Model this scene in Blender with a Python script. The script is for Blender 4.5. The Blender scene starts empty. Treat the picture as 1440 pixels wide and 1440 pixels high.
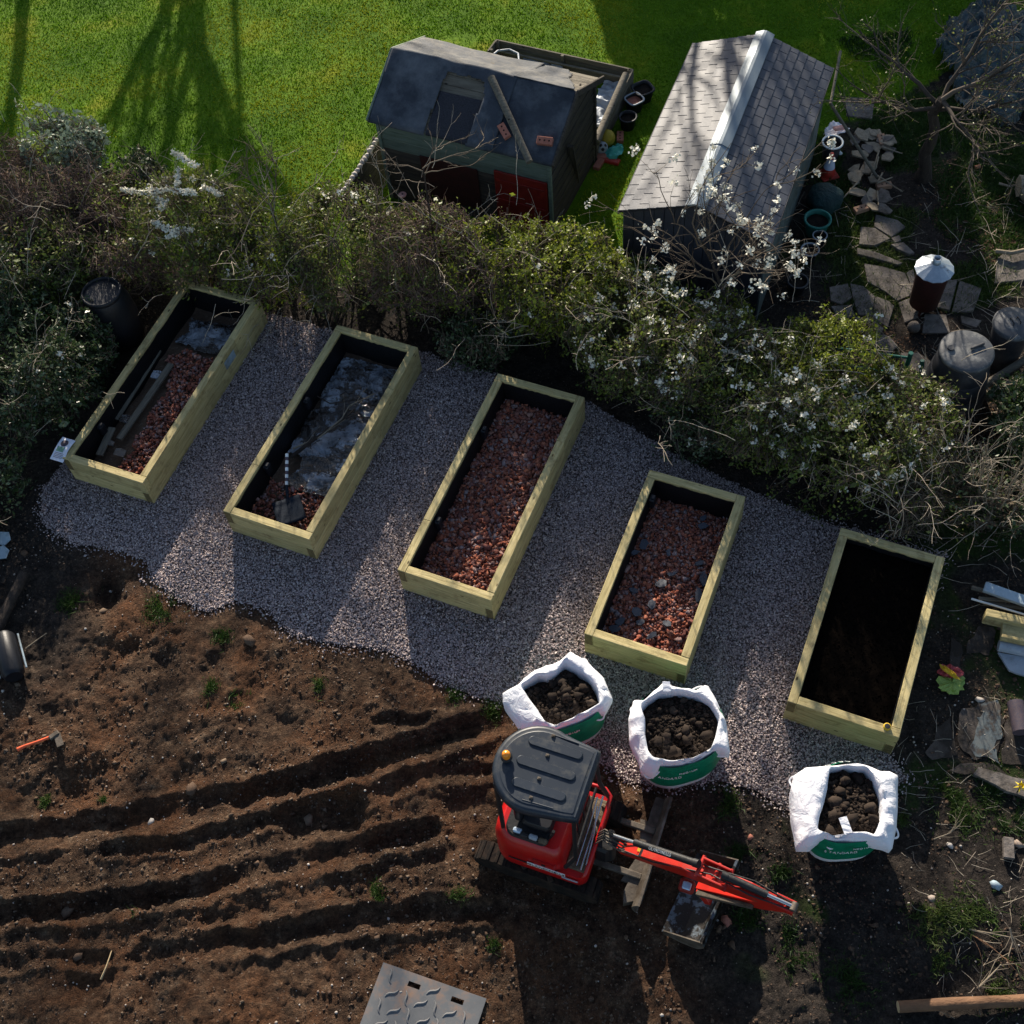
import bpy, math, random
import numpy as np
from mathutils import Vector, Matrix
R = math.radians
random.seed(7); rng = np.random.default_rng(7)
scn = bpy.context.scene; COL = scn.collection

# ---------------------------------------------------------------- camera, world, sun
F, CX, CY, TI, RO, HC = 1731.252, 720.0, 720.0, 0.568, 0.118, 12.963
cam = bpy.data.cameras.new('camera'); co = bpy.data.objects.new('camera', cam); COL.objects.link(co)
rt = Vector((1, 0, 0)); up = Vector((0, math.cos(TI), math.sin(TI))); fw = Vector((0, math.sin(TI), -math.cos(TI)))
c_, s_ = math.cos(RO), math.sin(RO)
r2 = rt * c_ - up * s_; u2 = rt * s_ + up * c_
co.matrix_world = Matrix(((r2.x, u2.x, -fw.x, 0), (r2.y, u2.y, -fw.y, 0), (r2.z, u2.z, -fw.z, HC), (0, 0, 0, 1)))
cam.sensor_width = 36; cam.lens = F / 1440 * 36; cam.clip_end = 500; cam.clip_start = .1
scn.camera = co
SUN_EL, SUN_AZ = R(21.5), R(92.5)          # azimuth measured from +x towards +y
sv = Vector((math.cos(SUN_EL) * math.cos(SUN_AZ), math.cos(SUN_EL) * math.sin(SUN_AZ), math.sin(SUN_EL)))
w = bpy.data.worlds.new('World'); scn.world = w; w.use_nodes = True
nt = w.node_tree; bg = nt.nodes['Background']
sky = nt.nodes.new('ShaderNodeTexSky'); sky.sky_type = 'NISHITA'; sky.sun_disc = False
sky.sun_elevation = SUN_EL; sky.sun_rotation = R(90) - SUN_AZ
nt.links.new(sky.outputs[0], bg.inputs[0]); bg.inputs[1].default_value = .082
sl = bpy.data.lights.new('sun', 'SUN'); sl.energy = 5.0; sl.angle = R(.55); sl.color = (1, .89, .74)
so = bpy.data.objects.new('sun', sl); COL.objects.link(so); so.rotation_euler = sv.to_track_quat('Z', 'Y').to_euler()
vs = scn.view_settings; vs.view_transform = 'Standard'; vs.look = 'None'; vs.gamma = 1; vs.use_curve_mapping = False
vs.exposure = 1.0

def at(px, py, z=0.):                      # world point at height z seen at photo pixel
    a = (px - CX) / F; b = -(py - CY) / F
    a, b = c_ * a + s_ * b, -s_ * a + c_ * b
    d = Vector((a, b * math.cos(TI) + math.sin(TI), b * math.sin(TI) - math.cos(TI)))
    return Vector((0, 0, HC)) + d * ((z - HC) / d.z)
def at2(px, py, z=0.):
    p = at(px, py, z); return np.array([p.x, p.y])

# ---------------------------------------------------------------- materials
def ramp(nt, fac, stops):
    r = nt.nodes.new('ShaderNodeValToRGB'); e = r.color_ramp.elements
    while len(e) < len(stops): e.new(.5)
    for k, (p, c) in enumerate(stops): e[k].position = p; e[k].color = (*c, 1)
    nt.links.new(fac, r.inputs[0]); return r.outputs[0]
def noise(nt, vec, scale, detail=5, rough=.6, dist=0):
    n = nt.nodes.new('ShaderNodeTexNoise'); n.inputs['Scale'].default_value = scale
    n.inputs['Detail'].default_value = detail; n.inputs['Roughness'].default_value = rough
    n.inputs['Distortion'].default_value = dist
    if vec: nt.links.new(vec, n.inputs['Vector'])
    return n.outputs[0]
def mixc(nt, fac, a, b, mode='MIX'):
    m = nt.nodes.new('ShaderNodeMix'); m.data_type = 'RGBA'; m.blend_type = mode
    for i, v in ((0, fac), (6, a), (7, b)):
        if isinstance(v, (int, float)): m.inputs[i].default_value = v
        elif isinstance(v, tuple): m.inputs[i].default_value = (*v, 1)
        else: nt.links.new(v, m.inputs[i])
    return m.outputs[2]
def math_(nt, op, a, b=0.):
    m = nt.nodes.new('ShaderNodeMath'); m.operation = op
    for i, v in ((0, a), (1, b)):
        if isinstance(v, (int, float)): m.inputs[i].default_value = v
        else: nt.links.new(v, m.inputs[i])
    return m.outputs[0]
def newmat(name, rough=.8, metal=0, spec=.3):
    m = bpy.data.materials.new(name); m.use_nodes = True; b = m.node_tree.nodes['Principled BSDF']
    b.inputs['Roughness'].default_value = rough; b.inputs['Metallic'].default_value = metal
    b.inputs['Specular IOR Level'].default_value = spec
    return m, m.node_tree, b
def coord(nt, sc=(1, 1, 1), rnd=True):
    t = nt.nodes.new('ShaderNodeTexCoord'); mp = nt.nodes.new('ShaderNodeMapping'); mp.inputs['Scale'].default_value = sc
    nt.links.new(t.outputs['Object'], mp.inputs[0])
    if rnd:
        o = nt.nodes.new('ShaderNodeObjectInfo'); v = nt.nodes.new('ShaderNodeVectorMath'); v.operation = 'SCALE'
        cx = nt.nodes.new('ShaderNodeCombineXYZ')
        for i in range(3): nt.links.new(o.outputs['Random'], cx.inputs[i])
        nt.links.new(cx.outputs[0], v.inputs[0]); v.inputs['Scale'].default_value = 37
        nt.links.new(v.outputs[0], mp.inputs['Location'])
    return mp.outputs[0]
def bump(nt, b, h, dist=.01, st=1.):
    n = nt.nodes.new('ShaderNodeBump'); n.inputs['Distance'].default_value = dist; n.inputs['Strength'].default_value = st
    nt.links.new(h, n.inputs['Height']); nt.links.new(n.outputs[0], b.inputs['Normal'])
def M(name, c1, c2=None, sc=8, rough=.8, metal=0, spec=.3, stretch=(1, 1, 1), bd=.004, dirt=None, dsc=3, damt=(.45, .65)):
    m, nt, b = newmat(name, rough, metal, spec); v = coord(nt, stretch)
    c2 = c2 or tuple(x * .7 for x in c1)
    n = noise(nt, v, sc, 8); col = ramp(nt, n, [(.3, c2), (.7, c1)])
    if dirt:
        col = mixc(nt, ramp(nt, noise(nt, v, dsc, 8, .7), [(damt[0], (0, 0, 0)), (damt[1], (1, 1, 1))]), col, dirt)
    o = nt.nodes.new('ShaderNodeObjectInfo')
    k = math_(nt, 'ADD', math_(nt, 'MULTIPLY', o.outputs['Random'], .25), .87)
    cc = nt.nodes.new('ShaderNodeCombineColor')
    for i in range(3): nt.links.new(k, cc.inputs[i])
    col = mixc(nt, 1., col, cc.outputs[0], 'MULTIPLY')
    nt.links.new(col, b.inputs['Base Color'])
    if bd: bump(nt, b, noise(nt, v, sc * 4, 6), bd)
    return m
def Mtint(name, stops, rough=.85, spec=.25, bd=0, trans=0, sc=40):      # colour picked per piece by the mesh's tint attribute
    m, nt, b = newmat(name, rough, 0, spec)
    a = nt.nodes.new('ShaderNodeAttribute'); a.attribute_name = 'tint'
    col = ramp(nt, a.outputs['Fac'], stops)
    t = nt.nodes.new('ShaderNodeTexCoord')
    n = noise(nt, t.outputs['Object'], sc, 4); col = mixc(nt, .5, col, ramp(nt, n, [(.3, (.45, .45, .45)), (.7, (1, 1, 1))]), 'MULTIPLY')
    nt.links.new(col, b.inputs['Base Color'])
    if trans:
        tr = nt.nodes.new('ShaderNodeBsdfTranslucent'); nt.links.new(col, tr.inputs[0])
        mx = nt.nodes.new('ShaderNodeMixShader'); mx.inputs[0].default_value = trans
        nt.links.new(b.outputs[0], mx.inputs[1]); nt.links.new(tr.outputs[0], mx.inputs[2])
        nt.links.new(mx.outputs[0], nt.nodes['Material Output'].inputs[0])
    if bd: bump(nt, b, n, bd)
    return m
def wood(name, light, mid, dark, knots=True, rough=.75, stain=None):
    m, nt, b = newmat(name, rough, 0, .25); v = coord(nt, (1.2, 14, 14))
    n = noise(nt, v, 2.2, 8, .65, .6); col = ramp(nt, n, [(.30, dark), (.46, mid), (.64, light)])
    v2 = coord(nt, (1, 1, 1)); n2 = noise(nt, v2, 3.5, 5)
    col = mixc(nt, math_(nt, 'MULTIPLY', n2, .5), col, tuple(x * .8 for x in mid))
    if knots:
        vo = nt.nodes.new('ShaderNodeTexVoronoi'); vo.inputs['Scale'].default_value = 3.2
        v3 = coord(nt, (1.0, 2.2, 2.2)); nt.links.new(v3, vo.inputs['Vector'])
        col = mixc(nt, ramp(nt, vo.outputs['Distance'], [(.06, (1, 1, 1)), (.11, (0, 0, 0))]), col, tuple(x * .35 for x in dark))
    if stain: col = mixc(nt, ramp(nt, noise(nt, v2, 5, 8, .75), [(.52, (0, 0, 0)), (.72, (1, 1, 1))]), col, stain)
    o = nt.nodes.new('ShaderNodeObjectInfo'); k = math_(nt, 'ADD', math_(nt, 'MULTIPLY', o.outputs['Random'], .3), .82)
    cc = nt.nodes.new('ShaderNodeCombineColor')
    for i in range(3): nt.links.new(k, cc.inputs[i])
    col = mixc(nt, 1., col, cc.outputs[0], 'MULTIPLY')
    nt.links.new(col, b.inputs['Base Color']); bump(nt, b, n, .006)
    return m
def wrinkly(name, c1, c2, rough=.3, spec=.5, sc=6, bd=.05, dirt=None, damt=(.5, .65)):
    m, nt, b = newmat(name, rough, 0, spec); v = coord(nt, (1, 1, 1))
    n = noise(nt, v, sc, 6, .6, 1.5); col = ramp(nt, n, [(.35, c2), (.65, c1)])
    if dirt: col = mixc(nt, ramp(nt, noise(nt, v, sc * .8, 8, .75), [(damt[0], (0, 0, 0)), (damt[1], (1, 1, 1))]), col, dirt)
    nt.links.new(col, b.inputs['Base Color']); bump(nt, b, n, bd); return m

MT = {}
MT['timber'] = wood('sleeper_timber', (.60, .49, .25), (.45, .37, .17), (.22, .165, .065), stain=(.21, .155, .07))
MT['endgrain'] = M('sleeper_end_grain', (.2, .15, .07), (.1, .075, .03), 30, .85)
MT['oldwood'] = wood('old_grey_timber', (.2, .18, .14), (.13, .115, .09), (.06, .05, .04), rough=.9)
MT['darkwood'] = wood('dark_weathered_boards', (.085, .07, .055), (.05, .042, .035), (.02, .017, .014), knots=False, rough=.9)
MT['greenpaint'] = wood('faded_green_paint', (.17, .21, .17), (.125, .16, .125), (.065, .085, .065), knots=False, rough=.7)
MT['greypaint'] = M('grey_green_cladding', (.12, .15, .15), (.085, .11, .11), 5, .6, dirt=(.05, .06, .05))
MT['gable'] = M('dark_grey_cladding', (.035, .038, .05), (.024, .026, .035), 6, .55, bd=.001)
MT['redpaint'] = M('red_door_paint', (.28, .02, .012), (.16, .012, .01), 6, .55, dirt=(.05, .03, .02), damt=(.5, .8))
MT['felt'] = M('navy_roofing_felt', (.05, .058, .072), (.028, .033, .042), 3, .95, spec=.15, dirt=(.12, .13, .145), dsc=1.6, damt=(.42, .7), bd=.006)
MT['feltpatch'] = M('black_mineral_felt', (.035, .036, .045), (.012, .013, .018), 60, .9, bd=.003)
MT['feltback'] = M('sunlit_worn_felt', (.10, .105, .115), (.06, .065, .07), 4, .9, dirt=(.15, .145, .135), dsc=5)  # same felt as the front slope, made paler to paint in its sunlight
MT['shingle'] = M('slate_grey_shingle', (.052, .060, .080), (.037, .043, .060), 9, .6, spec=.5, bd=.002)
MT['under'] = M('roof_underlay', (.02, .02, .022), None, 9, .9)
MT['ridge'] = M('pale_metal_ridge_cap', (.18, .225, .26), (.13, .165, .195), 3, .5, .2, .5, bd=.0008)
MT['liner'] = M('black_liner', (.006, .006, .008), (.003, .003, .004), 9, .55, bd=.006)
MT['plasticsheet'] = wrinkly('silver_plastic_sheet', (.34, .37, .42), (.07, .08, .095), .14, 1., 2.2, .2, dirt=(.028, .02, .016), damt=(.46, .50))
MT['bag'] = wrinkly('white_woven_bag', (.80, .80, .83), (.70, .71, .75), .6, .3, 5, .03, dirt=(.5, .45, .4), damt=(.62, .85))
MT['baggreen'] = M('green_printed_bag', (.0, .22, .11), (.0, .14, .07), 9, .5, bd=.006)
MT['white'] = M('white_print', (.75, .77, .75), (.65, .67, .66), 9, .6, bd=0)
MT['black'] = M('black_print', (.02, .02, .022), None, 9, .6, bd=0)
MT['red'] = M('excavator_red_paint', (.50, .008, .008), (.36, .006, .006), 3, .32, spec=.5, bd=.0, dirt=(.12, .05, .03), dsc=7, damt=(.6, .8))
MT['orange'] = M('boom_orange_red_paint', (.52, .017, .007), (.36, .012, .006), 5, .4, spec=.5, bd=0, dirt=(.16, .08, .045), dsc=9, damt=(.58, .78))
MT['roofplastic'] = M('dark_slate_canopy_plastic', (.017, .026, .040), (.012, .019, .030), 3, .45, spec=.4, bd=.0005, dirt=(.11, .105, .09), dsc=6, damt=(.5, .85))
MT['blackmetal'] = M('black_painted_steel', (.02, .02, .022), (.012, .012, .013), 8, .5)
MT['rubber'] = M('muddy_rubber_track', (.018, .015, .013), (.009, .008, .008), 12, .95, spec=.1, dirt=(.04, .027, .02), dsc=7)
MT['mud'] = M('dried_mud', (.20, .155, .105), (.09, .065, .042), 14, .95, bd=.02)
MT['soilmud'] = M('wet_mud', (.05, .034, .024), (.025, .018, .013), 14, .95, bd=.02)
MT['steel'] = M('worn_steel', (.15, .125, .10), (.07, .058, .045), 9, .65, .3, .4, dirt=(.05, .036, .025), dsc=5)
MT['steelblue'] = M('scraped_bucket_steel', (.12, .15, .18), (.06, .075, .09), 8, .45, .5, .5, dirt=(.015, .012, .01), dsc=7, damt=(.44, .48))
MT['chrome'] = M('chrome_rod', (.6, .62, .64), (.5, .52, .54), 5, .2, .9, .5, bd=0)
MT['amber'] = M('amber_beacon_lens', (.9, .30, .02), (.75, .2, .01), 20, .25, spec=.6, bd=0)
MT['glass'] = M('lamp_lens', (.5, .6, .7), (.35, .45, .6), 12, .15, .2, .6, bd=0)
MT['yellow'] = M('yellow_plastic', (.7, .45, .03), None, 9, .5, bd=0)
MT['galv'] = M('galvanised_lid', (.50, .55, .60), (.36, .42, .48), 14, .42, .6, .5, bd=.002, dirt=(.12, .08, .06), dsc=6, damt=(.58, .75))
MT['rust'] = M('dark_red_drum', (.06, .014, .01), (.03, .01, .008), 7, .8)
MT['greyplastic'] = M('weathered_grey_plastic', (.075, .08, .088), (.05, .054, .06), 5, .6, dirt=(.19, .19, .18), dsc=4, damt=(.52, .66))
MT['darkplastic'] = M('dark_grey_plastic', (.03, .032, .04), (.018, .02, .025), 5, .6, dirt=(.06, .06, .062), dsc=4)
MT['blackplastic'] = M('black_water_butt', (.010, .011, .015), (.005, .006, .009), 4, .45, spec=.35, bd=.001)
MT['greenplastic'] = M('dark_green_plastic', (.01, .12, .09), (.008, .07, .055), 5, .5)
MT['brick'] = M('pink_red_brick', (.40, .16, .11), (.28, .10, .07), 18, .9, bd=.006)
MT['brickdark'] = M('brick_frog_hole', (.03, .015, .012), None, 9, 1)
MT['brickorange'] = M('orange_brick', (.36, .22, .14), (.26, .15, .10), 18, .9)
MT['stone'] = M('weathered_paving_stone', (.19, .165, .145), (.11, .095, .085), 7, .9, dirt=(.06, .05, .04), dsc=5, bd=.01)
MT['concrete'] = M('old_concrete', (.11, .092, .08), (.05, .042, .037), 7, .95, dirt=(.026, .021, .017), dsc=3.5, damt=(.38, .54), bd=.012)
MT['concretelight'] = M('mat_tread_plastic', (.19, .19, .19), (.14, .14, .145), 6, .6)
MT['bluepaint'] = M('flaking_blue_paint', (.07, .13, .16), (.13, .13, .12), 6, .7, dirt=(.06, .05, .043), dsc=6, damt=(.46, .56))
MT['tarp'] = wrinkly('dark_teal_tarpaulin', (.022, .055, .065), (.008, .022, .028), .28, .7, 5, .06)
MT['bark'] = M('dark_bark', (.07, .052, .042), (.028, .022, .018), 22, .95, stretch=(1, 1, .25), bd=.03)
MT['palebark'] = M('pale_peeled_bark', (.30, .25, .18), (.16, .13, .095), 18, .9, stretch=(1, 1, .3))
MT['logbark'] = M('brown_log_bark', (.22, .12, .065), (.11, .06, .035), 16, .9, stretch=(.4, 1, 1), bd=.01)
MT['cut'] = M('sawn_log_end', (.5, .38, .22), (.4, .29, .16), 20, .8)
MT['mat'] = M('grey_ground_mat', (.145, .15, .155), (.105, .11, .115), 4, .6, dirt=(.26, .15, .09), dsc=4, damt=(.48, .72), bd=.001)
MT['paper'] = M('white_paper', (.68, .70, .78), (.6, .62, .7), 5, .6, bd=0)
MT['print'] = M('dark_photo_print', (.12, .08, .08), (.05, .05, .08), 60, .6, bd=0)
MT['printgreen'] = M('green_photo_print', (.25, .4, .28), (.15, .28, .2), 60, .6, bd=0)
MT['shovel'] = M('blued_steel_shovel', (.010, .017, .028), (.006, .010, .018), 6, .75, .0, .12)
MT['bluegrey'] = M('blue_grey_sheet', (.36, .46, .52), (.26, .34, .4), 6, .6, dirt=(.12, .12, .11))
MT['whitedull'] = M('dull_white_sheet', (.36, .39, .43), (.26, .3, .34), 7, .5, dirt=(.15, .13, .11), damt=(.52, .7))
MT['terracotta'] = M('terracotta', (.36, .15, .08), None, 9, .9)
MT['tealrim'] = M('teal_rim', (.02, .17, .14), None, 9, .5)
MT['covered'] = M('dark_cover', (.010, .045, .045), (.006, .025, .028), 6, .6, bd=.03)
MT['conered'] = M('red_cone', (.40, .03, .02), None, 9, .5, bd=0)
MT['conewhite'] = M('reflective_white_band', (.5, .56, .68), None, 9, .4, bd=0)
MT['teal'] = M('teal_plastic_bag', (.08, .42, .34), (.04, .3, .25), 9, .4)
MT['lime'] = wrinkly('lime_green_packet', (.3, .42, .08), (.18, .28, .05), .35, .5, 30, .01)
MT['redbag'] = wrinkly('red_packet', (.42, .05, .06), (.25, .03, .04), .35, .5, 30, .01)
MT['ballyellow'] = M('yellow_ball', (.55, .4, .05), (.4, .3, .03), 9, .6, bd=0)
MT['pink'] = M('pink_plastic', (.7, .35, .3), None, 9, .5, bd=0)
MT['orangeplastic'] = M('orange_handle', (.75, .13, .05), (.6, .1, .04), 9, .45, bd=0)
MT['petal'] = M('yellow_petal', (.8, .62, .02), None, 9, .6, bd=0)
G = lambda s: [(k / (len(s) - 1), c) for k, c in enumerate(s)]
MT['gravel'] = Mtint('mixed_granite_gravel', G([(.17, .14, .145), (.52, .41, .39), (.30, .245, .25), (.63, .51, .47), (.23, .195, .205), (.44, .37, .38), (.72, .62, .57), (.27, .215, .22), (.50, .41, .40)]), .8, .35)
MT['rubble'] = Mtint('crushed_brick_rubble', G([(.22, .065, .045), (.42, .13, .075), (.17, .08, .075), (.55, .19, .10), (.28, .11, .085), (.48, .24, .17), (.34, .27, .27), (.28, .085, .06)]), .9, .2, 0.002)
MT['clod'] = Mtint('topsoil_clods', G([(.016, .011, .009), (.04, .028, .02), (.025, .018, .014), (.065, .047, .035)]), .95, .15, .004)
MT['darksoil'] = Mtint('black_compost', G([(.002, .0016, .0015), (.005, .0038, .003), (.003, .0025, .0022)]), 1., .0, .002)
MT['soilclod'] = Mtint('garden_soil_clods', G([(.075, .048, .034), (.13, .085, .058), (.10, .065, .045), (.19, .14, .10)]), .95, .15, .004)
MT['pebble'] = Mtint('pale_pebbles', G([(.36, .32, .28), (.48, .44, .4), (.24, .18, .14), (.4, .34, .3)]), .7, .3)
MT['grass'] = Mtint('grass_blades', G([(.07, .17, .004), (.17, .32, .006), (.10, .23, .004), (.33, .36, .015)]), .6, .2, 0, .22)
MT['tuft'] = Mtint('rough_grass', G([(.022, .055, .008), (.045, .095, .012), (.08, .115, .025)]), .6, .3, 0, .3)
MT['leafyellow'] = Mtint('yellow_green_leaves', G([(.10, .14, .012), (.30, .34, .03), (.20, .25, .02), (.07, .09, .015)]), .5, .4, 0, .3)
MT['leafmid'] = Mtint('mid_green_leaves', G([(.045, .075, .012), (.16, .21, .03), (.09, .13, .018), (.30, .31, .09)]), .5, .4, 0, .3)
MT['leafdark'] = Mtint('dark_green_leaves', G([(.014, .034, .010), (.05, .09, .025), (.026, .052, .014), (.17, .21, .11)]), .4, .45, 0, .2)
MT['leafgrey'] = Mtint('grey_green_leaves', G([(.16, .22, .15), (.32, .40, .28), (.22, .28, .2)]), .5, .4, 0, .25)
MT['leafbrown'] = Mtint('dry_brown_leaves', G([(.12, .055, .03), (.2, .11, .06), (.08, .045, .03), (.26, .16, .09)]), .8, .2, 0, .2)
MT['twig'] = Mtint('brown_twigs', G([(.07, .052, .04), (.15, .115, .08), (.10, .075, .055), (.24, .19, .135)]), .85, .25)
MT['twigpale'] = Mtint('pale_twigs', G([(.30, .25, .19), (.48, .42, .33), (.38, .31, .24)]), .85, .25)
MT['twigdark'] = Mtint('dark_twigs', G([(.05, .04, .032), (.10, .08, .062), (.16, .125, .095)]), .85, .25)
MT['twigred'] = Mtint('reddish_twigs', G([(.08, .05, .04), (.15, .10, .08), (.25, .18, .14)]), .85, .25)
MT['blossom'] = Mtint('white_blossom', G([(.80, .77, .64), (.90, .88, .76), (.85, .82, .70)]), .7, .2, 0, .12)

# ---------------------------------------------------------------- mesh helpers
def tag(o, label=None, cat=None, group=None, kind=None):
    if label: o['label'] = label
    if cat: o['category'] = cat
    if group: o['group'] = group
    if kind: o['kind'] = kind
    return o
def link(name, me, mat, parent=None, loc=None, rot=None):
    o = bpy.data.objects.new(name, me); COL.objects.link(o)
    if mat is not None and len(me.materials) == 0: me.materials.append(MT[mat] if isinstance(mat, str) else mat)
    if parent: o.parent = parent
    if loc is not None: o.location = loc
    if rot is not None: o.rotation_euler = rot if hasattr(rot, '__len__') else (0, 0, rot)
    return o
def thing(name, label, cat, loc=(0, 0, 0), rot=0, group=None):
    o = bpy.data.objects.new(name, None); COL.objects.link(o); o.location = loc; o.empty_display_size = .1
    o.rotation_euler = rot if hasattr(rot, '__len__') else (0, 0, rot)
    return tag(o, label, cat, group)
class MB:
    def __init__(s): s.v = []; s.f = []; s.sm = []
    def add(s, vs, fs, smooth=False):
        n = len(s.v); s.v += [tuple(v) for v in vs]; s.f += [tuple(i + n for i in f) for f in fs]; s.sm += [smooth] * len(fs); return s
    def box(s, c, d, b=0., mtx=None):
        hx, hy, hz = d[0] / 2, d[1] / 2, d[2] / 2
        if b <= 0:
            vs = [Vector((x * hx, y * hy, z * hz)) for x in (-1, 1) for y in (-1, 1) for z in (-1, 1)]
            fs = [(0, 1, 3, 2), (4, 6, 7, 5), (0, 4, 5, 1), (2, 3, 7, 6), (0, 2, 6, 4), (1, 5, 7, 3)]
        else:
            b = min(b, .45 * min(d)); vs = []; idx = {}
            for x in (-1, 1):
                for y in (-1, 1):
                    for z in (-1, 1):
                        for a in range(3):
                            p = [x * (hx - b), y * (hy - b), z * (hz - b)]; p[a] = (x * hx, y * hy, z * hz)[a]
                            idx[(x, y, z, a)] = len(vs); vs.append(Vector(p))
            fs = []
            for a in range(3):
                for sg in (-1, 1):
                    o1, o2 = [i for i in range(3) if i != a]; q = []
                    for (p1, p2) in ((-1, -1), (1, -1), (1, 1), (-1, 1)):
                        k = [0, 0, 0]; k[a] = sg; k[o1] = p1; k[o2] = p2; q.append(idx[(*k, a)])
                    if (sg > 0) != (a != 1): q.reverse()
                    fs.append(q)
            for a in range(3):       # edges along axis a
                o1, o2 = [i for i in range(3) if i != a]
                for p1 in (-1, 1):
                    for p2 in (-1, 1):
                        k0 = [0, 0, 0]; k1 = [0, 0, 0]; k0[a] = -1; k1[a] = 1; k0[o1] = k1[o1] = p1; k0[o2] = k1[o2] = p2
                        fs.append((idx[(*k0, o1)], idx[(*k1, o1)], idx[(*k1, o2)], idx[(*k0, o2)]))
            for x in (-1, 1):
                for y in (-1, 1):
                    for z in (-1, 1): fs.append((idx[(x, y, z, 0)], idx[(x, y, z, 1)], idx[(x, y, z, 2)]))
        if mtx is not None: vs = [mtx @ v for v in vs]
        return s.add([v + Vector(c) for v in vs], fs)
    def tube(s, pts, rad, n=10, caps=True, smooth=True):
        pts = [Vector(p) for p in pts]; rad = rad if hasattr(rad, '__len__') else [rad] * len(pts)
        rings = []; prev = None
        for i, p in enumerate(pts):
            d = (pts[min(i + 1, len(pts) - 1)] - pts[max(i - 1, 0)]).normalized()
            if prev is None: a = d.orthogonal().normalized()
            else: a = (prev - d * prev.dot(d)).normalized()
            prev = a; b = d.cross(a)
            rings.append([p + (a * math.cos(2 * math.pi * k / n) + b * math.sin(2 * math.pi * k / n)) * rad[i] for k in range(n)])
        vs = [v for r in rings for v in r]; fs = []
        for i in range(len(pts) - 1):
            for k in range(n): fs.append((i * n + k, i * n + (k + 1) % n, (i + 1) * n + (k + 1) % n, (i + 1) * n + k))
        s.add(vs, fs, smooth)
        if caps:
            s.add(rings[0], [tuple(range(n))[::-1]]); s.add(rings[-1], [tuple(range(n))])
        return s
    def lathe(s, prof, n=32, c=(0, 0, 0), smooth=True, wob=None):
        vs = []; fs = []
        for (r, z) in prof:
            for k in range(n):
                a = 2 * math.pi * k / n; rr = r * (wob(a, z) if wob else 1)
                vs.append((c[0] + rr * math.cos(a), c[1] + rr * math.sin(a), c[2] + z))
        for i in range(len(prof) - 1):
            for k in range(n): fs.append((i * n + k, i * n + (k + 1) % n, (i + 1) * n + (k + 1) % n, (i + 1) * n + k))
        return s.add(vs, fs, smooth)
    def prism(s, poly, z0, z1, smooth=False):
        n = len(poly); vs = [(p[0], p[1], z0) for p in poly] + [(p[0], p[1], z1) for p in poly]
        fs = [tuple(range(n))[::-1], tuple(range(n, 2 * n))] + [(k, (k + 1) % n, n + (k + 1) % n, n + k) for k in range(n)]
        return s.add(vs, fs, smooth)
    def build(s, name, mat, parent=None, loc=None, rot=None, origin=None):
        me = bpy.data.meshes.new(name); vs = s.v
        if origin is not None: vs = [(v[0] - origin[0], v[1] - origin[1], v[2] - origin[2]) for v in vs]; loc = origin
        me.from_pydata(vs, [], s.f); me.polygons.foreach_set('use_smooth', s.sm)
        import bmesh as _b
        b = _b.new(); b.from_mesh(me); _b.ops.recalc_face_normals(b, faces=b.faces); b.to_mesh(me); b.free()
        return link(name, me, mat, parent, loc, rot)
def np_mesh(name, V, Fc, tint=None, smooth=False):
    V = np.asarray(V, np.float32).reshape(-1, 3); Fc = np.asarray(Fc, np.int32); k = Fc.shape[1]; nf = len(Fc)
    me = bpy.data.meshes.new(name); me.vertices.add(len(V)); me.vertices.foreach_set('co', V.ravel())
    me.loops.add(nf * k); me.loops.foreach_set('vertex_index', Fc.ravel())
    me.polygons.add(nf); me.polygons.foreach_set('loop_start', np.arange(nf, dtype=np.int32) * k)
    try: me.polygons.foreach_set('loop_total', np.full(nf, k, np.int32))
    except Exception: pass
    if smooth: me.polygons.foreach_set('use_smooth', np.ones(nf, bool))
    if tint is not None:
        a = me.attributes.new('tint', 'FLOAT', 'POINT'); a.data.foreach_set('value', np.asarray(tint, np.float32))
    me.update(calc_edges=True); return me
BOXC = {}
def piece(parent, name, dims, loc, rot, mat, b=.006):                   # shared chamfered box meshes for planks, sleepers, tiles, bricks
    k = (name, tuple(round(d, 3) for d in dims), mat)
    if k not in BOXC:
        o = MB().box((0, 0, 0), dims, b).build(name, mat, parent); BOXC[k] = o.data
    else: o = link(name, BOXC[k], None, parent)
    o.location = loc; o.rotation_euler = rot if hasattr(rot, '__len__') else (0, 0, rot)
    return o
def randrot(n, g=rng, tilt=None):
    if tilt is None: q = g.normal(size=(n, 4))
    else:
        a = g.uniform(0, 2 * np.pi, n); q = np.stack([np.cos(a / 2), g.normal(size=n) * tilt, g.normal(size=n) * tilt, np.sin(a / 2)], 1)
    q /= np.linalg.norm(q, axis=1)[:, None]; w, x, y, z = q.T
    return np.stack([1 - 2 * (y * y + z * z), 2 * (x * y - z * w), 2 * (x * z + y * w), 2 * (x * y + z * w), 1 - 2 * (x * x + z * z), 2 * (y * z - x * w), 2 * (x * z - y * w), 2 * (y * z + x * w), 1 - 2 * (x * x + y * y)], 1).reshape(n, 3, 3)
OCT = (np.array([(1, 0, 0), (-1, 0, 0), (0, 1, 0), (0, -1, 0), (0, 0, 1), (0, 0, -1)], float),
       np.array([(0, 2, 4), (2, 1, 4), (1, 3, 4), (3, 0, 4), (2, 0, 5), (1, 2, 5), (3, 1, 5), (0, 3, 5)]))
CUB = (np.array([(x, y, z) for x in (-1, 1) for y in (-1, 1) for z in (-1, 1)], float) * .75,
       np.array([(0, 1, 3), (0, 3, 2), (4, 6, 7), (4, 7, 5), (0, 4, 5), (0, 5, 1), (2, 3, 7), (2, 7, 6), (0, 2, 6), (0, 6, 4), (1, 5, 7), (1, 7, 3)]))
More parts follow.
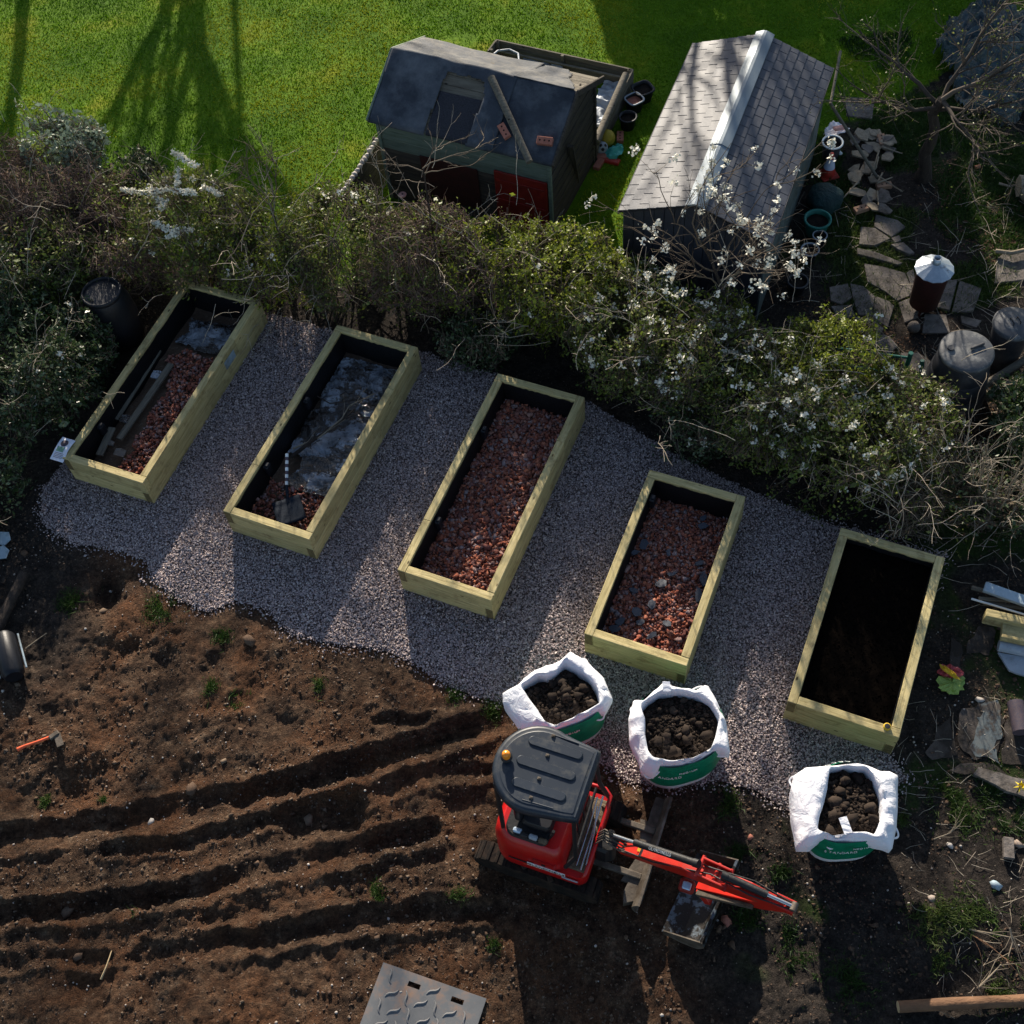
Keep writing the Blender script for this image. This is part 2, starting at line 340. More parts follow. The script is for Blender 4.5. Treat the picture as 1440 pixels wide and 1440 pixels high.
def ico():
    t = (1 + 5 ** .5) / 2
    v = np.array([(-1, t, 0), (1, t, 0), (-1, -t, 0), (1, -t, 0), (0, -1, t), (0, 1, t), (0, -1, -t), (0, 1, -t), (t, 0, -1), (t, 0, 1), (-t, 0, -1), (-t, 0, 1)], float)
    f = [(0, 11, 5), (0, 5, 1), (0, 1, 7), (0, 7, 10), (0, 10, 11), (1, 5, 9), (5, 11, 4), (11, 10, 2), (10, 7, 6), (7, 1, 8), (3, 9, 4), (3, 4, 2), (3, 2, 6), (3, 6, 8), (3, 8, 9), (4, 9, 5), (2, 4, 11), (6, 2, 10), (8, 6, 7), (9, 8, 1)]
    return v / np.linalg.norm(v[0]), np.array(f)
ICO = ico()
def scatter(name, base, pos, scale, rot, mat, jit=.2, parent=None, tint=None, g=rng):
    bv, bf = base; n = len(pos); k = len(bv); scale = np.asarray(scale)
    if scale.ndim == 1: scale = scale[:, None]
    V = bv[None] * (1 + 0 * scale[:, :1, None]); V = V + g.normal(size=V.shape) * jit
    V = V * scale[:, None, :] if scale.shape[1] == 3 else V * scale[:, :, None]
    V = np.einsum('nij,nkj->nki', rot, V) + pos[:, None]
    Fc = (bf[None] + (np.arange(n) * k)[:, None, None]).reshape(-1, bf.shape[1])
    t = g.random(n) if tint is None else tint
    return link(name, np_mesh(name, V, Fc, np.repeat(t, k)), mat, parent)
def inpoly(x, y, poly):
    x = np.asarray(x); y = np.asarray(y); ins = np.zeros(x.shape, bool); n = len(poly); j = n - 1
    for i in range(n):
        xi, yi = poly[i]; xj, yj = poly[j]
        ins ^= ((yi > y) != (yj > y)) & (x < (xj - xi) * (y - yi) / (yj - yi + 1e-12) + xi); j = i
    return ins
def pxpoly(pts, z=0.): return [tuple(at2(x, y, z)) for x, y in pts]
def vnoise(x, y, seed=0):
    def h(i, j):
        v = np.sin(i * 127.1 + j * 311.7 + seed * 74.7) * 43758.5453; return v - np.floor(v)
    i = np.floor(x); j = np.floor(y); u = x - i; v = y - j; u = u * u * (3 - 2 * u); v = v * v * (3 - 2 * v)
    return (h(i, j) * (1 - u) + h(i + 1, j) * u) * (1 - v) + (h(i, j + 1) * (1 - u) + h(i + 1, j + 1) * u) * v - .5
def fbm(x, y, sc, octv=4, seed=0, gain=.5):
    r = 0; a = 1.
    for k in range(octv): r = r + a * vnoise(x * sc + k * 13.3, y * sc - k * 7.7, seed + k); sc *= 2.03; a *= gain
    return r
def polydist(x, y, pts):
    d = np.full(np.shape(x), 1e9)
    for (x0, y0), (x1, y1) in zip(pts[:-1], pts[1:]):
        dx, dy = x1 - x0, y1 - y0; t = np.clip(((x - x0) * dx + (y - y0) * dy) / (dx * dx + dy * dy), 0, 1)
        dd = np.hypot(x - x0 - t * dx, y - y0 - t * dy); d = np.minimum(d, dd)
    return d
def text(name, s, size, mat, parent, loc, rot, ext=.0015):
    c = bpy.data.curves.new(name, 'FONT'); c.body = s; c.size = size; c.extrude = ext; c.align_x = 'CENTER'; c.align_y = 'CENTER'
    o = bpy.data.objects.new('tmp', c); COL.objects.link(o); dg = bpy.context.evaluated_depsgraph_get(); dg.update()
    me = bpy.data.meshes.new_from_object(o.evaluated_get(dg)); bpy.data.objects.remove(o)
    me.materials.clear(); me.name = name
    return link(name, me, mat, parent, loc, rot)

# ================================================================ GROUND
GRAVEL_PX = [(60, 688), (57, 735), (108, 768), (150, 770), (178, 778), (206, 790), (213, 815), (250, 842), (292, 862), (332, 845), (375, 858), (400, 884),
             (412, 892), (462, 905), (540, 915), (580, 932), (640, 970), (700, 988), (770, 1030), (850, 1075), (880, 1100), (950, 1108), (1010, 1098), (1062, 1112),
             (1110, 1142), (1160, 1150), (1240, 1120), (1275, 1095), (1250, 1062), (1190, 1030), (1330, 785), (1170, 738), (1050, 690), (950, 640), (830, 568), (600, 500), (370, 440), (250, 420), (100, 640)]
GRAVEL = pxpoly(GRAVEL_PX)
LAWN = [(-80, 13.4), (-6.5, 13.8), (-4.5, 13.4), (-2, 12.6), (.2, 12.0), (1.6, 11.5), (4.2, 13.2), (5.6, 14.6), (6.2, 14.7), (8, 15.6), (80, 17), (80, 90), (-80, 90)]
RUTS = [([(-60, 1190), (0, 1182), (133, 1162), (267, 1140), (367, 1115), (480, 1085), (560, 1058), (640, 1035), (700, 1010)], .16, .12),
        ([(150, 1200), (230, 1190), (290, 1180), (370, 1160), (430, 1142)], .09, .05),
        ([(425, 1160), (450, 1150), (490, 1152)], .26, .11),
        ([(-60, 1300), (30, 1284), (100, 1282), (167, 1273), (267, 1252), (333, 1234), (480, 1200), (560, 1180), (600, 1172)], .13, .10),
        ([(290, 1292), (367, 1279), (450, 1252), (540, 1222), (640, 1200)], .08, .05),
        ([(-60, 1358), (60, 1352), (150, 1350)], .09, .05),
        ([(200, 1345), (300, 1329), (400, 1318), (455, 1302), (511, 1291), (600, 1284), (700, 1282)], .13, .09),
        ([(500, 1130), (560, 1105), (620, 1090), (690, 1086)], .10, .06), ([(540, 1010), (620, 1020), (690, 1000)], .10, .05)]
FLATS = [([(190, 1225), (270, 1212), (350, 1195)], .22), ([(130, 1258), (210, 1243), (290, 1228)], .14)]
RW = [([tuple(at2(*p)) for p in r[0]], r[1], r[2]) for r in RUTS]
HOLES = [((146, 838), .20, .20), ((180, 915), .12, .06), ((235, 925), .14, .07), ((330, 990), .16, .05), ((75, 1010), .2, .07), ((120, 1110), .3, .06), ((400, 1020), .2, .05), ((270, 1090), .2, .04), ((130, 1400), .25, .08), ((300, 935), .12, .05),
         ((150, 1020), .18, .05), ((560, 1180), .2, .07), ((650, 1130), .2, .07), ((480, 1140), .2, .06), ((800, 1380), .2, .04), ((1100, 1340), .3, .04)]
MOUNDS = [((150, 872), .35, .07), ((100, 1040), .4, .05), ((300, 1030), .5, .05), ((820, 1090), .25, .14), ((880, 1120), .2, .1), ((640, 1235), .3, .05), ((1320, 1290), .3, .12), ((1300, 1340), .28, .10), ((1250, 1240), .25, .08), ((600, 960), .5, .07)]
FW = [([tuple(at2(*p)) for p in f[0]], f[1]) for f in FLATS]
HW = [(at2(*p), r, d) for p, r, d in HOLES]; MW = [(at2(*p), r, d) for p, r, d in MOUNDS]
SLABZONE = pxpoly([(1290, 870), (1440, 850), (1500, 1125), (1440, 1125), (1300, 1060)])
def smooth01(v): v = np.clip(v, 0, 1); return v * v * (3 - 2 * v)
def zones(x, y):
    near = smooth01((9.5 - y) / 1.2)                           # dug soil
    xr = smooth01((x - 3.2) / 1.2)
    return near, xr
def hz(x, y):
    x = np.asarray(x, float); y = np.asarray(y, float)
    near, xr = zones(x, y)
    wx = x + .07 * fbm(x, y, 3.0, 5, 5, .75); wy = y + .07 * fbm(x, y, 3.0, 5, 9, .75)
    h = .09 * fbm(x, y, 1.0, 3, 1) + .034 * fbm(x, y, 4, 4, 2, .55) + .024 * fbm(x, y, 12, 4, 3, .8)
    h = h * (1 - .55 * xr)
    for pts, wd in FW: fk = smooth01(1.5 - polydist(x, y, pts) / wd); h = h * (1 - fk * .85) - .02 * fk
    for pts, wd, dp in RW:
        d = polydist(wx, wy, pts); md_ = np.clip(.9 + 1.2 * fbm(x, y, .7, 3, int(wd * 1000)), .25, 1.3); h = h - dp * md_ * np.exp(-(d / (wd * .7)) ** 2) + dp * .5 * md_ * np.exp(-((d - wd * 1.3) / (wd * .38)) ** 2)
    for (c, r, dp) in HW: h = h - dp * np.exp(-(((wx - c[0]) ** 2 + (wy - c[1]) ** 2) / (r * r)) ** 1.5)
    for (c, r, dp) in MW: h = h + dp * np.exp(-((wx - c[0]) ** 2 + (wy - c[1]) ** 2) / (r * r))
    far = .05 * fbm(x, y, .5, 2, 11) + .012 * fbm(x, y, 4, 3, 12)
    h = near * h + (1 - near) * far
    g = inpoly(x, y, GRAVEL).astype(float)
    dg = polydist(x, y, GRAVEL + GRAVEL[:1]); k = np.where(g > 0, 0, smooth01(dg / .35))
    h = h * k
    s = inpoly(x, y, SLABZONE); h = np.where(s, h * .15, h)
    pad = smooth01(np.hypot(x - .1, y - 4.0) / .9)
    return h * pad
xs = np.concatenate([np.array([-90, -50, -30, -18, -13, -10.5, -9.5, -8.9]), np.arange(-8.4, 7.4, .026), np.arange(7.4, 11.5, .12), np.array([13, 18, 30, 50, 90])])
ys = np.concatenate([np.array([-60, -30, -15, -8, -4, -1.5, 0]), np.arange(.9, 9.7, .026), np.arange(9.7, 23, .10), np.array([24.5, 27, 32, 42, 60, 95])])
X, Y = np.meshgrid(xs, ys); Z = hz(X, Y)
nx, ny = len(xs), len(ys)
idx = np.arange(nx * ny).reshape(ny, nx)
FQ = np.stack([idx[:-1, :-1], idx[:-1, 1:], idx[1:, 1:], idx[1:, :-1]], -1).reshape(-1, 4)
me = np_mesh('ground', np.stack([X, Y, Z], -1).reshape(-1, 3), FQ, smooth=True)
lawnmask = inpoly(X + .25 * fbm(X, Y, 1.5, 3, 4), Y + .25 * fbm(X, Y, 1.5, 3, 6), LAWN).astype(float)
a = me.attributes.new('lawn', 'FLOAT', 'POINT'); a.data.foreach_set('value', lawnmask.ravel().astype(np.float32))
rz = smooth01((X - 4.6 + .4 * fbm(X, Y, 1, 3, 8)) / .8) * smooth01((Y - 1) / 1.) * (1 - lawnmask)
mossy = np.clip(rz * smooth01((fbm(X, Y, .9, 4, 21) + .06) * 6), 0, 1)
tk = smooth01((fbm(X, Y, 1.6, 4, 33) - .22) * 5) * smooth01((Y - .5) / 1) * smooth01((X - 1.2) / 1.5)
mossy = np.maximum(mossy, tk * .8 * (1 - lawnmask))
a = me.attributes.new('moss', 'FLOAT', 'POINT'); a.data.foreach_set('value', mossy.ravel().astype(np.float32))
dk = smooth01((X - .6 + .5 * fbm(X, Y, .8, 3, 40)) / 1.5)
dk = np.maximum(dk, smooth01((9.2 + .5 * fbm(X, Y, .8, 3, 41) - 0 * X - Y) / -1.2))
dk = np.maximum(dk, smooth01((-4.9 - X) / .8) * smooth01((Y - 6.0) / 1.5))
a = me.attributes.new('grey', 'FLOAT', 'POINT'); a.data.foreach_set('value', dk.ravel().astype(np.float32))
m, nt, b = newmat('garden_ground', .95, 0, .15); tc = nt.nodes.new('ShaderNodeTexCoord').outputs['Object']
def attr(n): q = nt.nodes.new('ShaderNodeAttribute'); q.attribute_name = n; return q.outputs['Fac']
n1 = noise(nt, tc, 1.3, 10, .65); n2 = noise(nt, tc, 22, 8, .7); n3 = noise(nt, tc, 5, 8, .7)
soil = ramp(nt, n3, [(.30, (.032, .019, .013)), (.46, (.085, .050, .032)), (.58, (.15, .092, .058)), (.72, (.29, .21, .145))])
soil = mixc(nt, ramp(nt, n1, [(.45, (0, 0, 0)), (.62, (.8, .8, .8))]), soil, (.155, .070, .034))
grey = ramp(nt, n3, [(.3, (.024, .02, .018)), (.5, (.05, .041, .036)), (.75, (.10, .08, .068))])  # grey soil, darkened to paint in the deep shadow around the excavator
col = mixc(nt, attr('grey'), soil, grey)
nf = noise(nt, tc, 60, 6, .75)
col = mixc(nt, .9, col, ramp(nt, n2, [(.32, (.35, .35, .36)), (.5, (.9, .9, .9)), (.68, (1.6, 1.55, 1.5))]), 'MULTIPLY')
col = mixc(nt, .7, col, ramp(nt, nf, [(.32, (.4, .4, .4)), (.66, (1.5, 1.5, 1.45))]), 'MULTIPLY')
vo = nt.nodes.new('ShaderNodeTexVoronoi'); vo.inputs['Scale'].default_value = 17; nt.links.new(tc, vo.inputs['Vector'])
col = mixc(nt, ramp(nt, vo.outputs['Distance'], [(.07, (1, 1, 1)), (.13, (0, 0, 0))]), col, mixc(nt, vo.outputs['Color'], (.10, .07, .05), (.42, .34, .27)))
moss = ramp(nt, n2, [(.3, (.022, .045, .008)), (.7, (.06, .11, .015))])
col = mixc(nt, math_(nt, 'MULTIPLY', attr('moss'), ramp(nt, n3, [(.3, (.3, .3, .3)), (.55, (1, 1, 1))])), col, moss)
lawn = ramp(nt, noise(nt, tc, .9, 6, .6), [(.35, (.06, .14, .004)), (.55, (.11, .21, .006)), (.7, (.22, .25, .01))])
lawn = mixc(nt, .6, lawn, ramp(nt, n2, [(.3, (.4, .4, .4)), (.7, (1.2, 1.2, 1.2))]), 'MULTIPLY')
col = mixc(nt, attr('lawn'), col, lawn)
nt.links.new(col, b.inputs['Base Color'])
ng = noise(nt, tc, 13, 8, .75); hsum = math_(nt, 'ADD', math_(nt, 'MULTIPLY', ng, 1.), math_(nt, 'MULTIPLY', nf, .5))
soilk = math_(nt, 'SUBTRACT', 1., math_(nt, 'MULTIPLY', attr('lawn'), .8)); bump(nt, b, math_(nt, 'MULTIPLY', hsum, soilk), .15)
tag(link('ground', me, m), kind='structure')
# gravel bed
g_ = MB().add([(x, y, .012) for x, y in GRAVEL], [tuple(range(len(GRAVEL)))])
m, nt, b = newmat('gravel_bedding', .9, 0, .2); tc = nt.nodes.new('ShaderNodeTexCoord').outputs['Object']
vo = nt.nodes.new('ShaderNodeTexVoronoi'); vo.inputs['Scale'].default_value = 42; nt.links.new(tc, vo.inputs['Vector'])
col = mixc(nt, .8, ramp(nt, vo.outputs['Color'], G([(.08, .065, .068), (.34, .25, .23), (.2, .155, .15), (.45, .35, .31)])), ramp(nt, vo.outputs['Distance'], [(.0, (1, 1, 1)), (.6, (.1, .1, .1))]), 'MULTIPLY')
nt.links.new(col, b.inputs['Base Color'])
tag(g_.build('gravel_path_base', m), kind='structure')

# ---------------------------------------------------------------- beds (fitted from their corners)
BEDH = .488
BEDS = {1: (-4.348, 10.725, -.470, 3.20), 2: (-2.247, 9.587, -.486, 3.16), 3: (-.163, 8.451, -.483, 3.12), 4: (1.721, 7.013, -.475, 2.365), 5: (3.789, 5.899, -.484, 2.34)}
BW = 1.2
def bedpoly(i, grow=0.):
    x, y, th, L = BEDS[i]; u = np.array([math.cos(th), math.sin(th)]); v = np.array([-u[1], u[0]]); c = np.array([x, y])
    return [tuple(c + u * sx * (BW / 2 + grow) + v * sy * (L / 2 + grow)) for sx, sy in ((-1, -1), (1, -1), (1, 1), (-1, 1))]
def bed_pt(i, lx, ly, z):                  # lx, ly in metres from the middle of the bed; its own axes
    x, y, th, L = BEDS[i]; c, s = math.cos(th), math.sin(th); return Vector((x + c * lx - s * ly, y + s * lx + c * ly, z))
bedlab = {1: 'long timber bed farthest left, leaflet on its corner, holding rubble and planks',
          2: 'long timber raised bed holding a shovel and crumpled plastic sheeting',
          3: 'long timber raised bed filled only with crushed red brick, middle of the row',
          4: 'shorter timber raised bed of brick rubble and grey slate pieces, behind the white bags',
          5: 'shorter timber raised bed filled with black compost, farthest right in the row'}
for i, (x, y, th, L) in BEDS.items():
    t = thing('raised_bed', bedlab[i], 'raised bed', (x, y, 0), th, 'timber raised beds on the gravel')
    h = BEDH / 2 - .003; T = .1
    for c in range(2):
        z = (c + .5) * BEDH / 2; fs = 1 if c else -1
        # long sides, each of two lengths butted together where the photograph shows a joint
        for sx in (-1, 1):
            y0, y1 = -L / 2, L / 2
            full_front = (sx == -1) if c else (sx == 1)
            full_back = not full_front
            a0 = y0 if full_front else y0 + T + .002; a1 = y1 if full_back else y1 - T - .002
            if L > 3: cut = (y0 + .75 if sx < 0 else y1 - .75) + (.5 if c == 0 else 0) * (1 if sx < 0 else -1)
            else: cut = None
            segs = [(a0, a1)] if cut is None else [(a0, cut - .001), (cut + .001, a1)]
            for (p, q) in segs:
                piece(t, 'sleeper', (round(q - p, 3), T, h), (sx * (BW / 2 - T / 2), (p + q) / 2, z + random.uniform(-.002, .002)), (0, 0, R(90) + random.uniform(-.0015, .0015)), 'timber', .006)
        for sy in (-1, 1):
            lf = (sy == -1 and c == 1) or (sy == 1 and c == 0)      # which corner this one runs past
            a0 = -BW / 2 + (T + .002 if lf else 0); a1 = BW / 2 - (0 if lf else T + .002)
            piece(t, 'sleeper', (round(a1 - a0, 3), T, h), ((a0 + a1) / 2, sy * (L / 2 - T / 2), z + random.uniform(-.002, .002)), 0, 'timber', .006)
        # darker sawn ends on the front corners
        for sx in (-1, 1):
            if (sx == -1 and c == 1) or (sx == 1 and c == 0):
                piece(t, 'end_grain', (T - .014, .004, h - .014), (sx * (BW / 2 - T / 2), -L / 2 - .0005, z), 0, 'endgrain', 0)
    ml = MB(); wi, li = BW / 2 - T - .004, L / 2 - T - .004
    n = 40
    for (ax, ay, bx, by) in ((-wi, -li, wi, -li), (wi, -li, wi, li), (wi, li, -wi, li), (-wi, li, -wi, -li)):
        vs = []; nn = 24
        for k in range(nn + 1):
            f = k / nn; px_, py_ = ax + (bx - ax) * f, ay + (by - ay) * f; d = Vector((-(by - ay), bx - ax, 0)).normalized()
            for jz, zz in enumerate((.015, .16, .31, BEDH - .035 + random.uniform(-.012, .006))):
                o_ = random.uniform(0, .012) if jz < 3 and 0 < k < nn else .002
                vs.append((px_ + d.x * o_, py_ + d.y * o_, zz))
        ml.add(vs, [(k * 4 + j, k * 4 + 4 + j, k * 4 + 5 + j, k * 4 + 1 + j) for k in range(nn) for j in range(3)], True)
    ml.build('liner', 'liner', t)
    br = {1: (-.95,), 2: (-.75, .35), 3: (.72, -.72), 4: (.85,), 5: ()}[i]
    for by in br:
        q = MB().box((0, 0, 0), (.07, .10, .17), .012).box((.012, 0, .095), (.045, .06, .03), .006)
        q.build('bracket', 'blackplastic', t, (-wi + .04, by, .33))
x, y, th, L = BEDS[1]

# stones of the gravel
def gravel_points(n):
    xs_ = np.array([p[0] for p in GRAVEL]); ys_ = np.array([p[1] for p in GRAVEL])
    P_ = rng.uniform((xs_.min() - .1, ys_.min() - .1), (xs_.max() + .1, ys_.max() + .1), (n, 2))
    j = P_ + rng.normal(size=P_.shape) * .02 + .05 * np.stack([fbm(P_[:, 0], P_[:, 1], 6, 2, 3), fbm(P_[:, 0], P_[:, 1], 6, 2, 4)], 1)
    ok = inpoly(j[:, 0], j[:, 1], GRAVEL)
    ok |= (polydist(P_[:, 0], P_[:, 1], GRAVEL[:32]) < .16 * rng.random(n) ** 1.6) & (rng.random(n) < .3)
    for i in BEDS: ok &= ~inpoly(P_[:, 0], P_[:, 1], bedpoly(i, -.02))
    return P_[ok]
PYR = (np.array([(1, 0, -.3), (0, 1, -.3), (-1, 0, -.3), (0, -1, -.3), (.1, .1, 1)], float), np.array([(0, 1, 4), (1, 2, 4), (2, 3, 4), (3, 0, 4)]))
gp = gravel_points(470000)
sc = np.exp(rng.normal(math.log(.0108), .25, len(gp))); s3 = np.stack([sc, sc * rng.uniform(.6, 1, len(gp)), sc * rng.uniform(.45, .8, len(gp))], 1)
pos = np.column_stack([gp, np.where(inpoly(gp[:, 0], gp[:, 1], GRAVEL), 0, hz(gp[:, 0], gp[:, 1]) - .006) + .018 + rng.random(len(gp)) * .014 + .012 * fbm(gp[:, 0], gp[:, 1], 3, 2, 7)])
tag(scatter('gravel', PYR, pos, s3, randrot(len(gp), tilt=.3), 'gravel', .2), 'fine pinkish grey gravel spread between and in front of the timber raised beds', 'gravel', kind='stuff')

# rubble fills
def bed_fill(i, name, lab, n, zf, size, mat, region=None, base=CUB, flat=.5, jit=.25, depth=.03):
    x, y, th, L = BEDS[i]; wi, li = BW / 2 - .115, L / 2 - .115
    lx = rng.uniform(-wi, wi, n); ly = rng.uniform(-li, li, n)
    if region is not None: k = region(lx, ly); lx, ly = lx[k], ly[k]
    n = len(lx); sc = np.minimum(np.exp(rng.normal(math.log(size), .34, n)), size * 1.7); s3 = np.stack([sc, sc * rng.uniform(.55, 1, n), sc * rng.uniform(flat * .7, flat * 1.2, n)], 1)
    z = zf(lx, ly) + rng.uniform(-depth, depth * .6, n)
    o = scatter(name, base, np.column_stack([lx, ly, z]), s3, randrot(n, tilt=.28), mat, jit)
    o.location = (x, y, 0); o.rotation_euler = (0, 0, th)
    return tag(o, lab, 'rubble' if 'rubble' in name else 'soil', kind='stuff')
def soil_plane(i, zf, mat, name, lab, nx=40, ny=100):
    x, y, th, L = BEDS[i]; wi, li = BW / 2 - .103, L / 2 - .103
    gx, gy = np.meshgrid(np.linspace(-wi, wi, nx), np.linspace(-li, li, ny)); id_ = np.arange(nx * ny).reshape(ny, nx)
    fq = np.stack([id_[:-1, :-1], id_[:-1, 1:], id_[1:, 1:], id_[1:, :-1]], -1).reshape(-1, 4)
    z = zf(gx, gy)
    o = link(name, np_mesh(name, np.stack([gx, gy, z], -1), fq, rng.random(nx * ny), True), mat, None, (x, y, 0), th)
    return tag(o, lab, 'soil', kind='stuff')
z3 = lambda a, b: .10 + .05 * fbm(a, b, 2.5, 3, 51)
bed_fill(3, 'brick_rubble', 'crushed red brick chips filling the middle raised bed', 6200, z3, .022, 'rubble')
bed_fill(3, 'brick_rubble', 'larger broken red brick chips lying on top in the middle raised bed', 260, lambda a, b: z3(a, b) + .02, .032, 'rubble', depth=.01)
soil_plane(3, lambda a, b: z3(a, b) - .03, 'rubble', 'brick_dust', 'fine brick dust under the chips in the middle raised bed')
z4 = lambda a, b: .09 + .06 * fbm(a, b, 2.5, 3, 52) + .03 * np.clip(-b, 0, 1)
bed_fill(4, 'brick_rubble', 'broken red brick and stone chips in the raised bed behind the bags', 5600, z4, .019, 'rubble')
bed_fill(4, 'brick_rubble', 'coarse brick chips at the near end of the raised bed behind the bags', 240, lambda a, b: z4(a, b) + .02, .032, 'rubble', lambda a, b: b < .2, depth=.01)
soil_plane(4, lambda a, b: z4(a, b) - .03, 'rubble', 'brick_dust', 'fine brick dust under the chips in the bed behind the bags')
z1 = lambda a, b: .10 + .06 * fbm(a, b, 2.2, 3, 53)
soil_plane(1, lambda a, b: z1(a, b) - .035, 'soilclod', 'bed_soil', 'dark soil at the bottom of the far left raised bed')
bed_fill(1, 'brick_rubble', 'red brick chips along the right side of the far left raised bed', 5200, z1, .020, 'rubble', lambda a, b: (a > -.2 + .3 * fbm(a, b, 2, 3, 8) - .1 * b) & (b < .75 + .3 * fbm(a, b, 3, 2, 4)))
soil_plane(2, lambda a, b: .055 + .06 * fbm(a, b, 2.2, 3, 54), 'soilclod', 'bed_soil', 'dark soil at the bottom of the raised bed with the shovel')
bed_fill(2, 'brick_rubble', 'red brick chips at the near end of the raised bed with the shovel', 2600, lambda a, b: .11 + .05 * fbm(a, b, 2.5, 2, 3), .021, 'rubble', lambda a, b: b < -.72 + .12 * fbm(a, b, 3, 2, 9))
z5 = lambda a, b: .37 + .05 * fbm(a, b, 2.2, 4, 55)
soil_plane(5, z5, 'darksoil', 'compost', 'black compost levelled in the far right raised bed', 60, 120)
bed_fill(5, 'compost_soil_crumbs', 'black crumbs of compost on the far right raised bed', 1500, z5, .009, 'darksoil', base=OCT, flat=.8, depth=.006)
# slate pieces in bed 4
sl_px = [(905, 767, .10, .07, .9), (893, 778, .07, .05, .3), (929, 822, .11, .08, .2), (891, 831, .08, .06, -.7), (916, 851, .10, .065, 1.3), (895, 861, .10, .10, .15), (872, 875, .09, .07, .5), (865, 885, .10, .06, -.2), (901, 876, .09, .05, .4),
         (938, 878, .09, .06, -.8), (917, 895, .10, .05, .5), (989, 815, .07, .15, -.1), (982, 838, .06, .13, -.2), (988, 741, .09, .06, .1), (989, 730, .06, .06, 1), (945, 808, .09, .04, .2), (983, 793, .08, .05, .3), (940, 778, .08, .04, 1.4)]
SLN = ['larger pale', 'small', 'broad, central', 'small left', 'tall rectangular', 'squarish, largest', 'dark near left', 'nearest left', 'small near', 'pale splintered', 'nearest, pale', 'upper long right', 'lower long right', 'farthest right', 'little farthest', 'thin', 'narrow right', 'thin upper']
for k, (px_, py_, a_, b_, r_) in enumerate(sl_px):
    p = at(px_, py_, .14); pts = []
    for q in range(6):
        an = q / 6 * 2 * math.pi + random.uniform(-.25, .25); rr = random.uniform(.8, 1.15); pts.append((rr * a_ / 1.35 * math.cos(an), rr * b_ / 1.35 * math.sin(an)))
    o = MB().prism(pts, -.007, .007).build('slate_piece', 'shingle', None, (p.x, p.y, .155 + .01 * random.random()), (random.uniform(-.25, .25), random.uniform(-.25, .25), r_))
    tag(o, SLN[k] + ' slate piece on the rubble of the bed behind the bags', 'slate', 'slate pieces in the rubble')

# plastic sheet, planks, slab in beds 1 and 2
def crumple(name, mat, w_, l_, nx, ny, amp, seed, outline=None, hol=None, fold=1.):
    gx, gy = np.meshgrid(np.linspace(-w_ / 2, w_ / 2, nx), np.linspace(-l_ / 2, l_ / 2, ny))
    u = gx + .25 * fbm(gx, gy, 2, 3, seed + 5); v = gy + .25 * fbm(gx, gy, 2, 3, seed + 6)
    z = amp * np.abs(fbm(u, v * fold, 3.2, 4, seed, .55)) * 2 + amp * .6 * fbm(u * .4, v * 3, 3, 3, seed + 1)
    ok = np.ones((ny - 1, nx - 1), bool); cx_, cy_ = (gx[:-1, :-1] + gx[1:, 1:]) / 2, (gy[:-1, :-1] + gy[1:, 1:]) / 2
    if outline is not None: ok &= outline(cx_, cy_)
    id_ = np.arange(nx * ny).reshape(ny, nx)
    fq = np.stack([id_[:-1, :-1], id_[:-1, 1:], id_[1:, 1:], id_[1:, :-1]], -1)[ok]
    me = np_mesh(name, np.stack([gx, gy, z], -1), fq, smooth=True); return link(name, me, mat)
o = crumple('plastic_sheet', 'plasticsheet', .97, 1.75, 60, 110, .05, 61, lambda a, b: (np.abs(a) + .1 * fbm(a, b, 4, 3, 2) < .47) & (np.abs(b) + .2 * fbm(a, b, 3, 3, 5) < .84), fold=2)
o.location = bed_pt(2, .02, .52, .10); o.rotation_euler = (0, 0, BEDS[2][2]); tag(o, 'crumpled silver plastic sheet covering the far half of the bed with the shovel', 'plastic sheet')
o = crumple('plastic_sheet', 'plasticsheet', .97, .62, 60, 50, .05, 67, lambda a, b: (np.abs(a - .08) + .1 * fbm(a, b, 4, 3, 2) < .38) & (np.abs(b) + .15 * fbm(a, b, 3, 3, 5) < .27), fold=2)
o.location = bed_pt(2, .08, -.50, .13); o.rotation_euler = (0, 0, BEDS[2][2]); tag(o, 'muddy torn piece of silver plastic just beyond the red chips and shovel', 'plastic sheet')
o = crumple('plastic_sheet', 'plasticsheet', .9, .62, 50, 40, .05, 63, lambda a, b: (np.abs(a) + .12 * fbm(a, b, 4, 3, 2) < .42) & (np.abs(b) + .12 * fbm(a, b, 3, 3, 5) < .26), fold=2)
o.location = bed_pt(1, .03, 1.05, .12); o.rotation_euler = (0, 0, BEDS[1][2]); tag(o, 'crumpled dark plastic sheet at the back end of the far left raised bed', 'plastic sheet')
for (a, b_, w_, lab) in (((588, 752), (812, 412), .05, 'thin weathered grey plank leaning along the left side of the far left bed'), ((600, 850), (870, 480), .09, 'wide weathered plank lying lengthwise in the far left bed'), ((500, 935), (570, 800), .10, 'short dark board at the near left of the far left bed')):
    p, q = at(a[0] / 3.6, 380 + a[1] / 3.6, .19), at(b_[0] / 3.6, 380 + b_[1] / 3.6, .17); d = q - p
    o = MB().box((0, 0, 0), (d.length, w_, .03), .004).build('plank', 'oldwood', None, (p + q) / 2, (0, -.02, math.atan2(d.y, d.x))); tag(o, lab, 'plank')
